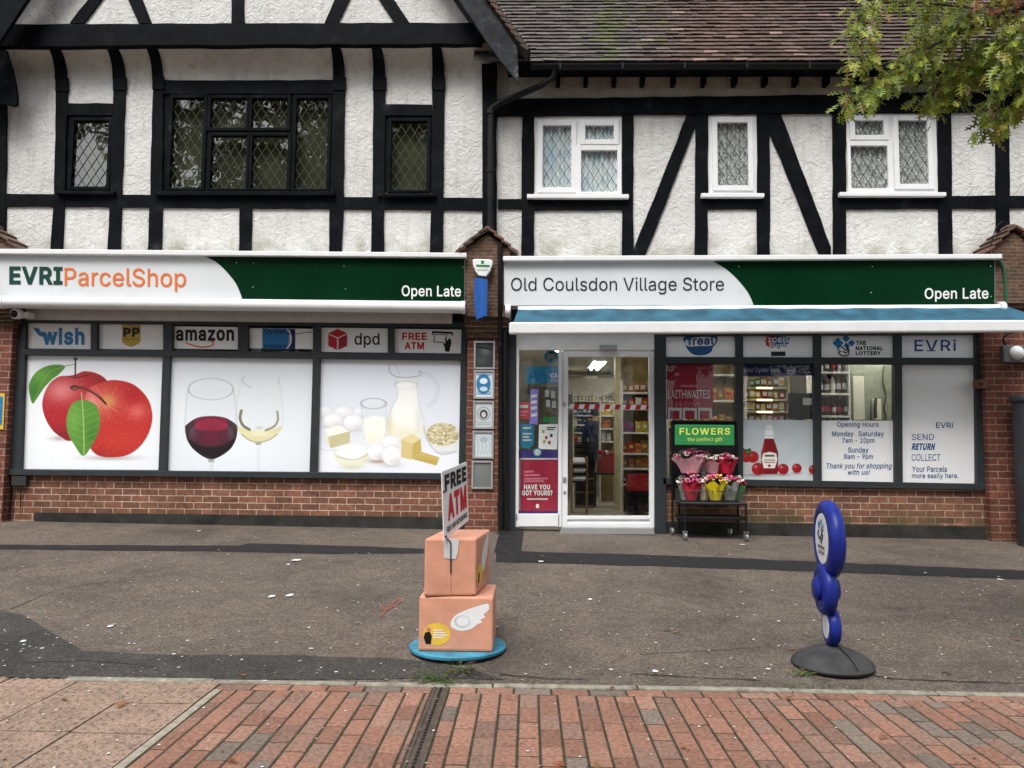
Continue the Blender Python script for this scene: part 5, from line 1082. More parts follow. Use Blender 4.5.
cs = MB(); A, B = at(4, 302.3, 9.15), at(463, 307.5, 9.15); cs.tube([A, B], .072, 20); cs.prism([at(x, y, 9.15) for x, y in [(5, 299), (463, 304), (463, 309), (5, 304)]], (0, .33, 0)); cs.build('cassette', 'white_paint', aw, smooth=40)
mb = MB()
for x, y in ((463.5, 307.5), (3.5, 302.3)): c = at(x, y, 9.15); mb.tube([c-Vector((.022, 0, 0)), c+Vector((.022, 0, 0))], .08, 16); mb.box(c.x-.015, c.x+.015, 9.15, 9.5, c.z-.05, c.z+.05)
mb.build('end_cap', 'white_plastic', aw, smooth=40)

sg = thing('shop_sign', 'long shop sign reading Old Coulsdon Village Store, green right end', 'sign', at(750, 305, 9.25))
MB().pp([(504, 260), (995, 258.5), (995, 305.5), (504, 305.5)], YS, .28).build('panel', 'sign_white', sg)
MB().pp(bez([(711, 260), (726.7, 269.5), (738.3, 280.3), (748.3, 293), (753.8, 305.4)])+[(994.8, 305.4), (994.8, 258.8)], YS-.003, .003).build('green_panel', 'sign_green', sg)
MB().pp([(503, 256), (1002.5, 253.8), (1002.5, 258.6), (503, 260.8)], YS-.07, .3).build('top_trim', 'white_plastic', sg, bevel=.008)
mb = MB(); tpx(mb, 'Old Coulsdon Village Store', 511, 277.4, 724, 294.5, YS-.005, 'dark_ink', bold=.0, dy=-.3); mb.build('lettering', None, sg); mb = MB(); tpx(mb, 'Open Late', 924.7, 288, 988.5, 301.8, YS-.006, 'white_ink', bold=.012, dy=-.3); mb.build('lettering', None, sg)
mb = MB()
for x, y in ((872.3, 266.5), (871, 292.5), (990.5, 266.3), (991, 296.5), (739, 266.5), (739, 291)): mb.lathe([(.006, 0), (.004, .006)], at(x, y, YS-.003), 8, (0, -1, 0))
mb.build('screw', 'white_plastic', sg)
aw = thing('awning', 'part opened awning of faded blue canvas with white front bar', 'awning', at(770, 320, 9.0))
fb = MB(); nx = 60; rows = 5
b0, b1 = at(519, 306, 9.19), at(1001, 304.5, 9.19); q0, q1 = at(513, 323, 8.78), at(1052, 320.5, 8.78); vs = []
for j in range(rows+1):
    for i in range(nx+1):
        u, v = i/nx, j/rows; p = (b0*(1-u)+b1*u)*(1-v)+(q0*(1-u)+q1*u)*v
        p.z -= .012*math.sin(math.pi*v)*(1+.5*math.sin(u*23))+.004*math.sin(u*61); vs.append(p)
fb.add(vs, [(j*(nx+1)+i, (j+1)*(nx+1)+i, (j+1)*(nx+1)+i+1, j*(nx+1)+i+1) for j in range(rows) for i in range(nx)])
fb.build('canvas', 'awning_blue', aw, smooth=True)
MB().pp([(509, 322), (1052, 319.6), (1052, 331.6), (509, 334)], 8.72, .09).build('front_bar', 'white_paint', aw, bevel=.02)
mb = MB()
for x, y in ((508, 311), (1001, 308)):
    c = at(x, y, 9.16); mb.lathe([(.03, -.03), (.075, -.03), (.075, .03), (.03, .03)], c, 16, (1, 0, 0)); mb.box(c.x-.03, c.x+.03, 9.16, 9.5, c.z-.06, c.z+.06)
mb.build('end_cap', 'white_plastic', aw, smooth=40)
MB().tube([at(518, 311, 9.17), at(1000, 309, 9.17)], .055, 14).build('roller', 'white_paint', aw, smooth=40)
mb = MB()
for x in (560, 960): mb.tube([at(x, 313, 9.2), at(x+60, 326, 9.0), at(x+6, 327, 8.8)], .018, 8)
mb.build('folding_arm', 'white_plastic', aw, smooth=40)

# ================================================================== shopfront of the village store
st = MB(); st.box(X(664, 500, 9.56), X(988, 500, 9.56), 9.56, 9.72, -.05, Z(820, 486, 9.56)); st.build('stall_riser', 'mossy_brick', rb)
MB().prism([at(x, y, 9.54) for x, y in [(664, 521.5), (988, 527), (988, 570), (664, 570)]], (0, .06, 0)).build('plinth', 'plinth', rb)
fr = MB()
mem(fr, [(505, 318), (516.5, 318), (515, 548), (503.5, 548)], 9.5, .12)
mem(fr, [(654.5, 318), (666, 318), (666.5, 548), (655, 548)], 9.5, .12)
mem(fr, [(660, 318), (986, 318), (986, 334.5), (660, 336)], YF)
mem(fr, [(663, 356.8), (985, 357.8), (985, 364.5), (663, 363.5)], YF-.004)
mem(fr, [(663, 478), (987, 484), (987, 490), (663, 484.5)], YF-.02, .12)
for a in ([(736, 320), (743.3, 320), (743.3, 482), (736, 482)], [(814, 320), (821.5, 320), (822, 483), (814.6, 483)], [(894.5, 320), (902, 320), (903, 484), (895.3, 484)], [(975.5, 320), (985, 320), (987, 488), (977, 488)]): mem(fr, a)
sw2 = fr.build('shop_window', 'dark_frame', rb, bevel=.004)
MB().poly([(664, 332), (980, 330), (982, 486), (664, 481)], YGL, None).build('pane', 'shop_glass', sw2)
# door and side light in white aluminium
dr_ = MB()
mem(dr_, [(516, 334), (655, 334), (655, 350), (516, 350)], 9.53, .07)
for a in ([(516, 349), (519, 349), (518.5, 527), (515, 527)], [(558.8, 349), (562.4, 349), (561.5, 527), (558, 527)], [(515.5, 514), (559.5, 514), (559.5, 526.5), (515.5, 526.5)]): mem(dr_, a, 9.525, .07)
dw = dr_.build('door_frame', 'white_plastic', rb, bevel=.004)
MB().poly([(518, 349), (559, 349), (559, 515), (518, 515)], YGL).build('pane', 'shop_glass', dw)
d2 = MB()
for a in ([(562.6, 350), (568.2, 350), (567.5, 528), (561.5, 528)], [(649, 350), (654.3, 350), (654.3, 528), (649.6, 528)], [(567.5, 350), (649.8, 350), (649.8, 356.8), (567.5, 356.8)], [(567, 516), (650.2, 516), (650.2, 519.5), (567, 519.5)], [(567, 523), (650.2, 523), (650.2, 527.3), (567, 527.3)]): mem(d2, a, 9.545, .06)
mem(d2, [(567, 519), (650.2, 519), (650.2, 523.5), (567, 523.5)], 9.565, .03)
dd = d2.build('door', 'white_plastic', rb, bevel=.004)
MB().poly([(567, 356), (650, 356), (650, 517), (567, 517)], YGL).build('pane', 'shop_glass', dd)
mb = MB(); mb.pr(563, 477, 566.3, 482.5, 9.535, .02); mb.pr(563.5, 491, 566, 494, 9.537, .02); mb.pr(563.2, 402, 565.6, 406.5, 9.537, .02); mb.build('lock', 'galvanised', dd, bevel=.003)
MB().pr(600, 344.3, 617, 349.8, 9.49, .05).build('door_sensor', 'galvanised', rb, bevel=.006)
tp = MB(); mem(tp, [(562, 527.5), (653.5, 528.3), (655, 534.5), (560, 534)], 9.38, .2)
for i in range(44):
    for j in range(3):
        c = at(563+i*2.1, 529.3+j*1.9, 9.378); tp.obox(c, Vector((.008, 0, .003)) if (i+j) % 2 else Vector((.008, 0, -.003)), Vector((0, .002, 0)), Vector((0, 0, .003)))
tp.build('threshold', 'aluminium', rb)
tape = MB()
for i in range(16):
    x0 = 568+i*5.15; y0 = 404.2+.18*i*.3
    tape.poly([(x0+1.5, y0), (x0+6.65, y0), (x0+5.15, y0+4.6), (x0, y0+4.6)], YGL-.003, 'red_ink' if i % 2 else 'white_ink')
tag(tape.build('barrier_tape'), 'red and white striped tape across the shop door glass', 'tape')

G2 = 'dark-lit panels over the village store windows'
G2 = 'pale panels over the village store windows'
s = sticker('transom_panel', 'pale transom panel with dark blue freal bubble logo', [(664, 333), (738, 333), (738, 358), (664, 358)], YPO, 'sign_white', group=G2)
mb = MB(); mb.poly(catmull([(684, 337), (700, 334.5), (716, 336), (717, 342), (713, 347), (711, 352), (704, 355), (694, 354.5), (688, 350), (685, 344)], 4), Yt, 'blue_ink'); mb.poly(catmull([(686, 340), (700, 337), (715, 338), (713, 345), (700, 346), (687, 346)], 4), Yt-.001, 'white_ink')
tpx(mb, 'freal', 687.5, 336.5, 714, 345.5, Yt-.002, 'blue_ink', bold=.03, dy=-.8); mb.build('logo', None, s)
s = sticker('transom_panel', 'pale transom panel with red and blue slush splash logo', [(741, 333), (816, 333), (816, 359), (741, 359)], YPO, 'sign_white', group=G2)
mb = MB(); rng = random.Random(4); blob = []
for k in range(22): a = 2*math.pi*k/22; q = 1 if k % 2 else .68; blob.append((777+math.cos(a)*13*q, 341.5+math.sin(a)*7.2*q))
mb.poly(blob, Yt, 'blue_ink'); mb.poly([(766, 337), (772, 335.5), (774, 342), (771, 348), (766, 345)], Yt-.001, 'red_ink'); mb.poly([(779, 336), (790, 338), (786, 347), (780, 345)], Yt-.001, 'teal_ink')
tpx(mb, 'ICED', 768, 337.5, 788, 342.5, Yt-.002, 'white_ink', bold=.04); tpx(mb, 'Slush', 769, 343, 787, 347, Yt-.002, 'white_ink', bold=.02); mb.poly([(771, 351.5), (785.5, 351.5), (785.5, 356), (771, 356)], Yt, 'dark_ink'); mb.build('logo', None, s)
s = sticker('transom_panel', 'pale transom panel reading THE NATIONAL LOTTERY', [(819.5, 333), (896.5, 333), (896.5, 359), (819.5, 359)], YPO, 'sign_white', group=G2)
mb = MB(); tpx(mb, 'THE', 856, 340.7, 866, 345, Yt, 'dark_ink', bold=.04); tpx(mb, 'NATIONAL', 855.7, 346.2, 883, 350.2, Yt, 'dark_ink', bold=.04); tpx(mb, 'LOTTERY', 855.7, 351.2, 881, 355, Yt, 'dark_ink', bold=.04)
for x, y, q in ((838, 343, 5.5), (846, 338.5, 4), (851.5, 343, 3.6), (846.5, 345.5, 3)): mb.poly([(x, y-q), (x+q, y), (x, y+q), (x-q, y)], Yt, 'bright_blue_ink')
for c in ([(841, 352), (838, 349), (841, 346), (846, 350), (849, 345)], [(846, 344), (849, 350), (848, 355), (842, 355.5), (838, 352)], [(843, 351), (846, 353), (848, 350)]):
    q = catmull(c, 4, False); mb.tube([at(x, y, Yt-.002) for x, y in q], .007, 5, 'dark_ink')
mb.build('logo', None, s)
s = sticker('transom_panel', 'pale transom panel with blue EVRi lettering', [(900, 332.5), (978, 332.5), (978, 359.5), (900, 359.5)], YPO, 'sign_white', group=G2)
mb = MB(); tpx(mb, 'EVRi', 914.5, 339.5, 956, 351, Yt, 'blue_ink', spacing=1.1, bold=.01)
for x in (914, 926.5): mb.poly([(x, 350.2), (x+9, 350.2), (x+9, 351.2), (x, 351.2)], Yt-.001, 'blue_ink')
mb.build('logo', None, s)

def ketchup():
    p = Print([(743.4, 419.7), (815, 420.2), (815, 482.3), (743.2, 481)], 2.6, 740, 330, .2083, (186, 195, 200))
    n = np.sin(p.X*.031+np.sin(p.Y*.02)*2)*np.sin(p.Y*.027+p.X*.011); p.blend(.25*np.clip(n, 0, 1), (205, 212, 215)); p.blend(np.clip((p.Y-650)/60, 0, .6), (206, 214, 216))
    p.blend(.5*p.glow(40, 695, 60, 10), (140, 130, 130)); p.blend(.5*p.glow(150, 693, 60, 9), (130, 120, 125))
    p.blend(p.pol([(12, 628), (95, 628), (85, 680), (12, 690)], 2), (188, 186, 190))
    for x, y, r in ((30, 612, 24), (62, 610, 28), (20, 590, 14)): p.blend(p.ell(x, y, r, r), (186, 30, 36)); p.blend(.7*p.glow(x-6, y-8, 8, 6), (236, 120, 110))
    p.blend(p.line([(10, 572), (30, 580), (48, 575), (40, 600)], 12, 3), (70, 100, 40))
    for x, y, r in ((86, 667, 30), (208, 668, 26), (273, 664, 23), (352, 670, 22)):
        p.blend(.5*p.glow(x, y+r, r, 7), (120, 90, 95)); m = p.ell(x, y, r, r*.98); p.blend(m, (196, 26, 38)); p.blend(m*.6*p.glow(x+r*.5, y+r*.5, r*.6, r*.6), (130, 10, 24)); p.blend(.8*p.glow(x-r*.35, y-r*.35, r*.25, r*.2), (250, 190, 180)); p.blend(.7*p.line([(x-r*.3, y-r*.8), (x, y-r*.55), (x+r*.35, y-r*.8)], 5, 2), (60, 92, 40))
    body = p.pol([(118, 522), (162, 522), (174, 560), (183, 590), (183, 680), (178, 692), (107, 692), (102, 680), (102, 590), (110, 560)]); p.blend(body, (150, 14, 28)); p.blend(body*.5*p.glow(112, 600, 9, 90), (214, 70, 76)); p.blend(body*.5*p.glow(176, 600, 8, 90), (90, 4, 16))
    p.blend(p.pol([(120, 480), (160, 480), (163, 521), (117, 521)]), (224, 226, 228)); p.blend(p.pol([(126, 455), (154, 455), (156, 482), (124, 482)]), (212, 214, 218)); p.blend(.5*p.line([(118, 508), (162, 508)], 4), (170, 172, 178))
    lab = p.pol([(112, 592), (142, 585), (174, 592), (180, 622), (168, 664), (114, 664), (104, 622)]); p.blend(lab, (226, 222, 214)); p.blend(lab*p.line([(122, 604), (162, 604)], 9), (90, 100, 80)); p.blend(lab*.8*p.line([(118, 625), (168, 625)], 5), (120, 130, 100)); p.blend(lab*.8*p.line([(118, 636), (168, 636)], 5), (150, 110, 90)); p.blend(lab*p.ell(141, 652, 7, 6), (190, 30, 40))
    return p
tag(ketchup().sheet('window_picture', YPO, 'print_gloss'), 'window picture of ketchup bottle and tomatoes behind the store glass', 'window picture')
s = sticker('hours_notice', 'white window notice with blue opening hours', [(819.5, 420.5), (897, 420.8), (897.3, 485), (819.5, 485)], YPO, 'white_paint')
mb = MB()
for b_, x0, y0, x1, y1, sh in (('Opening Hours', 837, 421.8, 878.5, 428.2, 0), ('Monday', 832, 431.3, 853.5, 437.6, 0), ('Saturday', 858.5, 431.3, 884, 437.6, 0), ('7am - 10pm', 842, 438, 874.5, 444, 0), ('Sunday', 848, 447.3, 868.5, 454, 0), ('8am - 9pm', 844, 454, 873, 460.2, 0), ('Thank you for shopping', 826.5, 463, 892, 470, .25), ('with us!', 848, 469.8, 870, 474.8, .25)):
    mb = MB(); tpx(mb, b_, x0, y0, x1, y1, Yt, 'blue_ink', bold=.012, shear=sh); mb.build('lettering', None, s)
s = sticker('window_notice', 'tall white window notice reading SEND RETURN COLLECT', [(899.5, 362), (979, 362), (981, 487), (900, 487)], YPO, 'white_paint')
mb = MB()
for b_, x0, y0, x1, y1, sh, bo in (('EVRi', 936, 422.2, 953, 428, 0, .01), ('SEND', 911.7, 434, 934, 440, 0, .0), ('RETURN', 911.5, 443.3, 935.5, 450, .3, .04), ('COLLECT', 911.7, 454, 940.5, 460.8, 0, .0), ('Your Parcels', 912, 466.3, 947, 472, 0, .01), ('more easily here.', 912, 473, 958.5, 479.5, 0, .01)):
    mb = MB(); tpx(mb, b_, x0, y0, x1, y1, Yt, 'blue_ink', bold=bo, shear=sh); mb.build('lettering', None, s)
YI = YGL+.03
s = sticker('wine_poster', 'crimson poster reading LAITHWAITES Wine inside the window', [(666.5, 363.5), (713.5, 363.5), (713, 419), (666.5, 419)], YI, 'crimson_ink', 'poster')
mb = MB(); tpx(mb, 'LAITHWAITES', 668, 390, 710, 398.5, YI-.003, 'white_ink', bold=.0); mb.build('lettering', None, s); mb = MB(); tpx(mb, 'Wine', 675, 401, 700, 407.5, YI-.003, 'pink_ink', shear=.4); mb.build('lettering', None, s); mb = MB(); bars(mb, 680.5, 385, 697.5, 387, YI-.003, 'pink_ink', 1)
for x in (670, 685, 700): mb.poly([(x-2, 407.5), (x+12, 408), (x+12, 419), (x-2, 419)], YI-.002, 'pale_ink'); mb.poly([(x, 410.5), (x+9.5, 410.8), (x+9.5, 419), (x, 419)], YI-.003, 'crimson_ink')
mb.build('print', None, s)
s = sticker('travel_banner', 'dark blue oyster card banner across the top of the window', [(743.3, 362.5), (814.5, 363), (814.5, 375.5), (743.3, 376)], YI, 'navy_ink', 'banner')
mb = MB(); tpx(mb, 'your Oyster here.', 744, 367.5, 781, 373.3, YI-.003, 'pale_ink'); tpx(mb, 'Transport', 798, 367.5, 812, 370, YI-.003, 'pale_ink'); tpx(mb, 'for London', 798, 371, 812, 373.5, YI-.003, 'pale_ink')
ring = [(791+math.cos(a*.3142)*3.6, 370.5+math.sin(a*.3142)*3.6) for a in range(21)]; mb.tube([at(x, y, YI-.004) for x, y in ring], .009, 5, 'pale_ink'); mb.poly([(786, 369.8), (796, 369.8), (796, 371.4), (786, 371.4)], YI-.005, 'pale_ink'); mb.build('lettering', None, s)
# side light posters
def sl(name, label, pts, mat, extra=None, Y=YI, cat='poster'):
    s = sticker(name, label, pts, Y, mat, cat)
    if extra: mb = MB(); extra(mb, Y-.003); mb.build('print', None, s)
def e1(mb, Y): bars(mb, 530, 372, 544, 380, Y, 'bright_blue_ink', 3); mb.poly([(549, 367.5), (559, 367.5), (559, 383.8), (549, 383.8)], Y, 'bright_blue_ink'); tpx(mb, 'CA', 550.5, 373, 558, 378, Y-.002, 'white_ink', bold=.03); tpx(mb, 'WIN', 550.5, 379, 558, 382, Y-.002, 'white_ink')
sl('blue_poster', 'teal blue poster near the top of the side window', [(526.3, 366), (559.3, 366.3), (559.3, 384), (526.3, 383.4)], 'teal_ink', e1)
def e2(mb, Y):
    for y in (395, 401, 407, 414): mb.poly([(531, y), (537, y-1), (537, y+2), (531, y+3)], Y, 'white_ink')
sl('purple_notice', 'narrow lilac notice beside the shop door', [(530.5, 389), (538.5, 389), (537.5, 424.5), (529.5, 424.5)], 'lilac_ink', e2)
def e3(mb, Y): bars(mb, 519.5, 405, 528, 408, Y, 'pale_ink', 1); bars(mb, 520, 411, 528, 416, Y, 'pink_ink', 2)
sl('red_notice', 'small red notice on left of the side window', [(518.7, 402), (530.5, 402), (530, 419), (518.7, 419)], 'red_ink', e3)
sl('photo_board', 'grey and white picture board behind the side window', [(543, 387), (559, 387), (559, 413), (543.5, 413)], 'lead_grey', lambda mb, Y: [mb.poly([(x, y), (x+4, y), (x+4, y+7), (x, y+7)], Y, 'pale_ink') for x, y in ((545, 390), (551, 391), (546, 400), (552, 401))])
sl('green_notice', 'small green strip notice behind the side window', [(543, 416.5), (557, 416.5), (557, 422.5), (543, 422.5)], 'flower_green')
def e4(mb, Y): bars(mb, 523, 427, 531, 429, Y, 'pale_ink', 1); bars(mb, 522.5, 433, 531.5, 441, Y, 'pale_ink', 3)
sl('blue_shield_sticker', 'blue shield shaped sticker on the side window', [(518.9, 424), (534, 424), (534, 444), (530, 448), (523, 448), (518.9, 445)], 'teal_ink', e4)
def e5(mb, Y):
    for k, (x, y) in enumerate(((542, 430), (545, 436), (550, 434), (543, 440), (548, 441))): mb.poly([(x, y), (x+2.6, y), (x+2.6, y+3), (x, y+3)], Y, ('gold_ink', 'red_ink', 'dark_ink')[k % 3])
    bars(mb, 547, 427, 556, 430, Y, 'dark_ink', 2)
sl('white_notice', 'white printed notice on the side window', [(539, 424.5), (558, 423.8), (557, 449.5), (538.6, 449)], 'white_paint', e5)
def e6(mb, Y):
    mb.poly([(519.5, 459), (557.5, 459), (557, 511), (519.3, 511)], Y, 'crimson_ink'); mb.poly([(519.3, 458), (557.6, 458), (557.6, 459.6), (519.3, 459.6)], Y-.001, 'pale_ink'); mb.poly([(519, 459), (520.3, 459), (520.2, 510), (519, 510)], Y-.001, 'pale_ink')
    tpx(mb, 'HAVE YOU', 524, 484.5, 550, 489.5, Y-.002, 'white_ink', bold=.03); tpx(mb, 'GOT YOURS?', 522, 490.3, 552.5, 495.5, Y-.002, 'white_ink', bold=.03); bars(mb, 527, 498.3, 548, 499.8, Y-.002, 'pale_ink', 1)
    for y, w in ((471, 10), (474.5, 16), (478, 24), (480.5, 20)): mb.poly([(524, y), (524+w, y-.4), (524+w, y+1.4), (524, y+1.8)], Y-.002, 'pink_ink')
    mb.poly([(536, 504), (539, 504), (539, 508), (536, 508)], Y-.002, 'white_ink')
sl('large_poster', 'crimson poster with purple border reading HAVE YOU GOT YOURS?', [(518.5, 450.5), (559, 450.5), (558.5, 514), (518, 514)], 'purple_ink', e6)
c = MB(); c.lathe([(.055, 0), (.055, .004)], at(537.5, 452.3, YI-.004), 20, (0, -1, 0), 'teal_ink'); c.lathe([(.04, 0), (.04, .002)], at(537.5, 452.3, YI-.009), 20, (0, -1, 0), 'pale_ink')
tag(c.build('round_sticker'), 'round blue and white sticker above the crimson poster', 'sticker')
c = MB(); c.lathe([(.085, 0), (.085, .004)], at(551, 356.5, YI-.004), 22, (0, -1, 0), 'teal_ink'); c.lathe([(.06, 0), (.06, .002)], at(551, 356.5, YI-.009), 22, (0, -1, 0), 'green_ink')
tag(c.build('round_sticker'), 'dark teal round sticker high in the side window', 'sticker')

# ================================================================== inside the village store
FZ = gz(0, 9.5)+.03
XS0, XS1 = X(510, 420, 9.7), X(985, 420, 9.7)
shell(rb, XS0, XS1, 9.73, 18.0, FZ, 3.05, 'shop_wall', 'shop_room')
MB().box(XS0, XS1, 9.735, 17.99, FZ+.001, FZ+.004).build('shop_floor', 'shop_floor', kind='structure')
MB().box(X(508, 320, 9.62), XR1, 9.62, 9.73, Z(760, 330, 9.62), ZR0+.01).build('header', 'dark_frame', rb)
MB().box(XR1-.2, XS1, 9.73, 9.74, 0, 3.0).build('side_wall', 'room_dark', rb)
MB().box(X(560, 400, 16), X(640, 400, 16), 15.6, 17.9, 2.42, 2.75).build('bulkhead', 'shop_wall', rb)
MB().box(X(615.5, 420, 12.2), X(621, 420, 12.2), 12.2, 12.42, FZ, 3.05).build('pillar', 'cream_paint', rb)
MB().box(X(621, 420, 12.3), X(700, 420, 12.3), 12.32, 12.42, FZ, 3.05).build('partition', 'slat_wood', rb)
MB().box(X(851, 400, 11.2), X(985, 400, 11.2), 11.2, 11.3, FZ, 3.05).build('partition', 'grey_green_wall', rb)
M('lamp_glow', (1, .96, .86), .5, emit=16.0)
def ceiling_light(x, y, z=2.78):
    t = thing('ceiling_light', 'twin tube strip light hanging under the store ceiling', 'ceiling light', (x, y, z), 'strip lights inside the village store')
    MB().box(x-.12, x+.12, y-.6, y+.6, z, z+.05).build('housing', 'white_paint', t)
    for s in (-1, 1): MB().tube([(x+s*.075, y-.58, z-.022), (x+s*.055, y+.58, z-.022)], .018, 8).build('tube', 'lamp_glow', t)
    MB().tube([(x, y-.4, z+.05), (x, y-.4, 3.05)], .004, 5).tube([(x, y+.4, z+.05), (x, y+.4, 3.05)], .004, 5).build('cable', 'black_metal', t)
for x, y in ((at(597, 366, 13.3).x, 13.3), (.4, 10.9), (3.2, 10.7), (5.0, 10.6), (2.4, 14.5), (1.3, 16.6)): ceiling_light(x, y)
UNITS = 0
def shelf_unit(label, x0, x1, y0, depth, ztop, shelves, mat='shelf_white', back='shelf_white', bottom=None):
    t = thing('shelf_unit', label, 'shelf unit', ((x0+x1)/2, y0, FZ)); b = FZ+.004
    MB().box(x0, x1, y0+depth-.02, y0+depth, b, ztop).build('back_panel', back, t)
    for z in shelves: MB().box(x0+.021, x1-.021, y0, y0+depth-.021, z-.03, z).build('shelf', mat, t, bevel=.003)
    for x in (x0, x1-.02): MB().box(x, x+.02, y0+.01, y0+depth-.021, b, ztop).build('upright', mat, t)
    return t
M('amber_glass', (.12, .04, .01), .15, var=.3); M('green_glass', (.02, .05, .015), .15, var=.3); M('dark_wine_glass', (.02, .01, .012), .15); M('clear_spirit', (.45, .46, .42), .15)
M('yellow_pack', (.55, .40, .04), .4, var=.3, scale=30); M('red_pack', (.42, .03, .03), .4, var=.4, scale=30); M('blue_pack', (.03, .08, .30), .4, var=.4, scale=30); M('green_pack', (.06, .22, .06), .4, var=.4, scale=30)
M('white_pack', (.6, .6, .58), .4, var=.3, scale=30); M('brown_pack', (.28, .15, .06), .5, var=.4, scale=30); M('orange_pack', (.5, .2, .04), .4, var=.4, scale=30); M('purple_pack', (.14, .05, .2), .4, var=.4, scale=30)
def bottle_mesh(h, r): return [(r*.96, 0), (r, .01), (r, h*.56), (r*.85, h*.64), (r*.36, h*.76), (r*.34, h*.97), (r*.4, h*.975), (r*.4, h)]
BASE = {}
def goods(kind, mat):
    k = (kind, mat)
    if k in BASE: return BASE[k]
    mb = MB()
    if kind == 'bottle':
        h = .30; mb.lathe(bottle_mesh(h, .037), (0, 0, 0), 12, mat=mat); mb.lathe([(.0376, h*.2), (.0376, h*.48)], (0, 0, 0), 12, mat=random.choice(['white_pack', 'gold_ink', 'pale_ink', 'red_pack']), cap=False); mb.lathe([(.0145, h*.88), (.0148, h*1.002)], (0, 0, 0), 10, mat=random.choice(['red_pack', 'gold_ink', 'black_ink']))
    elif kind == 'packet':
        w, d, h = .07, .03, .21; n = [(-w, -d*.3, 0), (w, -d*.3, 0), (w*.96, -d, h*.2), (w*.96, -d, h*.8), (w, -d*.2, h), (-w, -d*.2, h), (-w*.96, -d, h*.8), (-w*.96, -d, h*.2)]
        mb.add(n+[(x, -y, z) for x, y, z in n], [(0, 1, 2, 7), (7, 2, 3, 6), (6, 3, 4, 5), (9, 8, 15, 10), (10, 15, 14, 11), (11, 14, 13, 12), (0, 8, 9, 1), (5, 4, 12, 13), (0, 7, 15, 8), (7, 6, 14, 15), (6, 5, 13, 14), (2, 1, 9, 10), (3, 2, 10, 11), (4, 3, 11, 12)], mat)
        mb.box(-w*.6, w*.6, -d-.002, -d+.001, h*.42, h*.68, random.choice(['white_pack', 'yellow_pack', 'red_pack', 'pale_ink']))
    elif kind == 'carton':
        mb.box(-.055, .055, -.04, .04, 0, .17, mat); mb.box(-.045, .045, -.042, -.038, .06, .13, random.choice(['white_pack', 'pale_ink', 'gold_ink'])); mb.box(-.05, .05, -.0425, -.0385, .015, .035, 'black_ink')
    elif kind == 'tin':
        mb.lathe([(.034, 0), (.037, .004), (.036, .01), (.036, .105), (.037, .112), (.034, .115), (.033, .11)], (0, 0, 0), 14, mat=mat); mb.lathe([(.0365, .03), (.0365, .075)], (0, 0, 0), 14, mat='white_pack', cap=False)
    o = mb.build(kind, None, bevel=.003 if kind == 'carton' else 0, smooth=35); BASE[k] = [o, True]; return BASE[k]
def stock(kind, mats, x0, x1, y, z, where, step, jitter=.006):
    x = x0+step*.55
    words_ = {'amber_glass': 'amber', 'green_glass': 'green', 'dark_wine_glass': 'dark', 'clear_spirit': 'clear'}
    while x < x1-step*.4:
        m_ = random.choice(mats); b = goods(kind, m_); o = b[0]
        if b[1]: b[1] = False
        else: o = o.copy(); COL.objects.link(o)
        o.location = (x, y+random.uniform(-.012, .012), z+.001); o.rotation_euler = (0, 0, random.uniform(-.15, .15)); h_ = random.uniform(.62, .95) if kind != 'bottle' else random.uniform(.82, 1.05); o.scale = (h_*.85, h_*.85, h_)
        c = words_.get(m_) or m_.split('_')[0]
        tag(o, f'{c} {kind} on {where}', kind, f'{kind}s on {where}'); x += step*random.uniform(.97, 1.08)
# shelving at the back, seen through the door
x0, x1 = X(573, 430, 15), X(616, 430, 15); zs = [Z(595, y, 15) for y in (400.5, 415, 424.5, 432.5, 442, 455)]
shelf_unit('white shelf unit at the back of the store behind the door', x0, x1, 15, .4, Z(595, 390, 15), zs)
mats = [['yellow_pack', 'green_pack', 'brown_pack'], ['blue_pack'], ['blue_pack', 'white_pack'], ['blue_pack', 'green_pack'], ['red_pack', 'white_pack'], ['red_pack', 'brown_pack']]
for z, m_ in zip(zs, mats): stock('carton' if m_ == ['blue_pack'] else ('packet' if z < 2 else 'tin'), m_, x0, x1, 15.1, z, 'the back shelves seen through the door', .09 if z < 2 else .07)
# right of the pillar
x0, x1 = X(622, 430, 11.9), X(652, 430, 11.9); ys = (392, 408, 432, 453, 468, 484); zs = [Z(636, y, 11.9) for y in ys]
shelf_unit('wooden shelf unit beside the cream pillar inside the door', x0, x1, 11.9, .38, Z(636, 380, 11.9), zs, 'shelf_white', 'slat_wood')
for z, m_, k in zip(zs, (['yellow_pack', 'orange_pack'], ['blue_pack', 'red_pack', 'white_pack'], ['yellow_pack', 'purple_pack'], ['orange_pack', 'brown_pack', 'red_pack'], ['brown_pack', 'orange_pack'], ['red_pack']), ('carton', 'packet', 'packet', 'packet', 'packet', 'carton')):
    stock(k, m_, x0, x1, 12.03, z, 'the shelves beside the pillar', .092 if k == 'carton' else .1)
def crate(label, px0, px1, py0, py1, Y, mat, d=.35):
    t = thing('crate', label, 'crate', at((px0+px1)/2, py1, Y)); o = at(px0, py1, Y); q = at(px1, py0, Y); mb = MB()
    for a in ((o.x, q.x, Y, Y+.012), (o.x, q.x, Y+d-.012, Y+d), (o.x, o.x+.012, Y+.012, Y+d-.012), (q.x-.012, q.x, Y+.012, Y+d-.012)):
        for k in range(5):
            h = (q.z-o.z)/5; mb.box(a[0], a[1], a[2], a[3], o.z+h*k, o.z+h*(k+.72))
    mb.build('side_panel', mat, t); MB().box(o.x, q.x, Y, Y+d, o.z, o.z+.01).build('base', mat, t); MB().box(o.x-.01, q.x+.01, Y-.01, Y+.014, q.z-.03, q.z).build('rim', mat, t)
crate('black crate on the shop floor below the red packets', 628, 649, 492, 512, 11.5, 'black_metal')
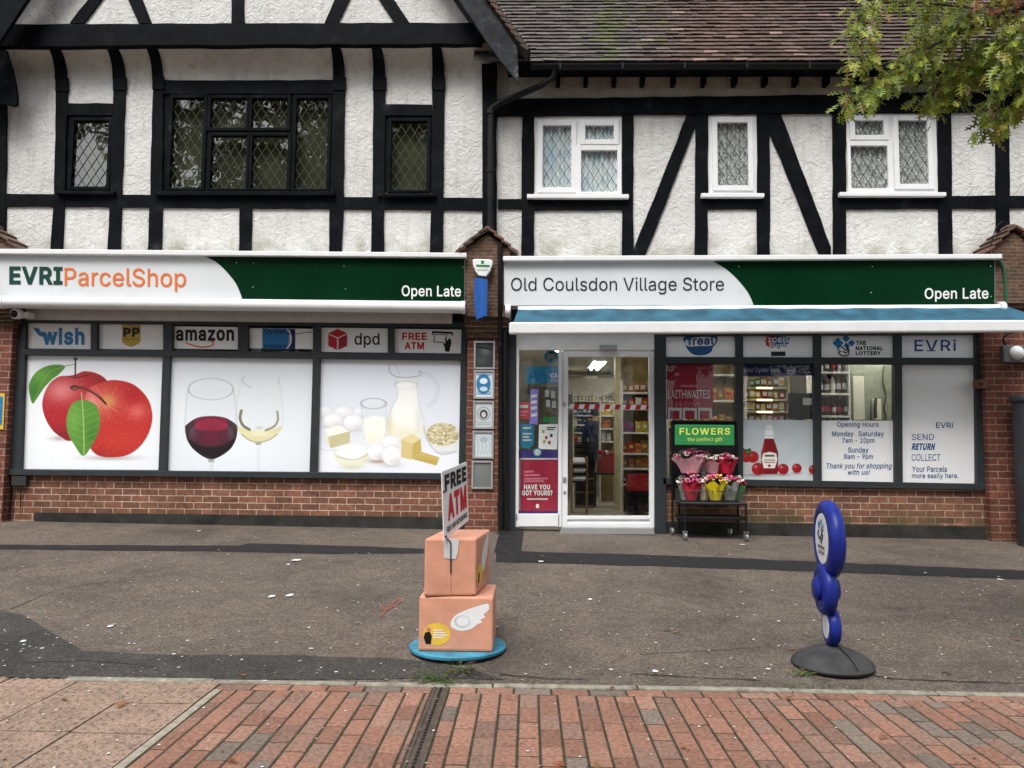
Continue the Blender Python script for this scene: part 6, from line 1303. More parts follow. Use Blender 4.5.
crate('red crate stacked on the black crate inside the door', 629, 648.5, 474, 491.5, 11.52, 'red_pack')
nr_ = thing('newspaper_rack', 'tiered rack of newspapers left inside the shop door', 'newspaper rack', at(578, 505, 11.8))
zf = FZ+.004
for k, y in enumerate((463, 471, 479)):
    p = at(579, y, 11.6+.0); MB().obox((p.x, 11.7-.06*k, p.z), Vector((.1, 0, 0)), Vector((0, .12, .04)), Vector((0, -.003, .008))).build('shelf', 'black_metal', nr_)
    mb = MB()
    for j in range(3): mb.obox((p.x+.01*j-.01, 11.69-.06*k, p.z+.018+.012*j), Vector((.085, 0, 0)), Vector((0, .1, .033)), Vector((0, -.0016, .005)), random.choice(['white_pack', 'pale_ink']))
    mb.build('newspaper', None, nr_)
MB().box(at(571, 470, 11.7).x, at(572, 470, 11.7).x, 11.5, 11.85, zf, 1.22).box(at(586, 470, 11.7).x, at(587, 470, 11.7).x, 11.5, 11.85, zf, 1.22).build('side_panel', 'brown_pack', nr_)
for k in range(4):
    y1 = 466-6*k; t_ = thing('shopping_basket', ['lowest dark basket of the stack inside the door', 'second lowest dark basket of the stack inside the door', 'second highest dark basket of the stack inside the door', 'topmost dark basket of the stack inside the door'][k], 'basket', at(585, y1, 12.6)); o_ = at(575, y1, 12.6); q_ = at(595+.5*k, y1-8, 12.6); mb = MB(); dz = .012
    for a_ in ((o_.x, q_.x, 12.6, 12.612), (o_.x, q_.x, 12.868, 12.88), (o_.x, o_.x+.012, 12.612, 12.868), (q_.x-.012, q_.x, 12.612, 12.868)):
        for j in range(4): mb.box(a_[0], a_[1], a_[2], a_[3], o_.z+.01+.024*j, o_.z+.028+.024*j)
    mb.build('side', 'black_metal', t_); MB().box(o_.x+.013, q_.x-.013, 12.613, 12.867, o_.z, o_.z+.01).build('base', 'black_metal', t_); MB().tube([(o_.x+.01, 12.74, o_.z+.1), (o_.x+.04, 12.74, o_.z+.13), (q_.x-.04, 12.74, o_.z+.13), (q_.x-.01, 12.74, o_.z+.1)], .006, 6).build('handle', 'lead_grey', t_)
bs_ = thing('basket_stand', 'dark wire stand holding the stacked shopping baskets', 'stand', at(585, 503, 12.6)); o_ = at(575, 467, 12.6); q_ = at(595, 467, 12.6); MB().box(o_.x, q_.x, 12.59, 12.89, o_.z-.035, o_.z-.012).build('top', 'black_metal', bs_)
MB().box(o_.x+.01, q_.x-.01, 12.61, 12.88, zf, o_.z-.036).build('body', 'room_dark', bs_)
for k in range(3): MB().box(o_.x+.02, q_.x-.02, 12.6, 12.609, zf+.05+.22*k, zf+.24+.22*k).build('panel', 'black_metal', bs_)
bg_ = thing('shopping_bag', 'red and white bag of toys standing in the aisle', 'bag', at(607, 470, 12.9))
mb = MB(); c = at(607, 462, 12.9)
mb.prism([(c.x-.16, 12.9, c.z-.18), (c.x+.16, 12.9, c.z-.18), (c.x+.14, 12.9, c.z+.1), (c.x-.13, 12.9, c.z+.08)], (0, .2, 0), 'red_pack'); mb.build('body', None, bg_)
mb = MB(); [mb.ball((c.x+random.uniform(-.12, .12), 12.96+random.uniform(0, .1), c.z+.12+random.uniform(-.02, .04)), .05, 8, 5, (1, 1, 1), 'white_pack' if k % 2 else 'red_pack') for k in range(7)]; mb.build('contents', None, bg_)
st_ = thing('side_table', 'low dark table under the red bag in the aisle', 'table', (c.x, 12.9, FZ)); MB().box(c.x-.22, c.x+.22, 12.85, 13.2, c.z-.21, c.z-.181).build('top', 'black_metal', st_)
for sx in (-.2, .2):
    for sy in (12.87, 13.18): MB().box(c.x+sx-.015, c.x+sx+.015, sy-.015, sy+.015, zf, c.z-.21).build('leg', 'black_metal', st_)
MB().box(X(570, 512, 10.2), X(626, 512, 10.2), 9.9, 10.55, zf, zf+.012).build('door_mat', 'mat_black', bevel=.004)
tag(bpy.data.objects['door_mat'], 'dark mat on the shop floor inside the door', 'door mat')
# shelves along the left side of the aisle and free-standing goods
x0, x1 = X(600, 430, 13.9), X(615.5, 430, 13.9); zs = [Z(607, y, 13.9) for y in (415, 428, 441)]
shelf_unit('short shelf unit of snacks against the cream pillar', x0, x1, 13.9, .3, Z(607, 402, 13.9), zs, 'shelf_white', 'slat_wood')
for z, m_ in zip(zs, (['yellow_pack', 'green_pack'], ['yellow_pack', 'orange_pack', 'brown_pack'], ['white_pack', 'brown_pack'])): stock('packet', m_, x0, x1, 14.0, z, 'the short snack shelves', .105)
# shelves behind the windows
x0, x1 = X(744, 400, 11.9), X(790, 400, 11.9); zs = [Z(768, y, 11.9) for y in (387, 399, 411, 423)]
M('shelf_lamp', (1, .78, .42), .5, emit=3.5)
u = shelf_unit('cream lit shelf unit behind the ketchup window', x0, x1, 11.9, .35, Z(768, 375, 11.9), zs, 'cream_paint', 'cream_paint')
for z in zs[:3]: MB().box(X(757, 400, 11.9), X(772, 400, 11.9), 11.89, 11.898, z-.028, z-.004).build('shelf_light', 'shelf_lamp', u)
for z, m_ in zip(zs, (['green_pack', 'brown_pack', 'white_pack'], ['brown_pack', 'red_pack', 'yellow_pack'], ['white_pack', 'brown_pack', 'orange_pack'], ['brown_pack', 'red_pack'])): stock('carton', m_, x0, x1, 12.0, z, 'the cream shelves behind the ketchup window', .09)
x0, x1 = X(815, 400, 10.9), X(851, 400, 10.9); zs = [Z(835, y, 10.9) for y in (371.5, 393, 415.5, 437)]
shelf_unit('white shelf unit of bottles behind the opening hours window', x0, x1, 10.9, .34, Z(835, 345, 10.9), zs, 'shelf_white', 'room_dark')
for z in zs: stock('bottle', ['dark_wine_glass', 'amber_glass', 'green_glass', 'clear_spirit'], x0, x1, 11.0, z, 'the shelves behind the opening hours notice', .082)
for z in zs[1:]: stock('bottle', ['dark_wine_glass', 'green_glass', 'amber_glass'], x0, x1, 11.13, z, 'the shelves behind the opening hours notice', .082)
x0, x1 = X(666, 400, 12.0), X(744, 400, 12.0)
shelf_unit('wooden shelf unit behind the wine poster window', x0, x1, 11.85, .4, 2.75, [.9, 1.3, 1.7, 2.1, 2.5], 'shelf_white', 'slat_wood')
for z in (1.7, 2.1): stock('packet', ['brown_pack', 'orange_pack', 'yellow_pack'], x0, x1, 11.98, z, 'the shelves behind the wine poster', .11)
ct = thing('counter', 'shop counter behind the ketchup window', 'counter', at(800, 440, 10.5)); zc = Z(800, 424, 10.4)
MB().box(X(775, 430, 10.4), X(846, 430, 10.4), 10.3, 10.75, zf, zc-.04).build('body', 'slat_wood', ct); MB().box(X(773, 430, 10.4), X(847, 430, 10.4), 10.27, 10.78, zc-.04, zc).build('top', 'black_metal', ct, bevel=.005)
tm = thing('till', 'black till screen on the counter behind the window', 'till', at(800, 424, 10.45))
MB().pr(789, 393, 813, 419, 10.42, .05).build('screen', 'black_metal', tm, bevel=.008); MB().pr(797, 419, 804, 423.5, 10.46, .06).build('stand', 'black_metal', tm); p = at(800, 424, 10.45); MB().box(p.x-.14, p.x+.14, 10.4, 10.6, zc, zc+.03).build('base', 'black_metal', tm)
MB().pr(803, 398, 812, 405, 10.412, .006).build('card_reader', 'pale_ink', tm)
ph = thing('wall_phone', 'grey wall phone on the green wall inside the window', 'phone', at(877, 410, 11.17))
MB().pr(872.5, 399, 881.5, 420, 11.15, .048).build('body', 'shop_wall', ph, bevel=.01); MB().tube([at(876, 398, 11.12), at(875.5, 409, 11.11), at(876, 418, 11.12)], .022, 8).build('handset', 'lead_grey', ph)
mb = MB(); mb.tube([at(x, y, 11.16) for x, y in catmull([(884, 366), (883, 380), (886, 395), (884, 408), (886, 418), (882, 421)], 5, False)], .012, 6); tag(mb.build('dangling_cable', 'lead_grey'), 'dark cable hanging down the green wall inside the window', 'cable')
bx = thing('fuse_box', 'pale cabinet on the wall beside the bottle shelves', 'cabinet', at(860, 440, 11.1)); MB().pr(852, 372, 866, 424, 11.08, .115).build('body', 'grey_green_wall', bx, bevel=.008); MB().pr(853.5, 376, 864.5, 420, 11.068, .011).build('door', 'shop_wall', bx, bevel=.004)

# person in the aisle: one continuous body
def person():
    b = at(596, 498, 14.6); x, y, z = b.x, 14.6, FZ+.004
    J = {'pelvis': (0, 0, .93, .135), 'waist': (0, 0, 1.08, .125), 'chest': (0, -.01, 1.30, .15), 'neck': (0, -.01, 1.47, .058), 'head': (.0, -.03, 1.60, .098), 'crown': (0, -.02, 1.69, .075)}
    for s, n in ((-1, 'l'), (1, 'r')):
        J['hip'+n] = (s*.09, 0, .88, .095); J['knee'+n] = (s*.1, -.02, .48, .06); J['ankle'+n] = (s*.1, .02, .09, .042); J['toe'+n] = (s*.12, -.14, .035, .034)
        J['sh'+n] = (s*.185, 0, 1.38, .066); J['el'+n] = (s*.25, .02, 1.1, .046); J['wr'+n] = (s*.22, -.14, .92, .032); J['ha'+n] = (s*.2, -.21, .87, .034)
    E = [('pelvis', 'waist'), ('waist', 'chest'), ('chest', 'neck'), ('neck', 'head'), ('head', 'crown')]
    for n in 'lr': E += [('pelvis', 'hip'+n), ('hip'+n, 'knee'+n), ('knee'+n, 'ankle'+n), ('ankle'+n, 'toe'+n), ('chest', 'sh'+n), ('sh'+n, 'el'+n), ('el'+n, 'wr'+n), ('wr'+n, 'ha'+n)]
    ks = list(J); me = bpy.data.meshes.new('person'); me.from_pydata([J[k][:3] for k in ks], [(ks.index(a), ks.index(c)) for a, c in E], [])
    o = bpy.data.objects.new('person', me); COL.objects.link(o); sk = o.modifiers.new('skin', 'SKIN')
    for i, k in enumerate(ks): me.skin_vertices[0].data[i].radius = (J[k][3],)*2; me.skin_vertices[0].data[i].use_root = (k == 'pelvis')
    sub = o.modifiers.new('smooth', 'SUBSURF'); sub.levels = sub.render_levels = 2
    o.location = (x, y, z); o.rotation_euler = (0, 0, R(150))
    m, t, bs = nodes('clothes', .85, 0, .2); tc = t.nodes.new('ShaderNodeTexCoord'); sp = t.nodes.new('ShaderNodeSeparateXYZ'); t.links.new(tc.outputs['Object'], sp.inputs[0])
    dv_ = t.nodes.new('ShaderNodeMath'); dv_.operation = 'DIVIDE'; dv_.inputs[1].default_value = 2; t.links.new(sp.outputs[2], dv_.inputs[0])
    r = ramp(t, dv_.outputs[0], [(0, (.01, .01, .01)), (.05, (.03, .045, .09)), (.46, (.02, .03, .07)), (.735, (.5, .3, .22))]); r.color_ramp.interpolation = 'CONSTANT'; t.links.new(r.outputs[0], bs.inputs['Base Color'])
    me.materials.append(m); tag(o, 'person in a navy jacket and jeans standing in the shop aisle', 'person')
    hb = MB(); hb.ball((0, -.01, 1.655), .112, 14, 10, (.95, 1.05, .95)); h = hb.build('hair', 'black_ink', None, smooth=True); h.parent = o
    f = MB()
    for s in (-1, 1): f.ball((s*.034, -.122, 1.605), .011, 8, 6, mat='white_pack'); f.ball((s*.1, -.02, 1.59), .025, 8, 6, (.4, .8, 1.2), 'skin_tone')
    f.ball((0, -.135, 1.575), .018, 8, 6, (.8, 1, 1.3), 'skin_tone'); f.ball((0, -.12, 1.535), .02, 8, 5, (1.4, .5, .4), 'pink_ink')
    M('skin_tone', (.5, .3, .22), .6); f.build('face', None, None, smooth=True).parent = o
M('skin_tone', (.5, .3, .22), .6); person()

# ================================================================== things fixed to the front
ab = thing('alarm_box', 'white shield shaped alarm box on the middle brick pier', 'alarm box', at(482, 276, 9.2))
MB().pp([(472.5, 259.5), (475, 258.8), (490, 259.2), (492.8, 260.5), (492.3, 265), (489.5, 272), (486, 276.4), (479, 276), (475.5, 271.5), (473, 265)], 9.14, .1).build('case', 'white_plastic', ab, bevel=.01)
mb = MB(); mb.poly([(476, 264.5), (490, 265), (489.5, 267), (476.3, 266.6)], 9.137, 'flower_green'); bars(mb, 477, 268.5, 488.5, 270.5, 9.137, 'pale_ink', 1); mb.poly([(481, 260.5), (484, 260.5), (484, 263.5), (481, 263.5)], 9.137, 'flower_green'); mb.build('label', None, ab)
pj = thing('hanging_sign', 'blue plastic sign projecting below the alarm box', 'sign', at(479, 318, 9.2))
a, b_ = at(474.5, 298, 9.24), at(483.5, 298, 8.98)
MB().prism([at(474.5, 277.5, 9.2), at(484.5, 279, 9.02), at(484, 316, 9.02), at(476, 319.5, 9.2), at(474.3, 300, 9.2)], (.035, .015, 0)).build('panel', 'blue_sign', pj) if M('blue_sign', (.03, .12, .42), .35) else None
MB().tube([at(480, 276.5, 9.12), at(479.5, 279, 9.22)], .015, 6).build('bracket', 'black_metal', pj)
fr_l = ['framed notice with a dark photograph, top of five on pier', 'framed notice in blue and white on the brick pier', 'framed notice with a round portrait on the brick pier', 'framed notice with grey sketch, fourth of five on pier', 'empty grey framed notice, lowest of five on pier']
boxes = [(473.8, 341, 495, 369), (473.6, 370, 494.3, 398.8), (473.2, 400.7, 494, 428.8), (472.6, 430.7, 493.6, 458.5), (471.6, 460.7, 492.8, 488.8)]
for i, (q, lab) in enumerate(zip(boxes, fr_l)):
    t = thing('notice_frame', lab, 'notice frame', at(q[0]+10, q[3], 9.42), 'notice frames on the middle brick pier'); x0, y0, x1, y1 = q; mb = MB(); w = 1.8
    for r_ in ((x0, y0, x1, y0+w), (x0, y1-w, x1, y1), (x0, y0+w, x0+w, y1-w), (x1-w, y0+w, x1, y1-w)): mb.pr(*r_, 9.40, .03)
    mb.build('frame', 'aluminium', t)
    pg = Print([(x0+w, y0+w), (x1-w, y0+w), (x1-w, y1-w), (x0+w, y1-w)], 2.5, x0, y0, 1.0, [(58, 64, 66), (196, 208, 216), (186, 194, 198), (190, 202, 206), (112, 118, 116)][i])
    if i == 0: pg.blend(.8*pg.glow(12, 10, 6, 5), (130, 138, 140)); pg.blend(.7*pg.glow(8, 20, 7, 4), (90, 100, 104)); pg.blend(pg.line([(4, 6), (17, 8)], 1.5), (20, 24, 26))
    if i == 1: pg.blend(pg.ell(10, 14, 7, 10), (60, 130, 180)); pg.blend(pg.ell(10, 11, 4, 3), (210, 222, 230)); [pg.blend(.8*pg.line([(4, y), (17, y)], 1), (40, 110, 165)) for y in (5, 19, 22, 24)]; pg.blend(pg.ell(10, 19, 4, 2.4), (190, 210, 225))
    if i == 2: pg.blend(pg.ring(10.5, 13, 6, 6.5, 1), (140, 150, 152)); pg.blend(pg.ell(10.5, 13.6, 4, 4.6), (60, 60, 62)); pg.blend(pg.ell(10.5, 14, 2.3, 2.9), (196, 190, 186)); [pg.blend(.6*pg.line([(4, y), (17, y)], .8), (120, 130, 132)) for y in (22, 24)]
    if i == 3: [pg.blend(.6*pg.line([(4+k, 6), (6+k*1.3, 15), (5+k, 23)], .8, 3), (140, 152, 156)) for k in (0, 3, 6, 9, 12)]; pg.blend(.6*pg.ell(11, 9, 4, 3), (150, 164, 170))
    if i == 4: pg.blend(.5*pg.glow(8, 8, 9, 9), (132, 136, 132))
    pg.sheet('notice', 9.415, 'print_gloss', t)
def camera_dome(label, px, py, Y, s=1.0):
    t = thing('security_camera', label, 'security camera', at(px, py, Y)); c = at(px, py, Y)
    mb = MB(); mb.lathe([(.065*s, -.08), (.07*s, -.02), (.06*s, .0)], c, 18, (0, -1, -.1)); mb.box(c.x-.05, c.x+.12, Y+.06, Y+.2, c.z-.03, c.z+.03); mb.build('housing', 'white_plastic', t, smooth=40)
    MB().ball(c+Vector((-.005, -.0, -.005)), .045*s, 14, 9).build('lens', 'black_ink', t, smooth=True)
camera_dome('white security camera with black lens under left awning end', 14.5, 313.5, 9.2)
eb = thing('junction_box', 'grey cable box on the brickwork under left window corner', 'junction box', at(17, 486, 9.52)); MB().pr(11, 476, 26, 486, 9.5, .06).build('case', 'dark_lead', eb, bevel=.008)
mb = MB(); mb.tube([at(13, 486, 9.52), at(12, 500, 9.53), at(10, 519, 9.52)], .008, 6); mb.tube([at(21, 486, 9.52), at(20.5, 508, 9.53)], .006, 6); mb.build('cable', 'black_metal', eb)
ys = thing('wall_notice', 'blue notice with yellow border on the left brick pier', 'notice', at(0, 430, 9.41)); MB().pp([(-16, 392), (4.8, 393.5), (3.2, 429.5), (-17, 428)], 9.415, .01).build('sheet', 'yellow_ink', ys); mb = MB(); mb.poly([(-15, 395.5), (3, 396.5), (1.6, 425), (-16, 424)], 9.412, 'bright_blue_ink'); mb.poly([(-15, 403), (0, 404), (-.5, 408), (-15, 407)], 9.41, 'pale_ink'); mb.poly([(-15, 412), (-1, 413), (-1.5, 419), (-15, 418)], 9.41, 'teal_ink'); mb.build('print', None, ys)
fl = thing('bulkhead_light', 'grey bulkhead light with round lens on the right pier', 'wall light', at(1016, 362, 9.4)); MB().pr(1003.5, 345, 1034, 362.5, 9.35, .08).build('case', 'aluminium_dull', fl, bevel=.012) if M('aluminium_dull', (.14, .14, .14), .5, metal=.4) else None
MB().lathe([(.085, 0), (.085, .02), (.06, .05), (.0, .062)], at(1016.5, 353, 9.352), 20, (0, -1, 0)).build('lens', 'white_plastic', fl, smooth=40)
mb = MB(); mb.tube([at(x, y, 9.36) for x, y in catmull([(1006, 345), (1003, 339), (1008, 334), (1016, 331)], 4, False)], .012, 6); mb.build('cable', 'black_metal', fl)
sb = thing('sensor_box', 'small brown box beside the right window frame', 'sensor', at(982, 388, 9.45)); MB().pr(978.5, 379.5, 988, 388.5, 9.4, .12).build('case', 'brown_box', sb, bevel=.006) if M('brown_box', (.16, .075, .05), .6) else None
MB().lathe([(.018, 0), (.016, .012)], at(981, 384, 9.4), 12, (0, -1, 0)).build('lens', 'black_ink', sb)
gp_ = MB(); gp_.tube([at(x, y, 9.22) for x, y in catmull([(998.5, 259.5), (1003, 266), (1005.5, 279), (1006, 296), (1006.5, 312)], 5, False)], .016, 8); tag(gp_.build('conduit', 'conduit_green'), 'green conduit curving down beside right end of the store sign', 'conduit') if M('conduit_green', (.02, .11, .06), .4) else None
for k, pts in enumerate(([(988, 252), (992, 240), (1000, 232), (1008, 226)], [(990, 250), (998, 243), (1006, 238), (1012, 228)], [(985, 253), (990, 246), (996, 228), (1003, 221)])):
    mb = MB(); mb.tube([at(x, y, 9.3-.03*k) for x, y in catmull(pts, 5, False)], .006, 6); tag(mb.build('loose_cable', 'black_metal'), 'thin black cable looping over the right pier cap', 'cable', 'cables looping over the right pier cap')
for k, pts in enumerate(([(455, 253), (464, 243), (474, 236), (484, 228)], [(459, 251), (470, 240), (486, 232), (492, 226)])):
    mb = MB(); mb.tube([at(x, y, 9.16-.03*k) for x, y in catmull(pts, 5, False)], .006, 6); tag(mb.build('loose_cable', 'black_metal'), 'thin black cable looping over the middle pier cap', 'cable', 'cables looping over the middle pier cap')
bt = thing('litter_bin', 'dark grey rounded cabinet at right edge before the brick pier', 'bin', at(1030, 543, 9.2)); mb = MB(); g0 = gz(6, 9.2); c = at(1042, 470, 9.1); zt = Z(1030, 402, 9.0)
mb.prism([(c.x-.26+.06*(1-math.cos(a)) if False else c.x+.26*math.copysign(abs(math.cos(a))**.5, math.cos(a)), 9.1+.17*math.copysign(abs(math.sin(a))**.5, math.sin(a)), g0) for a in [2*math.pi*k/24 for k in range(24)]], (0, 0, zt-g0)); mb.build('body', 'bin_grey', bt, bevel=.01) if M('bin_grey', (.04, .043, .05), .45) else None
MB().prism([(c.x+.285*math.copysign(abs(math.cos(a))**.5, math.cos(a)), 9.1+.195*math.copysign(abs(math.sin(a))**.5, math.sin(a)), zt) for a in [2*math.pi*k/24 for k in range(24)]], (0, 0, .09)).build('lid', 'bin_grey', bt, bevel=.03)

# ================================================================== pavement sign of two orange boxes
M('box_orange', (.60, .295, .20), .5, var=.16, scale=5, bmp=.15, bscale=40); M('box_orange_edge', (.42, .19, .11), .5); M('sign_blue_base', (.05, .23, .34), .5, var=.4, scale=10)
ps = thing('pavement_sign', 'pavement sign of two stacked orange boxes on blue disc', 'sign', gp(457, 650)); YB0 = 5.0
c0 = gp(457.5, 650); g0 = gz(c0.x, 5.2)
bs = MB(); bs.lathe([(.30, 0), (.318, .006), (.32, .022), (.312, .03), (.0, .032)], (c0.x, c0.y+.02, g0+.004), 40); bs.build('base', 'sign_blue_base', ps, smooth=35)
def boxpart(FL, FR, back, z0, z1, prints):
    FL, FR = Vector((*FL, 0)), Vector((*FR, 0)); b = Vector((*back, 0)); mb = MB()
    c = [FL, FR, FR+b, FL+b]; mb.prism([p+Vector((0, 0, z0)) for p in c], (0, 0, z1-z0), 'box_orange')
    o = mb.build('box', 'box_orange', ps, bevel=.012)
    e = MB(); u = (FR-FL).normalized(); n = Vector((u.y, -u.x, 0))
    prints(e, lambda s, h, d=.0015: FL+(FR-FL)*s+n*d+Vector((0, 0, z0+(z1-z0)*h)), lambda s, h, d=.0015: FR+b*s+u*d+Vector((0, 0, z0+(z1-z0)*h)))
    e.build('print', None, o); return o
def face_poly(mb, fn, pts, mat, d=.0015):
    P = [fn(s, h, d) for s, h in pts]; mb.add(P, [tuple(range(len(P)))], mat)
wing = catmull([(.44, .43), (.44, .27), (.56, .18), (.70, .22), (.80, .36), (.86, .40), (.83, .46), (.90, .54), (.87, .60), (.94, .72), (.93, .88), (.80, .82), (.62, .70), (.50, .58)], 3)
wing = [(s, .38+(h-.18)*.72) for s, h in wing]
def circ(cx, cy, rx, ry, n=28): return [(cx+rx*math.cos(2*math.pi*k/n), cy+ry*math.sin(2*math.pi*k/n)) for k in range(n)]
def low_prints(e, F_, S_):
    face_poly(e, F_, wing, 'white_paint'); face_poly(e, F_, circ(.585, .55, .11, .115), 'pale_ink', .0022); face_poly(e, F_, circ(.595, .557, .085, .092), 'white_paint', .003)
    face_poly(e, F_, circ(.245, .31, .185, .21), 'yellow_ink'); face_poly(e, F_, [(.10, .13), (.17, .13), (.18, .28), (.15, .36), (.09, .34), (.07, .25)], 'black_ink', .0025); face_poly(e, F_, circ(.135, .40, .028, .035, 10), 'pink_ink', .0028)
    for h, w in ((.375, .13), (.33, .17), (.285, .19), (.24, .14)): face_poly(e, F_, [(.2, h), (.2+w, h), (.2+w, h+.02), (.2, h+.02)], 'white_ink', .0025)
    for s, h in ((.0, .0),): face_poly(e, F_, [(.01, .01), (.99, .01), (.99, .045), (.01, .045)], 'box_orange_edge')
z0 = g0+.037; zl = Z(456, 597, YB0)
boxpart((X(418.7, 625, YB0), YB0), (X(493, 625, YB0), YB0), (0.0, .47), z0, zl, low_prints)
FLu, FRu = (X(424.2, 568, 4.99), 4.99), (X(476.2, 568, 5.03), 5.03); bk = at(490, 555, 5.42); dvec = ((bk.x-FRu[0])*.9, (bk.y-FRu[1])*1.4)
def up_prints(e, F_, S_):
    face_poly(e, F_, [(.0+.01, .0+.012), (.99, .012), (.99, .04), (.01, .04)], 'box_orange_edge'); face_poly(e, F_, [(.515, .0), (.53, .0), (.53, .99), (.515, .99)], 'box_orange_edge')
    for s, h in ((.52, .42), (.05, .02), (.95, .02)): face_poly(e, F_, circ(s, h, .012, .012, 8), 'dark_ink', .003)
    face_poly(e, S_, [(x*.55+.3, h*.9+.12) for x, h in catmull([(.1, .3), (.4, .25), (.9, .6), (1, .95), (.6, .85), (.15, .6)], 3)], 'white_paint'); face_poly(e, S_, circ(.22, .32, .2, .18), 'yellow_ink', .0022); face_poly(e, S_, [(.1, .18), (.2, .18), (.22, .36), (.12, .36)], 'black_ink', .003)
zu0 = zl+.004
boxpart(FLu, FRu, dvec, zu0, Z(450, 538.8, 5.0), up_prints)
fb_ = thing('atm_board', 'white FREE ATM board taped to the upper orange box', 'sign', at(444, 541, 4.95))
q = [at(441.8, 471.8, 4.96), at(466.8, 461.8, 5.36), at(468.6, 520.3, 5.36), at(444.3, 541.2, 4.96)]
nb = (q[1]-q[0]).cross(q[3]-q[0]).normalized(); nb = nb if nb.y < 0 else -nb
MB().prism(q, -nb*.006).build('board', 'white_paint', fb_)
def bq(u0, v0, u1, v1):
    P = lambda u, v: q[0]*(1-u)*(1-v)+q[1]*u*(1-v)+q[2]*u*v+q[3]*(1-u)*v
    return [P(u0, v0), P(u1, v0), P(u1, v1), P(u0, v1)]
mb = MB(); text(mb, 'FREE', bq(.08, .06, .95, .31), 'black_ink', bold=.05, off=nb*.003); text(mb, 'ATM', bq(.16, .37, .93, .76), 'red_ink', bold=.05, off=nb*.003); text(mb, 'FREE CASH WITHDRAWAL', bq(.1, .83, .94, .92), 'dark_ink', bold=.03, off=nb*.003)
for u, v in ((.04, .3), (.05, .95)): mb.ball(bq(u, v, u+.01, v)[0]+nb*.003, .008, 8, 5, mat='black_ink')
mb.build('lettering', None, fb_)
n_ = Vector((FRu[1]-FLu[1], -(FRu[0]-FLu[0]), 0)).normalized()
tpz = lambda s, h, d: Vector((FLu[0]+(FRu[0]-FLu[0])*s, FLu[1]+(FRu[1]-FLu[1])*s, zu0+(Z(450, 538.8, 5.0)-zu0)*h))+n_*d
MB().add([tpz(.38, .66, .004), tpz(.6, .64, .004), tpz(.64, .76, .004), tpz(.66, 1.0, .004), tpz(.36, 1.0, .004)], [(0, 1, 2, 3, 4)]).build('tape', 'pale_ink', fb_)
MB().tube([bq(.1, .99, .2, 1)[0], tpz(.5, .95, .012), tpz(.51, .4, .006)], .004, 5).build('string', 'dark_ink', fb_)

# ================================================================== blue pavement sign of stacked discs
M('sign_blue', (.010, .022, .20), .38, var=.3, scale=7, bmp=.1, bscale=30); M('rubber_grey', (.045, .046, .047), .75, var=.35, scale=9, bmp=.3)
pc = gp(832.5, 666); g0 = gz(pc.x, pc.y)
bl = thing('pavement_sign', 'blue pavement sign of three stacked discs on grey base', 'sign', pc)
MB().lathe([(.242, 0), (.248, .012), (.237, .036), (.2, .066), (.135, .095), (.07, .112), (.06, .125), (0, .125)], (pc.x, pc.y, g0+.004), 36).build('base', 'rubber_grey', bl, smooth=50)
mb = MB(); mb.tube([(pc.x+.02, pc.y-.05, g0+.128), (pc.x+.04, pc.y-.13, g0+.103), (pc.x+.055, pc.y-.2, g0+.069), (pc.x+.06, pc.y-.238, g0+.042)], .004, 5); mb.build('seam', 'black_ink', bl)
na = Vector((-math.cos(R(7)), math.sin(R(7)), 0))
def disc(px, py, r, th, face, Yd=None):
    Yd = Yd or pc.y; c = at(px, py, Yd); h = th/2; mb = MB()
    prof = [(r*.66, -h*.75), (r*.72, -h), (r*.86, -h*.98), (r*.97, -h*.6), (r, 0), (r*.97, h*.6), (r*.86, h*.98), (r*.72, h), (r*.66, h*.75)]
    mb.lathe(prof, c, 44, na); d = mb.build('disc', 'sign_blue', bl, smooth=60)
    for s in (-1, 1):
        f = MB(); f.lathe([(r*.655, 0), (r*.655, .006), (r*.64, .01)], c+na*s*h*.75, 36, na*s); f.build('face', face, d)
    return c, h, d
c1, h1, d1 = disc(829, 538.8, .245, .098, 'white_paint'); disc(825.5, 589, .162, .085, 'sign_blue'); disc(831.5, 626, .118, .072, 'white_paint')
mb = MB(); c = at(826, 589, pc.y); mb.lathe([(.07, 0), (.075, .02), (.06, .035), (0, .036)], c+na*.04, 24, na); mb.lathe([(.07, 0), (.075, .02), (.06, .035), (0, .036)], c-na*.04, 24, -na); mb.build('hub', 'sign_blue', bl, smooth=50)
MB().tube([(pc.x, pc.y, g0+.13), at(832, 640, pc.y)], .035, 12).build('stem', 'sign_blue', bl)
mb = MB(); tv = Vector((-na.y, na.x, 0))
if tv.y > 0: tv = -tv
fc = c1+na*(h1*.75+.0125); P = lambda a, b: fc+tv*a+Vector((0, 0, b))
for cx_, cz_, q_ in ((-.045, .085, .03), (.01, .105, .022), (.05, .08, .02), (.012, .06, .018)): mb.add([P(cx_, cz_-q_), P(cx_+q_, cz_), P(cx_, cz_+q_), P(cx_-q_, cz_)], [(0, 1, 2, 3)], 'bright_blue_ink')
for w_, z_, l_ in (('THE', -.03, .03), ('NATIONAL', -.065, .085), ('LOTTERY', -.1, .075)): text(mb, w_, [P(-l_, z_+.024), P(l_, z_+.024), P(l_, z_), P(-l_, z_)], 'dark_ink', bold=.03)
for cvs in ([(-.05, .05), (-.07, .02), (-.03, .0), (.03, .04), (.05, .06)], [(-.02, .0), (.03, .0), (.05, .03)]): mb.tube([P(a, b) for a, b in catmull(cvs, 4, False)], .004, 5, 'dark_ink')
mb.build('emblem', None, d1)

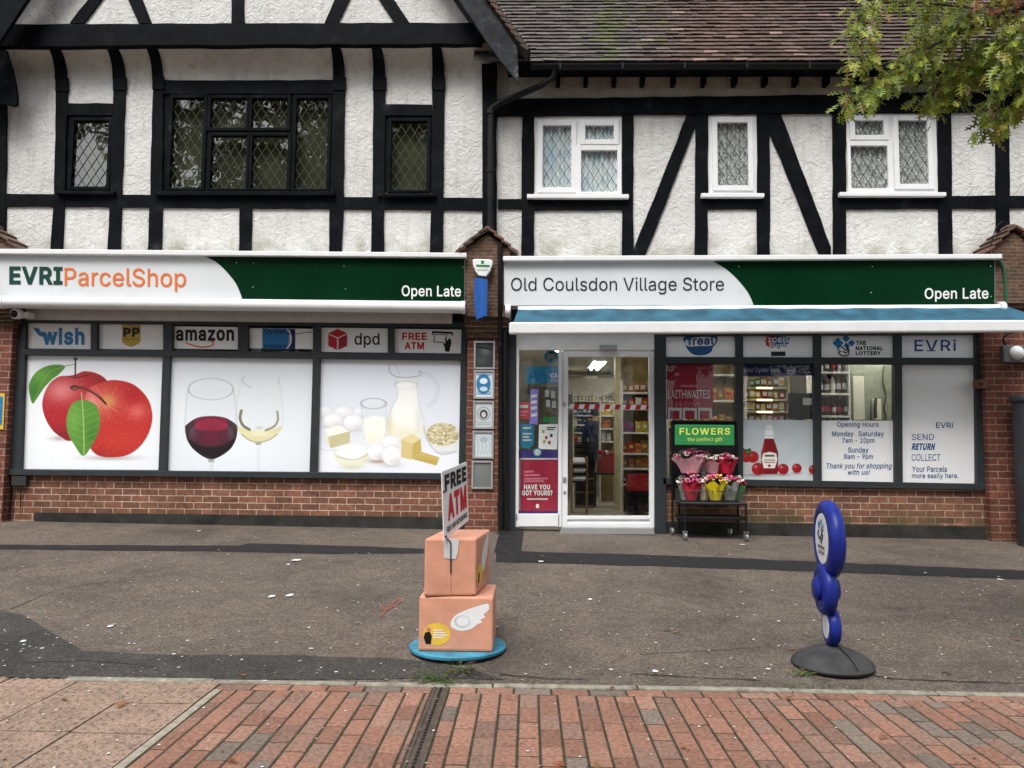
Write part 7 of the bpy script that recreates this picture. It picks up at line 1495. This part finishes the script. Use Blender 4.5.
# ================================================================== flower stand
M('wire_grey', (.10, .10, .10), .45, metal=.6)
YC0, YC1 = 9.1, 9.46
fs_ = thing('flower_stand', 'black wheeled flower stand with green FLOWERS header board', 'flower stand', at(712, 541, 9.3)); gzf = gz(at(712, 540, 9.2).x, 9.2)
mb = MB()
for x in (685, 746):
    for Y in (YC0, YC1-.02): mb.tube([(X(x, 520, YC0), Y, gzf+.09), (X(x, 520, YC0), Y, Z(710, 503.5, YC0))], .013, 8)
xa_, xb_ = X(672, 520, YC1), X(737, 480, YC1)
for x in (xa_, xb_): mb.tube([(x, YC1-.03, gzf+.09), (x, YC1-.03, Z(710, 421.5, YC1))], .014, 8)
mb.tube([(xa_, YC1-.03, Z(710, 421.5, YC1)), (xb_, YC1-.03, Z(710, 421.5, YC1))], .014, 8); mb.build('frame', 'black_metal', fs_, smooth=40)
MB().box(xa_, xb_, YC1-.016, YC1-.006, Z(710, 500, YC1), Z(710, 422, YC1)).build('back_panel', 'black_metal', fs_)
hd = MB().pr(675, 424.8, 734.3, 445.2, YC0+.02, .025).build('header_board', 'flower_green', fs_, bevel=.004)
mb = MB(); tpx(mb, 'FLOWERS', 679.5, 428, 730, 434.8, YC0+.016, 'lime_ink', spacing=1.1, bold=.02); tpx(mb, 'the perfect gift', 687.5, 437.3, 722.5, 442.3, YC0+.016, 'lime_ink'); mb.build('lettering', None, hd)
zsf = Z(712, 503.5, YC0)
bk_ = MB(); x0, x1 = X(681, 500, YC0), X(746, 500, YC0); zt = Z(712, 491, YC0)
for k in range(36): x = x0+(x1-x0)*k/35; bk_.tube([(x, YC0, zsf), (x, YC0, zt)], .0025, 5)
for Y in (YC0, YC1-.04): bk_.tube([(x0, Y, zt), (x1, Y, zt)], .005, 6); bk_.tube([(x0, Y, zsf+.005), (x1, Y, zsf+.005)], .006, 6)
for x in (x0, x1):
    for k in range(9): Y = YC0+(YC1-.04-YC0)*k/8; bk_.tube([(x, Y, zsf), (x, Y, zt)], .0025, 5)
    bk_.tube([(x, YC0, zt), (x, YC1-.04, zt)], .005, 6)
bk_.build('basket', 'wire_grey', fs_)
MB().box(X(681, 500, YC0)-.01, X(747, 500, YC0), YC0-.01, YC1-.02, zsf-.02, zsf).build('shelf', 'black_metal', fs_, bevel=.004)
z2 = Z(712, 517, YC0); MB().box(X(680, 517, YC0), X(746, 517, YC0), YC0+.02, YC1-.02, z2-.03, z2).build('shelf', 'black_metal', fs_, bevel=.004)
zu = Z(706, 474, YC0+.12); MB().box(X(677, 474, 9.3), X(737, 474, 9.3), YC0+.12, YC1-.02, zu-.012, zu).build('shelf', 'black_metal', fs_)
for x, Y in ((685, YC0), (746, YC0), (677, YC1-.04), (737, YC1-.04)):
    cx_ = X(x, 530, YC0); w_ = MB(); w_.lathe([(.03, -.014), (.042, -.012), (.044, 0), (.042, .012), (.03, .014)], (cx_, Y, gz(cx_, Y)+.048), 18, (1, .15, 0)); w = w_.build('wheel', 'galvanised', fs_, smooth=40)
    MB().box(cx_-.024, cx_-.018, Y-.02, Y+.02, gz(cx_, Y)+.04, gzf+.1).box(cx_+.018, cx_+.024, Y-.02, Y+.02, gz(cx_, Y)+.04, gzf+.1).box(cx_-.026, cx_+.026, Y-.025, Y+.025, gzf+.095, gzf+.102).build('fork', 'galvanised', w)
M('wrap_pink', (.62, .32, .36), .3, alpha=.75); M('wrap_red', (.50, .02, .05), .3); M('wrap_yellow', (.72, .58, .02), .3); M('wrap_clear', (.35, .38, .34), .2, alpha=.7); M('wrap_green', (.08, .2, .07), .4); M('wrap_kraft', (.45, .36, .25), .6)
M('petal_pink', (.62, .10, .24), .6); M('petal_red', (.42, .02, .05), .6); M('petal_white', (.75, .72, .68), .6); M('petal_yellow', (.7, .5, .05), .6); M('stalk_green', (.05, .12, .03), .6); M('petal_rose', (.6, .28, .34), .6)
def bouquet(label, px0, px1, pyt, pyb, Y, wrap, petals, seed):
    rg = random.Random(seed); cx_ = (X(px0, pyb, Y)+X(px1, pyb, Y))/2; zb, ztp = Z((px0+px1)/2, pyb, Y), Z((px0+px1)/2, pyt, Y); w = (X(px1, pyt, Y)-X(px0, pyt, Y))/2; h = ztp-zb
    t = thing('bouquet', label, 'flowers', (cx_, Y, zb), 'bouquets on the flower stand'); mb = MB(); n = 26; vs = []; prof = ((.62, 0), (.74, .2), (.92, .42), (1.06, .58), (1.16, .68))
    for r_, hh in prof:
        for k in range(n):
            a = 2*math.pi*k/n; j = 1+(.14*math.sin(a*6+seed)+rg.uniform(-.09, .09))*(.3+hh); vs.append((cx_+w*r_*j*math.cos(a), Y+min(w, .12)*r_*j*math.sin(a), zb+h*(hh+(.08*math.sin(a*5+seed*2)+rg.uniform(-.05, .05) if hh > .5 else 0))))
    mb.add(vs, [(i*n+k, i*n+(k+1) % n, (i+1)*n+(k+1) % n, (i+1)*n+k) for i in range(len(prof)-1) for k in range(n)]); mb.build('wrap', wrap, t, smooth=30)
    f = MB(); l = MB()
    for k in range(30):
        a = rg.uniform(0, 6.28); q_ = math.sqrt(rg.random())*1.05; c = Vector((cx_+w*q_*math.cos(a), Y+min(w, .11)*q_*math.sin(a)-.01, zb+h*(.66+.36*(1-q_*q_*.8)*rg.uniform(.6, 1.15)))); m_ = rg.choice(petals); r_ = rg.uniform(.02, .034)
        f.ball(c, r_*.55, 7, 5, mat=m_)
        for j in range(9):
            b = 2*math.pi*j/9+rg.uniform(-.3, .3); e = Vector((math.cos(b), math.sin(b), rg.uniform(.1, .7))).normalized(); s_ = e.orthogonal().normalized()
            p = c+e*r_; f.add([c+s_*r_*.3, p+s_*r_*.42, p+e*r_*.35, p-s_*r_*.42, c-s_*r_*.3], [(0, 1, 2, 3, 4)], m_)
    for k in range(26):
        a = rg.uniform(0, 6.28); q_ = math.sqrt(rg.random())*1.1; c = Vector((cx_+w*q_*math.cos(a), Y+min(w, .11)*q_*math.sin(a), zb+h*.70)); e = Vector((math.cos(a)*.6, math.sin(a)*.6, 1)).normalized()*rg.uniform(.04, .08); s_ = e.orthogonal().normalized()*.012; l.add([c, c+e*.5+s_, c+e, c+e*.5-s_], [(0, 1, 2, 3)])
    f.build('flowers', None, t); l.build('foliage', 'stalk_green', t)
YQ = 9.26
bouquet('large bouquet of pink flowers in pale pink wrapping', 676, 704.5, 450, 473, YQ, 'wrap_pink', ['petal_rose', 'petal_pink', 'petal_white'], 1)
bouquet('upper bouquet of white and red flowers in pink wrapping', 704, 722, 455, 473.2, YQ, 'wrap_pink', ['petal_white', 'petal_red', 'petal_white'], 2)
bouquet('upper right bouquet of crimson flowers in red wrapping', 717, 735.5, 454, 473.2, YQ-.03, 'wrap_red', ['petal_red', 'petal_pink', 'petal_white'], 3)
bouquet('bouquet in red wrapping at left of the wire basket', 683.5, 699, 474.5, 500, YC0+.09, 'wrap_red', ['petal_pink', 'petal_rose'], 4)
bouquet('bouquet of pale flowers in brown paper in the basket', 697.5, 710, 475, 500, YC0+.16, 'wrap_kraft', ['petal_white', 'petal_rose'], 5)
bouquet('bouquet in bright yellow wrapping in the wire basket', 706.5, 724.5, 475, 500, YC0+.08, 'wrap_yellow', ['petal_pink', 'petal_yellow', 'petal_rose'], 6)
bouquet('bouquet in clear wrapping at right of the wire basket', 722, 738.5, 476, 500, YC0+.10, 'wrap_clear', ['petal_red', 'petal_white', 'petal_pink'], 7)

bouquet('small bouquet of dark red flowers tucked between the upper wraps', 697, 710, 452, 473, YQ+.06, 'wrap_clear', ['petal_red', 'petal_pink'], 8)
bouquet('white and pink bouquet at the left end of the wire basket', 679, 690, 476, 500, YC0+.2, 'wrap_clear', ['petal_white', 'petal_rose'], 9)
bouquet('bouquet with green wrap at the right end of the basket', 732, 744, 478, 500, YC0+.16, 'wrap_green', ['petal_white', 'petal_red'], 10)
# ================================================================== oak tree at the kerb, fallen leaves, litter
m = bpy.data.materials.new('oak_leaf'); m.use_nodes = True; MATS['oak_leaf'] = m; t = m.node_tree; pb = t.nodes['Principled BSDF']; pb.inputs['Roughness'].default_value = .42
vc = t.nodes.new('ShaderNodeVertexColor'); vc.layer_name = 'Col'; t.links.new(vc.outputs[0], pb.inputs['Base Color']); tl_ = t.nodes.new('ShaderNodeBsdfTranslucent'); t.links.new(vc.outputs[0], tl_.inputs[0])
mx = t.nodes.new('ShaderNodeMixShader'); mx.inputs[0].default_value = .4; t.links.new(pb.outputs[0], mx.inputs[1]); t.links.new(tl_.outputs[0], mx.inputs[2]); t.links.new(mx.outputs[0], t.nodes['Material Output'].inputs[0])
HALF = [(0, .010), (.18, .022), (.24, .19), (.28, .20), (.31, .045), (.42, .05), (.50, .30), (.55, .30), (.54, .06), (.64, .06), (.75, .27), (.79, .25), (.77, .06), (.86, .06), (.92, .09), (1.0, 0)]
LEAF = [(x, y) for x, y in HALF]+[(x, -y) for x, y in reversed(HALF[:-1])]
def leaf(mb, c, d, n, L, col, curl=.2):
    d = Vector(d).normalized(); n = Vector(n); n = (n-d*n.dot(d)).normalized(); s = d.cross(n); k = len(HALF)
    pt = lambda x, y: Vector(c)+d*(x*L)+s*(y*L)+n*(curl*L*(abs(y)*.6-x*x*.5))
    mid = [pt(x, 0) for x, y in HALF[:-1]]; lf = [pt(x, y) for x, y in HALF]; rg = [pt(x, -y) for x, y in HALF]; m_ = len(mid)
    vs = mid+lf+rg[:-1]; fs = []
    for i in range(m_-1): fs += [(i, i+1, m_+i+1, m_+i), (i+1, i, m_+k+i, m_+k+i+1)]
    fs += [(m_-1, m_+k-1, m_+k-2), (m_-1, m_+k+m_-1, m_+k-1)]
    mb.add(vs, fs, None, col)
tr = thing('oak_tree', 'oak tree with green lobed leaves reaching in at top right', 'tree', (4.6, 4.0, 0))
tk = MB(); tk.tube([(4.6, 4.0, -.05), (4.58, 4.0, .3), (4.55, 4.02, 1.6), (4.5, 4.0, 3.0), (4.45, 3.95, 4.4), (4.5, 3.9, 6.5)], [.26, .2, .17, .15, .11, .05], 14)
M('bark', (.09, .07, .05), .9, var=.4, scale=14, bmp=.8, bscale=30); trunk = tk.build('trunk', 'bark', tr, smooth=50)
lb = MB(); lv = MB(); rl = random.Random(11)
greens = [(.21, .28, .03), (.28, .34, .035), (.13, .19, .025), (.34, .38, .05), (.35, .34, .05), (.22, .29, .06)]
lb.tube([(4.45, 3.95, 4.2), at(1150, 0, 4.3), at(1060, -10, 4.4), at(1010, 12, 4.45), at(965, 30, 4.5), at(925, 50, 4.55)], [.06, .045, .03, .02, .012, .006], 8)
clusters = [((1010, 12), (872, 4), (862, 60), 84, 14), ((960, 30), (905, 62), (842, 104), 70, 12), ((990, 5), (930, 22), (915, 68), 90, 15), ((985, 40), (945, 72), (930, 106), 70, 11), ((1015, 30), (975, 60), (955, 90), 90, 15), ((1040, 0), (985, 8), (960, 14), 70, 14),
            ((1050, 40), (1008, 70), (980, 132), 46, 9), ((1060, 60), (1022, 95), (995, 124), 46, 10), ((1040, 10), (1010, 40), (1000, 76), 90, 15), ((1080, 20), (1050, 60), (1035, 110), 70, 20), ((1100, 0), (1090, 60), (1080, 130), 70, 22), ((1050, -20), (980, -20), (900, -22), 110, 16), ((1120, -40), (1150, 30), (1160, 120), 80, 30), ((920, 66), (885, 80), (868, 100), 26, 8)]
for a, b, c, cnt, sp in clusters:
    cnt = int(cnt*2.9)
    Y0 = rl.uniform(4.3, 4.75); pts = catmull([a, b, c], 8, False); P = [at(x, y, Y0+.1*math.sin(i)) for i, (x, y) in enumerate(pts)]
    lb.tube(P, [.009-.007*i/(len(P)-1) for i in range(len(P))], 5)
    for k in range(cnt):
        i = int(len(pts)*rl.random()**.8); i = min(i, len(pts)-1); x, y = pts[i]
        x += rl.gauss(0, sp*.55); y += rl.gauss(0, sp*.45)+2; p = at(x, y, Y0+rl.uniform(-.28, .28)); base = P[i]
        out = (p-base).normalized() if (p-base).length > .01 else Vector((0, 0, -1)); d = out+Vector((rl.uniform(-.5, .5), rl.uniform(-.6, .6), -rl.uniform(.1, .9)))
        col = rl.choice(greens); f_ = rl.uniform(.75, 1.25); col = tuple(v*f_ for v in col)
        if (x > 975 and y < 12 and rl.random() < .45): col = (.34, .10, .03)
        elif rl.random() < .025: col = (.26, .17, .04)
        leaf(lv, p, d, (rl.uniform(-1, 1), -rl.uniform(.2, 1), rl.uniform(-.2, 1.2)), rl.uniform(.065, .115), col, rl.uniform(-.1, .5))
        if rl.random() < .4: lb.tube([base, p], .0018, 4)
for k in range(500):
    a = rl.uniform(0, 6.28); q_ = rl.uniform(.5, 2.4); p = Vector((4.5+q_*math.cos(a)*.8+.5, 3.4+q_*math.sin(a), rl.uniform(4.6, 7.5)))
    leaf(lv, p, (rl.uniform(-1, 1), rl.uniform(-1, 1), -.5), (rl.uniform(-1, 1), rl.uniform(-1, 1), 1), rl.uniform(.12, .2), rl.choice(greens))
lb.build('limb', 'bark', trunk, smooth=50); lv.build('crown', 'oak_leaf', tr)
rust = [(.30, .10, .035), (.36, .16, .05), (.22, .09, .04), (.28, .17, .07)]
spots = [(563, 763, 1.0), (597, 763, .8), (832, 702, .7), (794, 698, .6), (953, 676, .7), (789, 652, .8), (810, 673, .5), (127, 702, .9), (66, 702, .7), (246, 678, .7), (672, 631, .7), (680, 633, .6), (470, 676, .6), (455, 672, .6), (236, 765, .7), (700, 545, .8), (716, 549, .7), (690, 552, .6), (742, 549, .8), (540, 556, .6), (900, 548, .7), (960, 551, .6), (330, 687, .5), (610, 690, .5), (1010, 640, .7), (880, 740, .6), (690, 752, .6)]
for i, (x, y, s) in enumerate(spots):
    p = gp(x, y) if y < 687 else flat(x, y, .004); mb = MB(); a = rl.uniform(0, 6.28); leaf(mb, (0, 0, .008), (math.cos(a), math.sin(a), .05), (0, 0, 1), .11*s, rl.choice(rust), .25)
    o = mb.build('fallen_leaf', 'oak_leaf'); o.location = (p.x, p.y, (gz(p.x, p.y) if y < 687 else .004)+.004)
    w_ = 'on the brick paving' if y >= 687 else ('beside the flower stand' if y < 553 and x < 760 else 'on the tarmac forecourt'); tag(o, f'rusty brown fallen oak leaf lying {w_}', 'leaf', f'fallen leaves {w_}')
for i, (x, y, s) in enumerate([(296, 560.5, .07), (288, 565, .04), (272, 597, .045), (290, 596, .05), (199, 531.5, .035), (23, 642, .03), (110, 627, .035), (541, 562, .04), (742, 545, .05), (655, 672, .03), (1000, 580, .04), (590, 600, .03)]):
    s *= .5; p = gp(x, y); z = gz(p.x, p.y)+.006; mb = MB(); n = 7; vs = [(p.x+s*1.4*math.cos(6.28*k/n)*rl.uniform(.6, 1.2), p.y+s*2.2*math.sin(6.28*k/n)*rl.uniform(.6, 1.2), z+rl.uniform(0, .003)) for k in range(n)]
    mb.add(vs+[(p.x, p.y, z+.002)], [(k, (k+1) % n, n) for k in range(n)]); tag(mb.build('paper_scrap', 'white_paint'), 'scrap of white paper lying flat on the forecourt', 'litter', 'paper scraps on the forecourt')
sp_ = MB()
for k in range(560):
    x, y = rl.uniform(-3, 1027), 528+(682-528)*rl.random()**.9; p = gp(x, y)
    if p.y > 9.3: continue
    s = rl.uniform(.004, .0095)*(1.5 if rl.random() < .15 else 1); z = gz(p.x, p.y)+.0065; a = rl.uniform(0, 3)
    sp_.add([(p.x+s*1.3*math.cos(a+j*1.2566)*rl.uniform(.7, 1.2), p.y+s*1.3*math.sin(a+j*1.2566)*rl.uniform(.7, 1.2), z+rl.uniform(0, .001)) for j in range(5)], [(0, 1, 2, 3, 4)], rl.choice(['white_paint', 'stone_edge', 'pale_ink', 'mortar_pale']))
for k in range(140):
    p = flat(rl.uniform(0, 1024), rl.uniform(690, 768), .006); s = rl.uniform(.004, .009); sp_.add([(p.x+s*math.cos(j*1.2566)*rl.uniform(.7, 1.2), p.y+s*math.sin(j*1.2566)*rl.uniform(.7, 1.2), p.z) for j in range(5)], [(0, 1, 2, 3, 4)], rl.choice(['white_paint', 'stone_edge', 'mortar_pale', 'tar']))
sp_.build('petal_litter', None, kind='stuff')
ms = MB()
for k in range(420):
    u = rl.random(); x = rl.choice([rl.uniform(420, 480), rl.uniform(780, 880), rl.uniform(0, 1024)]); y = 684+rl.gauss(0, 1.5)+(x-512)*.011; p = gp(x, y); a = rl.uniform(0, 6.28); h = rl.uniform(.004, .018); z = gz(p.x, p.y)+.003
    ms.add([(p.x, p.y, z), (p.x+.012*math.cos(a), p.y+.012*math.sin(a), z+h*.6), (p.x+.02*math.cos(a+.3), p.y+.02*math.sin(a+.3), z+h)], [(0, 1, 2)], rl.choice(['stalk_green', 'moss_green']))
M('moss_green', (.07, .09, .02), .9); ms.build('kerb_weeds', None, kind='stuff')
def weed(x, y, label, n, s, cols):
    p = gp(x, y); o = Vector((p.x, p.y, gz(p.x, p.y))); t = thing('weed', label, 'plant', o); mb = MB(); st2 = MB()
    for k in range(n):
        a = rl.uniform(0, 6.28); r_ = rl.uniform(.01, s); h = rl.uniform(.01, s*.7); c = o+Vector((math.cos(a)*r_*1.6, math.sin(a)*r_*.8, h)); st2.tube([o, c], .0015, 4); leaf(mb, c, (math.cos(a), math.sin(a), rl.uniform(-.2, .5)), (0, 0, 1), rl.uniform(.025, .05), rl.choice(cols), .3)
    mb.build('foliage', 'oak_leaf', t); st2.build('stem', 'stalk_green', t)
weed(438, 681, 'low green weed and dead leaves at top of the drain channel', 34, .09, [(.08, .14, .03), (.05, .09, .03), (.20, .13, .05)])
weed(463, 673, 'clump of brown dead leaves against the blue disc base', 30, .09, [(.16, .08, .05), (.10, .06, .04), (.09, .12, .03)])
weed(806, 676, 'small yellow green weed beside the grey rubber base', 18, .06, [(.14, .17, .03), (.22, .2, .05)])
weed(498, 534, 'small dark weed at the foot of the drainpipe', 16, .07, [(.05, .08, .02), (.1, .06, .03)])
M('paint_pink', (.36, .09, .08), .8, var=.5, scale=60)
for pts in ([(380, 618), (388, 608), (394, 603), (399, 597)], [(378, 604), (386, 610), (404, 600)]):
    a = catmull(pts, 4, False); ground_patch('paint_mark', [(x, y) for x, y in a]+[(x+.6, y+.45) for x, y in reversed(a)], 'paint_pink', .007)

# trees across the road, mirrored in the window glass
def far_tree(seed):
    rg = random.Random(seed); t = thing('roadside_tree', 'tall leafy tree across the road, mirrored in the window glass', 'tree', (0, 0, 0), 'trees across the road')
    tk = MB(); tk.tube([(0, 0, -.1), (.05, 0, 1.5), (0, .1, 4), (.1, 0, 7)], [.3, .24, .18, .06], 10)
    for k in range(9): a = rg.uniform(0, 6.28); h = rg.uniform(2.6, 6); tk.tube([(0, 0, h), (math.cos(a)*1.2, math.sin(a)*1.2, h+1), (math.cos(a)*2.3, math.sin(a)*2.3, h+1.5)], [.08, .05, .02], 6)
    tk.build('trunk', 'bark', t); cr = MB(); lumps = [(rg.gauss(0, 1.3), rg.gauss(0, 1.3), rg.uniform(3.2, 9), rg.uniform(.8, 1.5)) for _ in range(26)]
    for lx, ly, lz, lr in lumps:
        for k in range(130):
            v = Vector((rg.gauss(0, 1), rg.gauss(0, 1), rg.gauss(0, 1))).normalized()*lr*rg.uniform(.5, 1); c = Vector((lx, ly, lz))+v; e = Vector((rg.uniform(-1, 1), rg.uniform(-1, 1), rg.uniform(-1, 1))).normalized(); s_ = e.orthogonal().normalized(); L = rg.uniform(.1, .2); cr.add([c, c+e*L+s_*L*.6, c+e*2*L, c+e*L-s_*L*.6], [(0, 1, 2, 3)], None, rg.choice([(.05, .08, .02), (.07, .1, .025), (.04, .06, .02)]))
    cr.build('crown', 'oak_leaf', t); return t
ft = far_tree(2); ft.location = (-9, -15, 0); ft.matrix_basis = Matrix.Translation((-9, -15, 0)) @ Matrix.Rotation(.3, 4, 'Z') @ Matrix.Scale(1.8, 4)
for c in list(ft.children): c.matrix_parent_inverse = Matrix.Identity(4)
for x, y, s, a in ((-4, -14.5, 1.1, 2), (0.5, -15.5, 1.0, 4), (-14, -15, 1.15, 1), (5, -15, 1.05, 5.2), (10, -14.5, 1.1, .9), (16, -15.5, 1.2, 3.1), (-6.5, -17, 1.2, .2), (2.5, -18, 1.25, 2.2), (7.5, -17.5, 1.2, 4)):
    dup(ft, Matrix.Translation((x, y, 0)) @ Matrix.Rotation(a, 4, 'Z') @ Matrix.Scale(s*1.75, 4))
